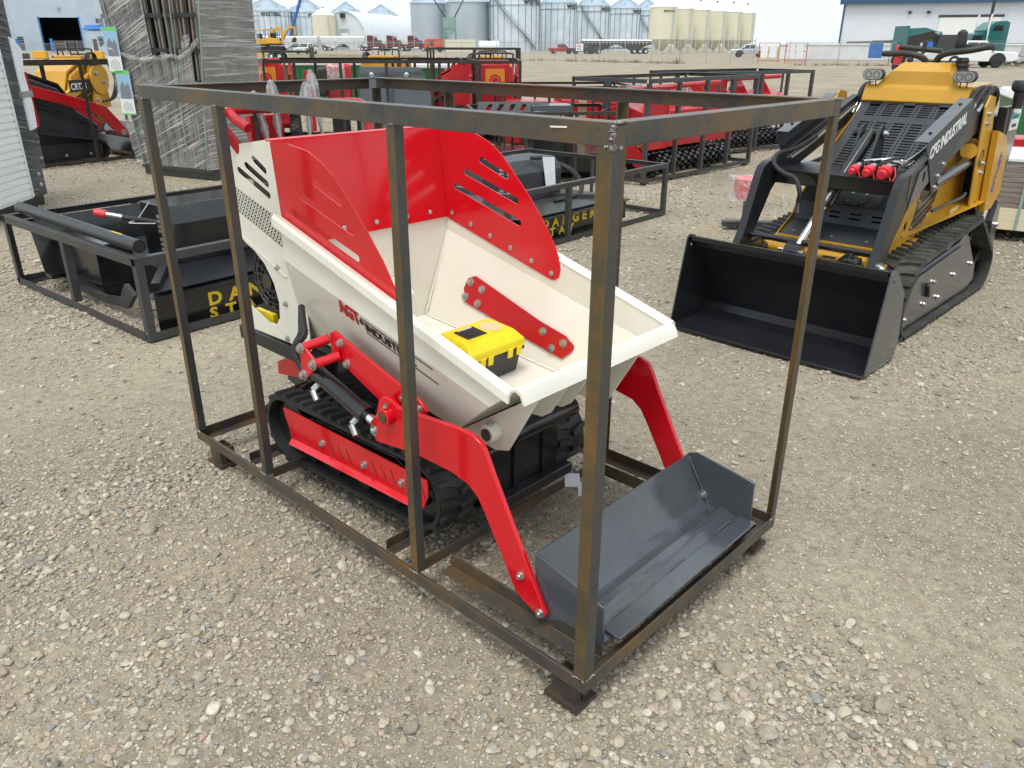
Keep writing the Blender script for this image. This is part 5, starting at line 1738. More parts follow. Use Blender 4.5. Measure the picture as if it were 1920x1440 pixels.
# gathered folds of film drawn across the front
for (xa, za, xb, zb_, r0) in ((-.22, 1.62, .95, 1.52, .035), (.95, 1.52, 1.45, 1.70, .03), (-.12, 1.05, 1.4, .98, .022)):
    q = [Vector((xa + (xb - xa) * k / 14, -.050 - .010 * math.sin(k * 1.7), za + (zb_ - za) * k / 14 - .10 * math.sin(PI * k / 14) * (1 if r0 > .025 else .3))) for k in range(15)]
    MB().tube(q, [r0 * (.45 + .55 * abs(math.sin(k * .9))) for k in range(15)], 7).build('film_fold', 'film', ps, smooth=60)
for x in (.10, .95, 1.30):
    e = .9
    MB().tube([(x, -.045, .13), (x + (-.30 + .6 * x / PWd), -.045, 2.3)], .008, 5).build('green_strap', 'sage', ps)
# printed tags with gate pictures
M['sky_print'] = mat('pale_blue_print', (.28, .50, .68), .5)
M['green_print'] = mat('green_print', (.16, .55, .20), .5)
M['grey_print'] = mat('grey_print', (.20, .21, .24), .5)
for k, (x0, z0) in enumerate(((-.20, 1.30), (-.10, .78))):
    tg = MB().box(x0, x0 + .26, -.075, -.071, z0, z0 + .55).build('picture_tag', 'wht', ps)
    MB().box(x0, x0 + .26, -.0765, -.0752, z0 + .50, z0 + .55).build('tag_header', 'green_print', tg)
    MB().box(x0 + .005, x0 + .255, -.0765, -.0752, z0 + .20, z0 + .50).build('tag_sky', 'sky_print', tg)
    MB().prism([(x0 + .04, z0 + .20), (x0 + .04, z0 + .34), (x0 + .10, z0 + .42), (x0 + .15, z0 + .36), (x0 + .20, z0 + .40), (x0 + .23, z0 + .34), (x0 + .23, z0 + .20)], 'xz', -.078, -.0767).build('tag_house', 'grey_print', tg)
    for j in range(7):
        xx = x0 + .05 + j * .027
        MB().box(xx, xx + .006, -.0768, -.0752, z0 + .04, z0 + .13 + .04 * math.sin(PI * j / 6)).build('tag_gate_bar', 'grey_print', tg)
    MB().box(x0 + .0, x0 + .26, -.0765, -.0752, z0, z0 + .018).build('tag_footer', 'green_print', tg)

# ------------------------------------------------------------------ small machines in the rows behind
def machine(name, label, cat, o, ang, bodym, armm, hoodm='blks', bucket=True, wheels=False, tall=1.35, tracky='rub', emblem=False):
    """compact loader, bucket tip at y = 0, tail at y = 2.1"""
    t = thing(name, label, cat, (o[0], o[1], 0), ang)
    bd = MB().prism([(.78, .22), (.74, .52), (1.0, .72), (1.22, tall * .78), (1.72, tall * .93), (2.10, tall * .93), (2.14, .30), (2.0, .22)], 'yz', -.34, .34).build('body', bodym, t, bevel=.02)
    MB().prism([(.98, .74), (1.20, tall * .80), (1.66, tall * .945), (1.66, tall * .965), (1.18, tall * .825), (.96, .76)], 'yz', -.30, .30).build('hood_grille', hoodm, t)
    cs_ = MB().box(-.27, .27, 1.70, 2.08, tall * .93, tall * 1.0).build('console', bodym, t, bevel=.015)
    for x in (-.16, .0, .14):
        MB().cyl((x, 1.85, tall), (x, 1.82, tall + .10), .012, 6).build('lever', 'plas', cs_)
    MB().tube(smooth_path([(-.34, 1.95, tall * .9), (-.34, 1.95, tall + .05), (-.28, 1.95, tall + .11), (.28, 1.95, tall + .11), (.34, 1.95, tall + .05), (.34, 1.95, tall * .9)], 5), .016, 8).build('grip_bar', 'plas', t)
    for x in (-.46, .39):
        a_ = MB().prism([(.34, .34), (.36, .42), (.62, .78), (1.1, .95), (1.95, tall * .90), (2.02, tall * .80), (1.2, .82), (.75, .66), (.48, .34)], 'yz', x, x + .07).build('lift_arm', armm, t, bevel=.008)
        MB().cyl((x - .01, .42, .39), (x + .08, .42, .39), .045, 12).build('pin', 'zincy', a_)
        MB().cyl((x + .035, .80, .50), (x + .035, 1.75, .92), .028, 10).build('lift_cylinder', 'blk', a_)
        MB().prism([(1.60, .55), (1.62, tall * .95), (1.98, tall * .95), (2.06, .55)], 'yz', x - .004 if x < 0 else x + .014, x + .05 if x < 0 else x + .074).build('upright', armm, t)
    for k in range(3):
        q = smooth_path([(.36 + k * .03, 1.60, tall * .88), (.40 + k * .03, 1.70, tall * 1.02), (.42 + k * .02, 1.86, tall * 1.0), (.40, 1.95, tall * .8)], 6)
        MB().tube(q, .016, 6).build('hydraulic_hose', 'hose', t)
    if wheels:
        for x in (-.58, .38):
            for y in (.98, 1.82):
                w = MB().ring((x, y, .30), (x + .20, y, .30), .30, .16, 24).build('wheel', 'rub', t)
                lg = MB()
                for k in range(18):
                    a_ = 2 * PI * k / 18
                    n_ = Vector((0, math.cos(a_), math.sin(a_)))
                    lg.obox(Vector((x + (.05 if k % 2 else .15), y, .30)) + n_ * .30, Vector((.05, 0, 0)), Vector((0, -n_.z, n_.y)) * .028, n_ * .018)
                lg.build('tread', 'rub', w)
                MB().cyl((x + .03, y, .30), (x + .17, y, .30), .165, 20).build('rim', 'alu', w)
    else:
        for x0, x1 in ((-.54, -.33), (.33, .54)):
            tr = make_track(t, [(.88, .17, .16), (2.02, .16, .15), (1.80, .40, .10)], x0, x1, lambda a, b_, c: (b_, a, c), tracky, .02, .014, .09)
            xo = x1 if x0 > 0 else x0
            s = 1 if x0 > 0 else -1
            cv = MB().prism([(.82, .10), (.84, .28), (1.75, .30), (1.95, .18), (1.9, .06), (.90, .06)], 'yz', xo - s * .04, xo - s * .02).build('track_frame', 'blks', tr)
            for y in (1.0, 1.35, 1.7):
                bolt(cv, (xo - s * .02, y, .13), (s, 0, 0), .016)
    if bucket:
        bk = MB()
        bp = [(0, .03), (.34, .03), (.40, .10), (.36, .30), (.22, .52)]
        bk.add([(x, y, z) for x in (-.55, .55) for y, z in bp], [(i, i + 1, i + 6, i + 5) for i in range(4)])
        b_ = bk.build('bucket', 'blk', t, smooth=0, solid=.01)
        for x in (-.55, .55):
            MB().prism([(0, .03), (.36, .03), (.41, .10), (.36, .34), (.23, .53), (.18, .52)], 'yz', x, x + .01).build('bucket_side', 'blk', b_)
    if emblem:
        MB().box(-.26, .26, 2.12, 2.152, .42, tall * .95).build('rear_door', armm, t, bevel=.01)
        em = MB().box(-.17, .17, 2.153, 2.158, tall * .62, tall * .90).build('orange_panel', 'orange', t)
        MB().cyl((0, 2.158, tall * .76), (0, 2.161, tall * .76), .105, 24).build('emblem', 'rtxt', em)
        MB().ring((0, 2.160, tall * .76), (0, 2.163, tall * .76), .072, .060, 24).build('emblem_ring', 'orange', em)
    return t
# left row
m1 = machine('compact_loader', 'red armed mini loader with yellow tool box seen past the wrapped white box', 'loader', (-6.10, 13.30), 2.43, 'hoodg', 'redm')
text(m1, '14', .14, (-.463, 1.75, 1.02), (0, -1, 0), (0, 0, 1), 'wht', .004)
yb = MB().box(-.30, .0, .98, 1.28, .80, .88).build('tool_box_lid', 'yelp', m1, bevel=.02)
crate_frame('tall dark crate around the red armed mini loader on the left', loc2((-6.02, 13.42), 2.43, -.72, -.05), 2.43, 1.44, 2.3, 1.42, 'steelblk', 1, 1, .05)
m2 = machine('compact_loader', 'ochre yellow loader with black panel marked CRT23 in the left row', 'loader', (-8.35, 13.75), -2.30 + PI / 2 + .6, 'yel', 'yel', 'yel', True, False, 1.45)
sg_ = MB().box(.462, .468, .95, 1.55, .86, 1.06).build('name_panel', 'btxt', m2)
text(m2, 'CRT23', .15, (.47, .98, .90), (0, 1, 0), (0, 0, 1), 'wht', .003)
for s_ in (-1, 1):
    dx = .475 * s_
    MB().cyl((dx, 1.80, 1.05), (dx + .03 * s_, 1.80, 1.05), .26, 28).build('pivot_disc', 'yel', m2)
    MB().cyl((dx, 1.62, .70), (dx + .03 * s_, 1.62, .70), .10, 20).build('pivot_disc', 'yel', m2)
    for (y, z) in ((1.70, 1.15), (1.92, 1.0), (1.62, .70)):
        bolt(m2, (dx + .03 * s_, y, z), (s_, 0, 0), .035)
    for k in range(4):
        q = smooth_path([(dx + .04 * s_, 1.55 + k * .05, 1.30), (dx + .08 * s_, 1.95 + k * .06, 1.36), (dx + .09 * s_, 2.16 + k * .05, 1.05), (dx + .07 * s_, 2.0 + k * .03, .72), (dx + .04 * s_, 1.75, .66)], 7)
        MB().tube(q, .020, 6).build('hydraulic_hose', 'hose', m2)
    for r0 in range(5):
        for k in range(6):
            MB().box(dx * .74 - .003, dx * .74 + .003, 1.25 + k * .06, 1.28 + k * .06, .72 + r0 * .05, .74 + r0 * .05).build('vent_hole', 'dark', m2)
# middle row
m3 = machine('compact_loader', 'red loader with orange emblem door just right of the wrapped fence stack', 'loader', (-5.0, 17.06), 3.42, 'redm', 'redm', 'redm', False, False, 1.42, emblem=True)
m4 = machine('compact_loader', 'red wheel loader with black tyres behind the far crate rail', 'loader', (-2.25, 16.9), -2.15, 'redm', 'redm', 'redm', True, True, 1.38)
m5 = machine('compact_loader', 'red loader with orange emblem door beside the red wheel loader', 'loader', (-.55, 17.05), 3.25, 'redm', 'redm', 'redm', False, False, 1.40, emblem=True)
m6 = machine('compact_loader', 'yellow loader with looping black hoses behind the dark plate', 'loader', (-2.1, 18.6), 2.9, 'yel', 'yel', 'blks', True, False, 1.45)
m7 = machine('compact_loader', 'yellow loader in the farthest crate beyond the red loaders', 'loader', (-1.0, 22.6), 3.4, 'yel', 'yel', 'yel', True, False, 1.40)
crate_frame('long brown crate around the dark plate and red loaders', (-4.25, 13.4), .10, 3.7, 2.6, 1.42, 'steelblk', 4, 1, .05)
crate_frame('brown steel crate around the red wheel loader', (-2.0, 14.6), .02, 2.15, 2.9, 1.40, 'steelblk', 2, 1, .05)
crate_frame('thin steel crate around the farthest yellow loader', (-2.2, 21.6), .03, 2.4, 2.4, 1.58, 'steelblk', 1, 1, .05)
# big dark plate leaning in the middle row (loading plate of a hidden attachment)
dp = thing('snow_pusher', 'dark grey plate attachment standing in the middle row crate', 'attachment', (-2.55, 13.75, 0), .02)
MB().sheet([(.0, .0, .25), (1.42, .0, .25), (1.02, .30, 1.30), (.0, .30, 1.31)], .02).build('face_plate', 'greyp', dp, bevel=.006)
MB().sheet([(.18, .05, .50), (.98, .05, .50), (.86, .23, 1.12), (.14, .23, 1.12)], .004).build('inner_panel', 'greyp', dp)
MB().box(-.05, 1.5, -.06, .10, .14, .25).build('lower_edge', 'blks', dp, bevel=.01)
MB().box(0, 1.45, .10, .55, .02, .14).build('base', 'blks', dp)
for x in (.20, .78):
    bolt(dp, (x, .245, 1.19), (0, -1, .2), .03, RIVET)
st_ = thing('operator_seat', 'red and black operator seat in clear plastic beside the dark plate', 'seat', (-3.10, 13.9, 0), .2)
MB().box(0, .40, 0, .42, .55, .72).build('cushion', 'redm', st_, bevel=.03)
MB().prism([(.30, .70), (.34, 1.32), (.42, 1.36), (.48, 1.30), (.44, .70)], 'yz', .0, .42).build('backrest', 'redm', st_, bevel=.03)
MB().box(-.14, .02, -.02, .30, .85, 1.30).build('side_pad', 'plas', st_, bevel=.04)
MB().box(.02, .32, -.06, .30, .95, 1.36).build('plastic_cover', 'bag', st_, bevel=.05)
MB().box(.05, .35, .05, .40, .0, .55).build('pedestal', 'blks', st_)
MB().box(-.35, -.22, .0, .1, .3, 1.25).build('red_post', 'redm', st_)

# red tiller parts low behind the third cutter
rt = thing('red_implement', 'low red implement behind the slotted cutter', 'implement', (-.1, 13.4, 0), .12)
MB().box(0, 1.9, 0, .8, .15, .80).build('housing', 'redm', rt, bevel=.03)
MB().prism([(0, .80), (.25, 1.02), (.6, 1.02), (.8, .80)], 'yz', .9, 1.9).build('cowl', 'redm', rt, bevel=.02)
MB().box(.2, 1.1, -.05, .02, .3, .42).build('red_bar', 'redm', rt)
for x in (.45, 1.35):
    MB().cyl((x, -.05, .22), (x, .25, .22), .22, 20).build('wheel', 'rub', rt)
crate_frame('low brown crate around the low red implement', (-.15, 13.2), .12, 2.2, 1.6, 1.05, 'steelblk', 2, 1, .04)
for (x, y, l) in ((.95, 11.9, 'short timber post left of the pair behind the third cutter'), (1.80, 12.0, 'short timber post right of the pair behind the third cutter')):
    tag(MB().box(x, x + .11, y, y + .09, -.01, 1.0).build('timber_post', 'wood'), l, 'post')

# green bins
def gbin(label, o, ang, lx, ly, hh):
    t = thing('green_bin', label, 'bin', (o[0], o[1], 0), ang)
    MB().prism([(0, .25), (lx, .25), (lx + .10, hh), (-.10, hh)], 'xz', 0, ly).build('tub', 'green', t, bevel=.01)
    for k in range(5):
        x = lx * (k + .5) / 5
        MB().box(x - .03, x + .03, -.035, .0, .3, hh - .05).build('stiffener', 'green', t)
    MB().prism([(-.15, hh), (lx + .15, hh), (lx + .10, hh + .12), (-.10, hh + .12)], 'xz', -.05, ly + .05).build('tarp', 'tarp', t, bevel=.03)
    for x in (.2, lx - .4):
        MB().box(x, x + .2, .1, ly - .1, 0, .25).build('skid', 'blks', t)
    return t
gbin('green steel bin with white tarp behind the red emblem loader', (-6.3, 21.2), .06, 2.9, 1.8, 1.16)
gb2 = gbin('green steel bin with white notices behind the red wheel loader', (-3.1, 24.4), -.1, 2.1, 1.6, 1.02)
MB().box(1.15, 1.75, -.06, -.045, .45, 1.0).build('notice', 'wht', gb2)
text(gb2, 'New Skid', .10, (1.2, -.062, .80), (1, 0, 0), (0, 0, 1), 'btxt', .001)
gbin('green steel bin at the right edge beyond the wrapped boards', (7.6, 12.4), -.4, 2.4, 1.6, .92)

# ------------------------------------------------------------------ right edge: wrapped pallet of boards, red and pale crate ends
rp_ = thing('wrapped_board_pallet', 'film-wrapped pallet of brown boards at the right edge behind the loader', 'pallet', (4.30, 7.35, 0), -.55)
for k in range(9):
    MB().box(0, 1.5, 0, 1.0, .30 + k * .045, .30 + k * .045 + .040).build('board', mat('brown_board', (.20, .15, .12), .6) if 'brd' not in M else M['brd'], rp_)
MB().box(-.01, 1.51, -.01, 1.01, .705, .73).build('white_top_sheet', 'tarp', rp_)
MB().box(-.01, 1.51, -.01, 1.01, .10, .295).build('cream_carton', mat('cream_board', (.70, .60, .40), .7), rp_)
for x in (0, .65, 1.3):
    MB().box(x, x + .12, 0, 1.0, 0, .10).build('runner', 'wood', rp_)
MB().box(-.012, 1.512, -.012, 1.012, .10, .74).build('stretch_film', 'filmb', rp_)
for x in (.35, 1.0):
    MB().box(x, x + .025, -.016, 1.016, .10, .745).build('green_strap', 'sage', rp_)
wr = thing('crate_end', 'pale timber beam with red end wrapped in film behind the loader bucket', 'beam', (2.15, 7.55, 0), -.10)
MB().box(0, .16, 0, .30, .30, .48).build('red_end', 'redcap', wr)
MB().box(.16, 1.1, 0, .30, .30, .48).build('timber', mat('pale_timber', (.70, .58, .38), .7, 0, (.62, .48, .30), 6), wr)
MB().box(-.06, .5, -.015, .315, .29, .49).build('film', 'bag', wr)
MB().box(.1, .16, .05, .25, 0, .30).build('leg', 'steelgrey', wr)
MB().box(.8, .86, .05, .25, 0, .30).build('leg', 'steelgrey', wr)
MB().box(-.1, 1.1, .10, .20, .02, .07).build('foot_rail', 'steelgrey', wr)
rx = thing('red_attachment', 'small red attachment just above the wrapped boards at the right edge', 'attachment', (5.55, 9.3, 0), -.3)
MB().box(0, .8, 0, .4, .45, .70).build('housing', 'redm', rx, bevel=.02)
MB().box(.05, .75, .05, .35, 0, .45).build('stand', 'steelgrey', rx)

# ------------------------------------------------------------------ far background: vehicles
def wheel(parent, x, y, r, w, m_rim='alu', n=18):
    o = MB().ring((x, y - w / 2, r), (x, y + w / 2, r), r, r * .55, n).build('wheel', 'rub', parent)
    MB().cyl((x, y - w * .4, r), (x, y + w * .4, r), r * .58, 14).build('rim', m_rim, o)
    return o

def pickup(label, o, ang, pm, dual=False, bed=True, s=1.0, glass=True):
    """front at +x"""
    t = thing('pickup_truck', label, 'pickup', (o[0], o[1], 0), ang)
    t.scale = (s, s, s)
    body = [(-2.9, .55), (-2.9, 1.12), (-1.05, 1.14), (-1.0, 1.16), (1.0, 1.16), (2.55, 1.08), (2.78, .98), (2.85, .55), (2.4, .42), (-2.6, .45)]
    bd = MB().prism(body, 'xz', -.98, .98).build('body', pm, t, bevel=.06)
    cb = MB()
    lo = [(-1.12, -.95), (1.15, -.95), (1.15, .95), (-1.12, .95)]
    hi = [(-1.0, -.76), (.42, -.76), (.42, .76), (-1.0, .76)]
    cb.add([(x, y, 1.14) for x, y in lo] + [(x, y, 1.86) for x, y in hi], [(0, 1, 5, 4), (1, 2, 6, 5), (2, 3, 7, 6), (3, 0, 4, 7), (4, 5, 6, 7)])
    cb = cb.build('cab', pm, t, bevel=.04)
    for sgn in (-1, 1):
        def P(x, f):
            e = (f - 1.14) / .72
            return (x, sgn * (.95 - .19 * e + .008), f)
        for x0, x1, c0, c1 in ((-.95, -.18, -.92, -.18), (-.08, .88, -.08, .40)):
            MB().sheet([P(x0, 1.22), P(x1, 1.22), P(c1, 1.74), P(c0, 1.74)], .006).build('side_window', 'glass', cb)
        MB().box(.80, .98, sgn * 1.02 - .10, sgn * 1.02 + .10, 1.18, 1.36).build('mirror', 'plas', cb)
        MB().prism([(1.35 + .62 * math.cos(a), .42 + .62 * math.sin(a)) for a in [PI * k / 10 for k in range(11)]], 'xz', sgn * .985, sgn * 1.02).build('wheel_arch', 'plas', bd)
        MB().box(2.62, 2.82, sgn * .80 - .16, sgn * .80 + .16, .80, .98).build('headlight', 'hlens', bd)
    MB().sheet([(1.12, -.82, 1.22), (1.12, .82, 1.22), (.50, .68, 1.78), (.50, -.68, 1.78)], -.008).build('windscreen', 'glass', cb)
    MB().sheet([(-1.11, -.8, 1.25), (-1.11, .8, 1.25), (-1.02, .7, 1.75), (-1.02, -.7, 1.75)], .008).build('rear_window', 'glass', cb)
    MB().box(2.80, 2.88, -.62, .62, .66, .98).build('grille', 'chrome', bd)
    MB().box(2.70, 2.95, -.98, .98, .48, .66).build('bumper', 'chrome', bd, bevel=.03)
    if bed:
        MB().box(-2.82, -1.15, -.82, .82, 1.121, 1.13).build('bed', 'dark', bd)
    for x in (-1.75, 1.35):
        for y in (-.86, .86):
            wheel(t, x, y, .42, .26, 'steelblk')
    return t

def semi(label, o, ang, pm, hood_open=False, s=1.0):
    """highway tractor, front at +x"""
    t = thing('semi_truck', label, 'truck', (o[0], o[1], 0), ang)
    t.scale = (s, s, s)
    MB().box(-4.2, 3.1, -.45, .45, .75, 1.0).build('chassis', 'steelblk', t)
    cab = MB().prism([(-.1, 1.0), (-.1, 2.75), (.35, 2.85), (1.15, 2.72), (1.45, 1.95), (1.45, 1.0)], 'xz', -1.05, 1.05).build('cab', pm, t, bevel=.06)
    sl_ = MB().prism([(-2.1, .95), (-2.1, 3.75), (-1.7, 3.9), (-.6, 3.8), (.1, 3.05), (-.105, 2.7), (-.105, .95)], 'xz', -1.15, 1.15).build('sleeper', pm, t, bevel=.08)
    MB().sheet([(1.44, -.95, 2.0), (1.44, .95, 2.0), (1.18, .9, 2.66), (1.18, -.9, 2.66)], -.02).build('windscreen', 'glass', cab)
    for sgn in (-1, 1):
        MB().prism([(.15, 1.95), (.15, 2.6), (1.0, 2.55), (1.25, 1.95)], 'xz', sgn * 1.052, sgn * 1.062).build('side_window', 'glass', cab)
        MB().prism([(-1.5, 3.0), (-1.5, 3.45), (-.75, 3.45), (-.5, 3.0)], 'xz', sgn * 1.152, sgn * 1.162).build('sleeper_window', 'glass', sl_)
        MB().cyl((-.12, sgn * 1.22, 1.2), (-.12, sgn * 1.22, 4.0), .09, 12).cyl((-.12, sgn * 1.22, 4.0), (-.22, sgn * 1.22, 4.45), .085, 12).build('exhaust_stack', 'chrome', t)
        MB().cyl((-.4, sgn * .95, .75), (1.1, sgn * .95, .75), .32, 16).build('fuel_tank', 'chrome', t)
        MB().prism([(2.2 + .75 * math.cos(a), .75 + .62 * math.sin(a)) for a in [PI * k / 8 for k in range(9)]], 'xz', sgn * .62, sgn * 1.12).build('fender', pm, t)
        MB().box(3.05, 3.30, sgn * .78 - .14, sgn * .78 + .14, .95, 1.2).build('headlight', 'hlens', t)
    hp_ = [(1.46, 1.0), (1.46, 1.95), (3.15, 1.72), (3.3, 1.55), (3.3, .8)]
    if hood_open:
        hp_ = [(3.4, .9), (3.25, 1.1), (3.9, 3.0), (4.35, 2.7), (4.5, 1.4)]
        MB().box(1.6, 3.0, -.4, .4, 1.0, 1.75).build('engine', 'blks', t, bevel=.05)
    hd = MB().prism(hp_, 'xz', -.72, .72).build('hood', pm, t, bevel=.08)
    MB().box(3.31, 3.36, -.55, .55, .85, 1.65).build('grille', 'chrome', hd) if not hood_open else None
    MB().box(3.2, 3.48, -1.1, 1.1, .45, .78).build('bumper', 'chrome', t, bevel=.04)
    for x in (2.2, -2.5, -3.75):
        for y in (-.92, .92):
            wheel(t, x, y, .52, .30)
    return t

def grain_trailer(label, o, ang, lx, sm, hop=2, tarpm='tarp', hh=2.9, dark=False):
    t = thing('grain_trailer', label, 'trailer', (o[0], o[1], 0), ang)
    MB().box(0, lx, -1.25, 1.25, 1.75, hh).build('tub', sm, t, bevel=.03)
    for k in range(hop):
        a, c = lx * (k + .08) / hop, lx * (k + .92) / hop
        mid = (a + c) / 2
        MB().prism([(a, 1.749), (c, 1.749), (mid + .5, .65), (mid - .5, .65)], 'xz', -1.15, 1.15).build('hopper', sm if not dark else 'steelblk', t)
    n = int(lx / .75)
    for k in range(n):
        x = .4 + k * .75
        MB().box(x, x + .10, -1.30, -1.251, 1.78, hh - .06).build('side_post', 'alu', t)
    MB().prism([(-1.27, hh + .001), (1.27, hh + .001), (.7, hh + .28), (-.7, hh + .28)], 'yz', -.05, lx + .05).build('tarp', tarpm, t, bevel=.04)
    MB().box(-.1, lx, -.5, .5, 1.0, 1.2).build('chassis', 'steelblk', t)
    for x in (1.0, 2.2, 3.4) if dark else (1.0, 2.3):
        for y in (-1.05, 1.05):
            wheel(t, x, y, .5, .3)
            if dark:
                wheel(t, lx - x, y, .5, .3)
    return t

# ------------------------------------------------------------------ silos and bins
def ring_text(parent, body, size, R_, z, a0, m, o=(0, 0, 0)):
    me = text_mesh(body, size, size * .03, 1.15)
    for v in me.vertices:
        a = a0 + v.co.x / R_
        rr_ = R_ + .12
        v.co = (rr_ * math.cos(a), rr_ * math.sin(a), z + v.co.y)
    me.materials.clear()
    return link('lettering', me, m, parent)

def silo(label, o, R_, H, roof, txt=True, ribs=True, m='galv', ladder=False, group='galvanised grain silos', ta=-1.75):
    t = thing('grain_silo', label, 'silo', (o[0], o[1], 0), 0, group)
    prof = []
    k = int(H / .55)
    for i in range(k):
        z = H * i / k
        prof += [(R_, z), (R_ - .035, z + H / k * .5)]
    prof.append((R_, H))
    wl_ = MB().lathe(prof, 56).build('wall', m, t, smooth=60)
    rf = MB()
    rf.lathe([(R_ + .25, H - .08), (R_ + .20, H + .06), (R_ * .12, H + roof), (R_ * .12, H + roof + .45), (.01, H + roof + .55)], 40)
    rf = rf.build('roof', 'galvr', t, smooth=25)
    rr_ = MB()
    for i in range(28):
        a = 2 * PI * i / 28
        p0, p1 = Vector((math.cos(a) * (R_ + .2), math.sin(a) * (R_ + .2), H + .10)), Vector((math.cos(a) * R_ * .13, math.sin(a) * R_ * .13, H + roof + .02))
        rr_.beam(p0, p1, .10, .12)
    rr_.build('roof_ribs', 'galvr', rf)
    for i in range(6):
        a = 2 * PI * (i + .3) / 6
        MB().box(math.cos(a) * R_ * .75 - .3, math.cos(a) * R_ * .75 + .3, math.sin(a) * R_ * .75 - .3, math.sin(a) * R_ * .75 + .3, H + roof * .27, H + roof * .27 + .6).build('roof_vent', 'galvr', rf)
    if ribs:
        n = int(2 * PI * R_ / 1.9)
        for i in range(n):
            a = PI + PI * 2 * i / n
            if math.sin(a) < .25:
                MB().obox((math.cos(a) * (R_ + .05), math.sin(a) * (R_ + .05), H / 2), Vector((math.cos(a), math.sin(a), 0)) * .07, Vector((-math.sin(a), math.cos(a), 0)) * .045, (0, 0, H / 2 - .05)).build('stiffener', 'galvk', wl_)
        MB().ring((0, 0, H * .86), (0, 0, H * .86 + .15), R_ + .14, R_ - .05, 48).build('wind_ring', 'galvk', wl_)
    if txt:
        ring_text(wl_, 'WESTEEL', 1.45, R_ + .05, H - 1.55, ta, 'btxt')
    if ladder:
        s0 = Vector((math.cos(-2.4) * (R_ + .5), math.sin(-2.4) * (R_ + .5), H))
        q = []
        for i in range(25):
            a = -2.45 + 1.75 * i / 24
            q.append(Vector((math.cos(a) * (R_ + .5), math.sin(a) * (R_ + .5), H - (H - .5) * i / 24)))
        sm_ = MB()
        for i in range(24):
            sm_.beam(q[i], q[i + 1], .7, .12)
            sm_.beam(q[i] + Vector((0, 0, 1.0)), q[i + 1] + Vector((0, 0, 1.0)), .06, .06)
            sm_.beam(q[i], q[i] + Vector((0, 0, 1.0)), .05, .05, (1, 0, 0))
        sm_.build('spiral_stair', 'galvk', t)
    return t
silo('galvanised silo with black lettering at the far left beside the wrapped stack', (-84.5, 297), 7.9, 12.0, 4.0, ta=-1.56)
silo('galvanised silo behind the blue auger', (-73.0, 306), 6.7, 12.0, 3.9, ta=-1.30)
silo('small galvanised silo peeking over the left slope of the arched shed', (-71.0, 368), 7.0, 13.5, 4.2, False, False)
silo('small galvanised silo peeking over the middle of the arched shed', (-56.2, 368), 7.0, 12.9, 3.8, False, False)
silo('small galvanised silo peeking past the right end of the arched shed', (-38.0, 372), 6.0, 11.0, 3.6, False, False)
silo('smooth galvanised silo left of the sage green hopper', (-23.9, 246), 5.3, 12.3, 3.2, False, False, 'galvd')
silo('smooth galvanised silo right of the sage green hopper', (-12.4, 241), 5.9, 12.4, 3.4, False, False, 'galvd')
silo('widest galvanised silo with a spiral stair behind the warning notice', (.45, 238), 6.9, 13.2, 3.8, True, True, 'galv', True, ta=-1.22)
silo('second lettered silo right of the widest silo', (13.2, 252), 5.2, 12.8, 3.2, True, True, ta=-1.15)
silo('third lettered silo with a stair behind the black trailer', (24.6, 267), 5.1, 12.7, 3.2, True, True, 'galv', True, ta=-1.15)
silo('fourth lettered silo left of the cream bins', (36.4, 282), 5.1, 12.6, 3.2, True, True, ta=-1.15)
silo('silo half hidden behind the first cream bin', (46.0, 298), 5.0, 12.6, 3.2, False, True, 'galv', True)

def cream_bin(label, o, R_, H0, H1, roof, txt=''):
    t = thing('hopper_bin', label, 'bin', (o[0], o[1], 0), 0, 'cream hopper bins in a row')
    sh_ = MB().lathe([(.25, .5), (R_, H0), (R_, H1)], 40).build('shell', 'bincream', t, smooth=40)
    MB().lathe([(R_ + .08, H1 - .05), (R_ + .05, H1 + .05), (R_ * .18, H1 + roof), (R_ * .18, H1 + roof + .2), (.01, H1 + roof + .25)], 32).build('roof', 'binwhite', t, smooth=30)
    for k in range(10):
        a = 2 * PI * k / 10
        MB().cyl((math.cos(a) * R_, math.sin(a) * R_, -.05), (math.cos(a) * R_, math.sin(a) * R_, H0 + .3), .09, 8).build('leg', 'bincream', t)
    lad = MB()
    for dx in (-.2, .2):
        lad.box(R_ * .6 + dx - .03, R_ * .6 + dx + .03, -R_ * .82 - .25, -R_ * .82 - .19, .6, H1 + .2)
    for k in range(18):
        lad.box(R_ * .6 - .2, R_ * .6 + .2, -R_ * .82 - .24, -R_ * .82 - .20, .8 + k * .5, .84 + k * .5)
    lad.build('ladder', 'galvr', t)
    MB().box(-.06, .3, -.1, .1, H1 + roof + .2, H1 + roof + .55).build('lid_opener', 'steelblk', t)
    if txt:
        ring_text(sh_, txt, .55, R_, H1 - 1.0, -1.75, 'btxt')
    return t
for (l, o, R_, H1, tx_) in (('first cream hopper bin in the row, nearest the silos', (33.6, 193), 3.05, 9.4, 'MERIDIAN'), ('second cream hopper bin in the row', (38.8, 198.5), 2.75, 9.3, ''), ('third cream hopper bin in the row', (43.9, 204), 2.7, 9.25, ''),
                        ('fourth cream hopper bin in the row', (49.2, 210), 2.75, 9.2, ''), ('fifth cream hopper bin in the row', (54.2, 214), 2.5, 9.2, ''), ('last cream hopper bin in the row, nearest the open sky', (58.8, 218), 2.4, 9.1, '')):
    cream_bin(l, o, R_, 2.9, H1, 1.75, tx_)
wc = cream_bin('white hopper bin with ladder left of the arched shed', (-62.2, 283), 3.9, 3.2, 10.3, 2.0)

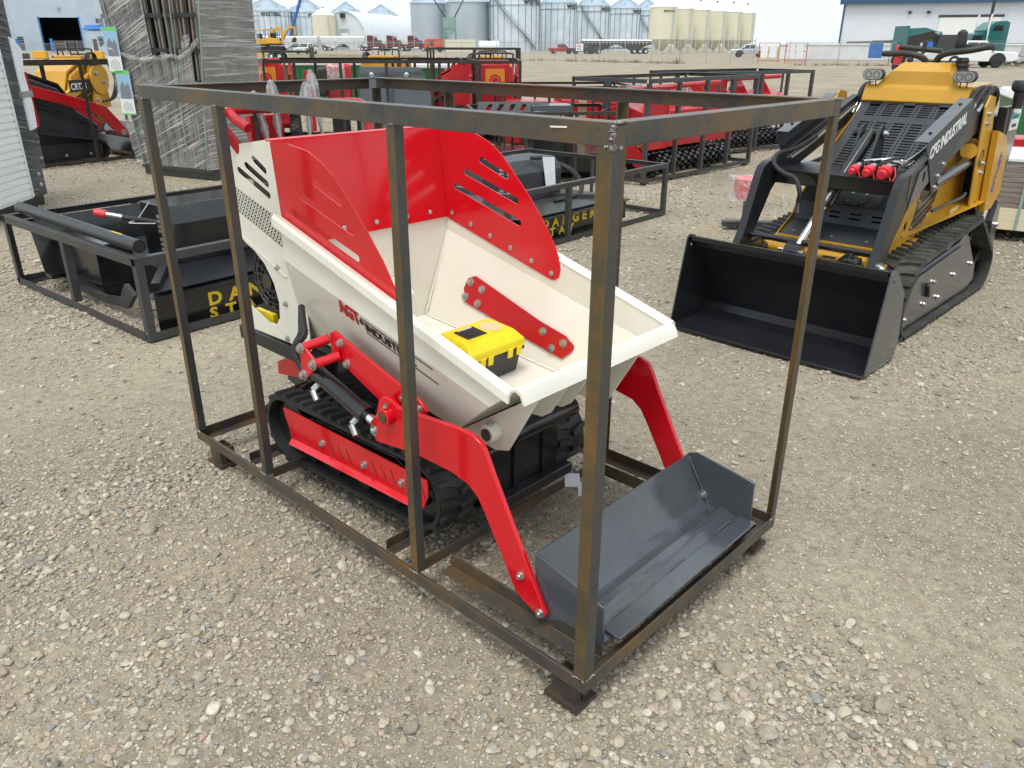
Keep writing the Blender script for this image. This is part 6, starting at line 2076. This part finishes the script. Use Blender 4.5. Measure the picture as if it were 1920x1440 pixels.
# arched shed
qs = thing('arched_shed', 'white steel arched shed with roll door in its end wall', 'shed', (-55.8, 284, 0), R(-12.5))
arc = [(8.0 * math.cos(PI * k / 24), 11.4 * math.sin(PI * k / 24) ** .9) for k in range(25)]
ends = MB().prism([(x, z) for x, z in arc], 'xz', 0, .3).build('end_wall', 'quon', qs)
ar = MB()
arc2 = [(x * 1.02, z * 1.02) for x, z in arc]
ar.add([(x, y, z) for y in (-.4, 60) for x, z in arc2], [(k, k + 1, k + 26, k + 25) for k in range(24)])
ar.build('arch_roof', 'quon', qs, smooth=40, solid=.2)
MB().box(-1.6, 1.6, -.06, -.01, .0, 6.4).build('door_frame', 'galvr', ends)
MB().box(-1.3, 1.3, -.12, -.07, 2.8, 5.1).build('roll_door', 'binwhite', ends)
MB().box(-1.3, 1.3, -.12, -.07, .8, 2.75).build('door_opening', 'dark', ends)
MB().box(-.9, .6, -.9, -.02, 9.6, 11.0).build('vent_fan', 'steelblk', ends)

# blue auger
au = thing('grain_auger', 'tall blue grain auger reaching up between the silos', 'auger', (-69.4, 262, 0), 0)
q0, q1 = Vector((0, 0, 1.0)), Vector((7.2, 0, 18.5))
MB().cyl(q0, q1, .42, 10).build('tube', 'augb', au)
for k in range(9):
    p = q0.lerp(q1, k / 9)
    MB().beam(p + Vector((-.5, 0, .45)), q0.lerp(q1, (k + .6) / 9) + Vector((-.1, 0, .6)), .12, .12).build('truss_bar', 'augb', au)
MB().beam((1.8, 0, 5), (3.8, 0, 0), .2, .2).build('leg', 'augb', au)
MB().beam((-4.2, -1, 6.3), (-1.8, -1, 3.2), .5, .5).build('intake_arm', 'augb', au)
MB().cyl((3.2, -.3, .5), (3.2, .3, .5), .5, 14).build('wheel', 'rub', au)
# sage hopper tower
sg = thing('loading_hopper', 'sage green loading hopper on legs between two smooth silos', 'hopper', (-16.7, 226, 0), 0)
MB().box(-1.6, 1.6, -1.5, 1.5, 5.6, 8.2).prism([(-1.6, 5.6), (1.6, 5.6), (.4, 4.1), (-.4, 4.1)], 'xz', -1.4, 1.4).build('bin', 'sage', sg)
for x in (-1.5, 1.5):
    for y in (-1.4, 1.4):
        MB().box(x - .12, x + .12, y - .12, y + .12, 0, 5.6).build('leg', 'sage', sg)
    MB().beam((x, -1.4, .5), (-x, -1.4, 4.8), .15, .15).build('brace', 'sage', sg)
for x in (-1.0, 1.3):
    MB().cyl((x, 0, 8.2), (x * 4.2 - 1, 3, 14), .16, 8).build('feed_pipe', 'steelblk', sg)

# vehicles far off
semi('left of three parked maroon highway trucks', (-36.6, 228), R(-14), 'maroon')
semi('middle of three parked maroon highway trucks', (-31.4, 228), R(-14), 'maroon')
semi('right of three parked maroon highway trucks', (-25.8, 228), R(-14), 'maroon')
grain_trailer('white grain trailer nearest the maroon trucks', (-52.2, 233), R(-3), 12.0, 'alu', 2, 'tarp', 3.4)
grain_trailer('white grain trailer behind the parked white pickup', (-65.2, 234), R(-3), 12.0, 'alu', 2, 'tarp', 3.4)
grain_trailer('leftmost white grain trailer by the yellow excavator', (-78.2, 235), R(-3), 12.0, 'alu', 2, 'tarp', 3.4)
grain_trailer('long black grain trailer with white tarp before the silos', (14.2, 176), R(2), 14.2, 'steelblk', 2, 'tarp', 2.45, True)
pickup('white pickup parked on the track left of the maroon trucks', (-36.5, 150), R(-105), 'whitep')
pickup('red pickup with its nose to the right before the silos', (10.0, 173), R(4), 'redv')
pickup('dark pickup between the red pickup and the black trailer', (14.4, 172), R(4), 'darkp')
pickup('silver pickup half hidden by the orange sign frames', (36.2, 131), R(172), 'silverp')
rm = thing('farm_machine', 'brick red farm machine right of the maroon trucks', 'farm machine', (-20.8, 200, 0), R(3))
MB().prism([(0, .6), (0, 2.4), (.6, 2.9), (4.2, 2.9), (4.6, 1.2), (4.2, .6)], 'xz', -1.2, 1.2).build('body', 'orangep', rm, bevel=.08)
MB().box(1.0, 2.2, -1.25, -1.2, 1.4, 2.5).build('panel', 'maroon', rm)
for x in (.9, 3.6):
    MB().cyl((x, -1.3, .6), (x, -.9, .6), .6, 18).build('wheel', 'rub', rm)
ct = thing('shipping_container', 'cream container beside the brick red farm machine', 'container', (-15.2, 191, 0), 0)
MB().box(0, 6.8, 0, 2.4, .1, 2.7).build('shell', 'bincream', ct)
for k in range(18):
    MB().box(.15 + k * .37, .32 + k * .37, -.04, -.001, .3, 2.6).build('corrugation', 'bincream', ct)
wt = thing('liquid_tank', 'white horizontal tank in front of the cream container', 'tank', (-7.6, 186, 0), 0)
MB().cyl((0, 0, 1.3), (4.6, 0, 1.3), 1.15, 24).build('tank', 'whitep', wt, bevel=.1)
for x in (.8, 3.6):
    MB().box(x, x + .3, -.9, .9, 0, .5).build('saddle', 'steelgrey', wt)
MB().cyl((2.3, 0, 2.4), (2.3, 0, 2.8), .3, 12).build('hatch', 'steelgrey', wt)

# excavators and trailer, left of centre
def excavator(label, o, ang, m, s=1.0, canopy=True):
    t = thing('mini_excavator', label, 'excavator', (o[0], o[1], o[2] if len(o) > 2 else 0), ang)
    t.scale = (s, s, s)
    for y in (-.75, .45):
        tr = MB()
        pth = belt_path([(-.75, .25, .24), (.75, .25, .24)], .08)
        tr.add([(a, yy, b_) for a, b_, _, _ in pth for yy in (y, y + .3)], [(2 * i, 2 * i + 1, (2 * i + 3) % (2 * len(pth)), (2 * i + 2) % (2 * len(pth))) for i in range(len(pth))])
        tr.prism([(a, b_) for a, b_, _, _ in pth], 'xz', y + .02, y + .28)
        tr.build('track', 'rub', t)
    MB().box(-.9, .9, -.65, .65, .55, .75).build('turntable', 'steelblk', t)
    hs_ = MB().prism([(-1.1, .75), (-1.15, 1.25), (-.7, 1.45), (.2, 1.35), (.6, .95), (.6, .75)], 'xz', -.65, .65).build('house', m, t, bevel=.05)
    MB().box(-.45, .15, -.3, .3, 1.35, 1.95).build('seat', 'blks', t, bevel=.05)
    for x in (-.65, .45):
        for y in (-.55, .55):
            MB().box(x - .03, x + .03, y - .03, y + .03, 1.0, 2.35).build('canopy_post', 'steelblk', t)
    MB().box(-.85, .65, -.68, .68, 2.35, 2.45).build('canopy', m, t, bevel=.04)
    MB().prism([(.6, .9), (.85, .85), (1.35, 2.0), (2.0, 2.55), (2.55, 2.45), (2.55, 2.62), (1.95, 2.80), (1.15, 2.2)], 'xz', -.10, .10).build('boom', m, t, bevel=.02)
    MB().prism([(2.40, 2.65), (2.62, 2.6), (2.50, 1.4), (2.38, 1.4)], 'xz', -.08, .08).build('stick', m, t)
    MB().prism([(2.25, 1.45), (2.6, 1.4), (2.5, .95), (2.1, .9), (2.05, 1.1)], 'xz', -.25, .25).build('bucket', 'steelblk', t)
    MB().cyl((1.0, 0, 1.2), (1.75, 0, 2.35), .06, 8).build('boom_cylinder', 'zincy', t)
    return t
fbt = thing('flatbed_trailer', 'dark flatbed trailer under the yellow excavator', 'trailer', (-29.6, 97, 0), R(2))
MB().box(-.6, 6.6, -1.1, 1.1, .75, 1.0).build('deck', 'steelblk', fbt)
MB().box(6.5, 6.62, -1.1, 1.1, -.05, 1.35).build('ramp_post', 'steelblk', fbt)
MB().box(.2, 1.2, -1.15, -.8, .2, .74).build('tool_chest', 'excy', fbt)
for x in (2.2, 3.1):
    for y in (-1.0, 1.0):
        wheel(fbt, x, y, .38, .24)
excavator('yellow mini excavator with raised boom on the dark flatbed trailer', (-27.0, 97, 1.0), R(3), 'excy', .92)
excavator('small excavator with dark canopy left of the yellow one', (-29.3, 99.5, .9), R(8), 'excy', .95)
excavator('teal mini excavator parked before the pale blue workshop', (-89.0, 190), R(200), 'teal', 1.15)

# chain-link fence: every post is a part
def fence(label, pts_, gate=False, hh=1.9, step=3.1, barb=True):
    t = thing('chain_link_fence', label, 'fence', (pts_[0][0], pts_[0][1], 0), 0)
    o = Vector((pts_[0][0], pts_[0][1], 0))
    for (a, b_) in zip(pts_[:-1], pts_[1:]):
        A, Bv = Vector((a[0], a[1], 0)) - o, Vector((b_[0], b_[1], 0)) - o
        n = max(1, int((Bv - A).length / step))
        for k in range(n + 1):
            p = A.lerp(Bv, k / n)
            MB().cyl(p + Vector((0, 0, -.1)), p + Vector((0, 0, hh + .05)), .035, 6).build('post', 'fence', t)
            if barb:
                MB().beam(p + Vector((0, 0, hh)), p + Vector((.18, .1, hh + .32)), .03, .03).build('barb_arm', 'fence', t)
        MB().cyl(A + Vector((0, 0, hh)), Bv + Vector((0, 0, hh)), .028, 6).build('top_rail', 'fence', t)
        MB().add([A + Vector((0, 0, .05)), Bv + Vector((0, 0, .05)), Bv + Vector((0, 0, hh)), A + Vector((0, 0, hh))], [(0, 1, 2, 3)]).build('chain_mesh', 'chain', t)
        if barb:
            for zz in (.12, .24):
                MB().cyl(A + Vector((.1, .05, hh + zz)), Bv + Vector((.1, .05, hh + zz)), .008, 4).build('wire', 'fence', t)
    return t
fence('long chain-link fence running in front of the silos', [(-84, 156), (-52, 138), (-20, 121), (7, 94.5), (16.5, 84)])
fence('chain-link gate section between the silos and the sign frames', [(16.7, 83.8), (24.0, 84.5)], step=2.4, hh=2.1)
fence('chain-link fence right of the sign frames behind the loader', [(25.5, 78.5), (34.5, 77.8), (47, 77.0)], step=3.2)
fence('chain-link fence section at the right edge by the teal truck', [(42.6, 70.5), (52, 69)], step=2.2, hh=2.6, barb=False)
ntc = thing('notice_board', 'white notice with orange edge fixed to the fence below the widest silo', 'notice', (7.0, 94.2, 0), -.75)
MB().box(0, 1.0, -.06, -.03, 1.05, 1.80).build('board', 'wht', ntc)
MB().box(0, 1.0, -.065, -.031, 1.802, 1.90).build('header', 'orangep', ntc)
for k in range(4):
    MB().box(.15, .85 - .15 * (k % 2), -.064, -.0605, 1.15 + k * .15, 1.20 + k * .15).build('print_line', 'steelgrey', ntc)
for i, (x, y, w_) in enumerate(((26.6, 92.0, 2.2), (29.5, 92.0, 2.3))):
    sf = thing('sign_frame', ['left orange sign frame with white notices by the silver pickup', 'right orange sign frame with white notices by the silver pickup'][i], 'sign', (x, y, 0), 0)
    for a in (0, w_):
        MB().box(a - .04, a + .04, -.04, .04, 0, 1.95).build('post', 'orangep', sf)
    for z in (.12, 1.05, 1.88):
        MB().box(.04, w_ - .04, -.03, .03, z, z + .07).build('rail', 'orangep', sf)
    for a in (.2, 1.15):
        MB().box(a, a + .75, -.05, -.032, .45, 1.8).build('notice', 'wht', sf)
# berm, right of the gate
bm_ = thing('white_wall', 'long low white wall with pipes lying on top behind the fence', 'wall', (36.5, 110, 0), R(-24))
MB().box(-2, 45, 0, 2.0, 0, 1.75).build('wall', 'concrete', bm_, bevel=.05)
MB().box(-2.1, 45.1, -.1, 2.1, 1.751, 1.9).build('cap', 'binwhite', bm_)
for k in range(4):
    MB().cyl((6 + k * 3.0, .5 + k * .3, 2.05 + .1 * k), (12 + k * 3.5, .7, 2.10 + .1 * k), .13, 8).build('pipe', 'steelblk' if k < 3 else 'wood', bm_)
MB().beam((11, .6, 2.1), (12.2, .6, 3.0), .15, .15).beam((12.2, .6, 3.0), (12.6, .6, 2.2), .15, .15).build('scrap_frame', 'steelblk', bm_)

# buildings
rb = thing('warehouse', 'long white warehouse with dark blue roof edge at the upper right', 'building', (46.2, 121, 0), R(-24))
rw = MB().box(0, 60, 0, 25, 0, 7.0).build('wall', 'whitebld', rb)
for k in range(64):
    MB().box(.3 + k * .9, .38 + k * .9, -.035, -.001, .2, 6.9).build('cladding_rib', 'whitebld', rw)
MB().prism([(-.8, 6.9), (-.8, 7.5), (12.5, 10.0), (25.8, 7.5), (25.8, 6.9), (12.5, 9.3)], 'yz', -.6, 60.6).build('roof', 'blueroof', rb)
MB().box(-.12, .12, -.12, .12, 0, 6.9).build('corner_trim', 'blueroof', rb)
dr = MB().box(12.2, 19.5, -.10, -.04, 0, 5.2).build('roll_door', 'binwhite', rw)
MB().box(12.0, 19.7, -.14, -.05, 5.2, 5.5).build('door_trim', 'steelgrey', rw)
for x in (8.2, 10.5):
    MB().box(x, x + .4, -.35, -.05, 5.7, 6.0).build('wall_lamp', 'steelblk', rw)
lb = thing('workshop', 'pale blue metal workshop with open dark doorway at the upper left', 'building', (-121, 201, 0), R(0))
lw = MB()
D0, D1, DT = 10.3, 19.6, 7.2
lw.box(0, D0, 0, .4, 0, 13).box(D1, 36, 0, .4, 0, 13).box(D0, D1, 0, .4, DT, 13)
lw = lw.build('front_wall', 'bluebld', lb)
MB().box(.2, 35.8, 13.5, 14, 0, 12).box(0, .2, .4, 13.5, 0, 12).box(35.8, 36, .4, 13.5, 0, 12).build('back_walls', 'dark', lb)
MB().box(-.4, 36.4, -.5, 14.3, 13.01, 13.4).build('roof', 'blueroof', lb)
MB().box(.3, 35.7, .5, 13.4, .01, .05).build('floor', 'dark', lb)
for k in range(60):
    x = .3 + k * .6
    if x > D0 - .2 and x < D1 + .2:
        continue
    MB().box(x, x + .06, -.03, -.001, .1, 12.9).build('cladding_rib', 'bluebld', lw)
for x in (D0 - .15, D1):
    MB().box(x, x + .25, -.10, -.005, 0, DT + .2).build('door_jamb', 'bluetrim', lw)
MB().box(15.2, 15.9, -.4, -.02, 9.0, 9.5).build('wall_lamp', 'lens', lw)
for k in range(4):
    MB().box(11.5 + k * 2, 12.8 + k * 2, 5, 6.5, .05, 1.8 + .5 * (k % 2)).build('workbench', 'steelgrey', lb)
MB().sheet([(21.2, -2.2, 4.6), (27, -2.2, 4.6), (27, 0, 5.5), (21.2, 0, 5.5)], .12).build('awning', 'bluetrim', lb)
MB().box(21.6, 27, -2.0, -.05, 0, 4.4).build('porch', 'bluebld', lb)
MB().box(23.0, 24.0, -2.06, -2.01, .1, 2.6).build('porch_door', 'steelgrey', lb)
MB().box(24.6, 25.6, -2.07, -2.01, 1.5, 2.8).build('porch_window', 'glass', lb)
MB().box(24.2, 25.2, -1.2, -.02, 6.0, 7.0).build('air_unit', 'steelgrey', lb)
for k in range(7):
    MB().box(1.2, 2.4, -3.0, -2.2, .2 + k * .42, .55 + k * .42).build('tyre_stack', 'rub', lb) if k < 6 else None
    MB().box(6.2, 7.2, -3.2, -2.4, .2 + k * .42, .55 + k * .42).build('crate_stack', 'blks', lb)
for (x, l) in ((-104.6, 'left blue bollard before the workshop door'), (-97.4, 'right blue bollard before the workshop door')):
    tag(MB().cyl((x, 180, -.05), (x, 180, 2.6), .3, 10).build('bollard', 'bluetrim'), l, 'bollard')
fence('pipe rail fence before the workshop', [(-120, 172), (-84, 160)], hh=1.6, step=6, barb=False)
tr_ = thing('implement_row', 'row of dark scrap and parts lying before the workshop', 'scrap', (-60, 98, 0), R(6))
for k in range(9):
    MB().box(k * 2.1, k * 2.1 + 1.5, 0, .8, 0, .35 + .25 * ((k * 7) % 3)).build('scrap_piece', ['steelblk', 'steelgrey', 'excy'][k % 3], tr_, bevel=.05)

# right: service truck, teal tractors, white pickup
pickup('white pickup with dark windows behind the yellow loader', (38.7, 71.4), R(-3), 'whitep', s=1.12)
semi('teal highway truck with sleeper behind the white pickup', (44.9, 82.5), R(178), 'teal', True)
sv = thing('service_truck', 'teal and dark service body with open panels left of the white pickup', 'truck', (35.0, 77.5, 0), R(2))
MB().box(-.6, 5.2, -1.2, 1.2, .95, 1.15).build('deck', 'whitep', sv)
MB().box(0, .2, -1.2, 1.2, 1.15, 3.3).build('head_board', 'teal', sv)
MB().prism([(.2, 1.15), (.2, 3.0), (1.9, 3.05), (2.9, 2.65), (2.6, 2.3), (1.5, 2.0), (1.4, 1.15)], 'xz', -1.1, 1.1).build('engine_body', 'steelblk', sv, bevel=.06)
MB().prism([(.25, 2.4), (.25, 3.1), (1.7, 3.16), (2.95, 2.8), (2.2, 2.85)], 'xz', -1.14, 1.14).build('teal_cover', 'teal', sv)
MB().box(2.1, 2.6, -1.15, -.6, 1.3, 2.0).build('blue_drum', 'bluetrim', sv)
MB().prism([(2.9, 1.15), (3.2, 2.6), (5.0, 2.6), (5.2, 1.15)], 'xz', -1.1, 1.1).build('grey_cabinet', 'steelgrey', sv, bevel=.05)
for x in (.6, 4.2):
    for y in (-1.0, 1.0):
        wheel(sv, x, y, .48, .3)
tag(MB().box(33.2, 34.4, 79.2, 79.4, .6, 1.9).build('blue_panel', 'bluetrim'), 'small navy panel standing left of the service truck', 'panel')
tag(MB().box(46.9, 47.1, 84.9, 85.1, -.1, 9.0).build('light_pole', 'steelblk'), 'dark upright pole rising behind the teal sleeper truck', 'pole')
semi('dark highway truck front at the far right edge', (47.6, 73.6), R(182), 'maroon', False)

# dry weeds along the fence
wd = MB()
rg = random.Random(11)
def tuft(x, y, n, hh):
    for _ in range(n):
        a = rg.uniform(0, 2 * PI)
        r0 = rg.uniform(0, .5)
        p = Vector((x + r0 * math.cos(a), y + r0 * math.sin(a), 0))
        tip = p + Vector((rg.uniform(-.25, .25), rg.uniform(-.25, .25), rg.uniform(.4, 1) * hh))
        sd_ = Vector((rg.uniform(-.03, .03), rg.uniform(-.03, .03), 0))
        wd.add([p - sd_, p + sd_, tip], [(0, 1, 2)])
for (a, b_) in (((-84, 155), (-52, 137)), ((-52, 137), (-20, 120)), ((-20, 120), (7, 94)), ((7, 94), (16.5, 83.5)), ((25.5, 78.2), (47, 76.6))):
    for k in range(70):
        t = rg.random()
        tuft(a[0] + (b_[0] - a[0]) * t + rg.uniform(-1, 1), a[1] + (b_[1] - a[1]) * t - rg.uniform(0, 1.5), 10, rg.uniform(.15, .5))
tuft(16.2, 83.2, 40, .9)
tag(wd.build('dry_weeds', 'grass', smooth=0), 'dry weeds along the foot of the fences', 'weeds', kind='stuff')
# low grassy strip left of centre
gs = MB()
gs.add([(-46, 126, -.01), (-14, 112, -.01), (-12, 122, .25), (-46, 140, .25)], [(0, 1, 2, 3)])
o = gs.build('verge', 'grass')
o['kind'] = 'structure'
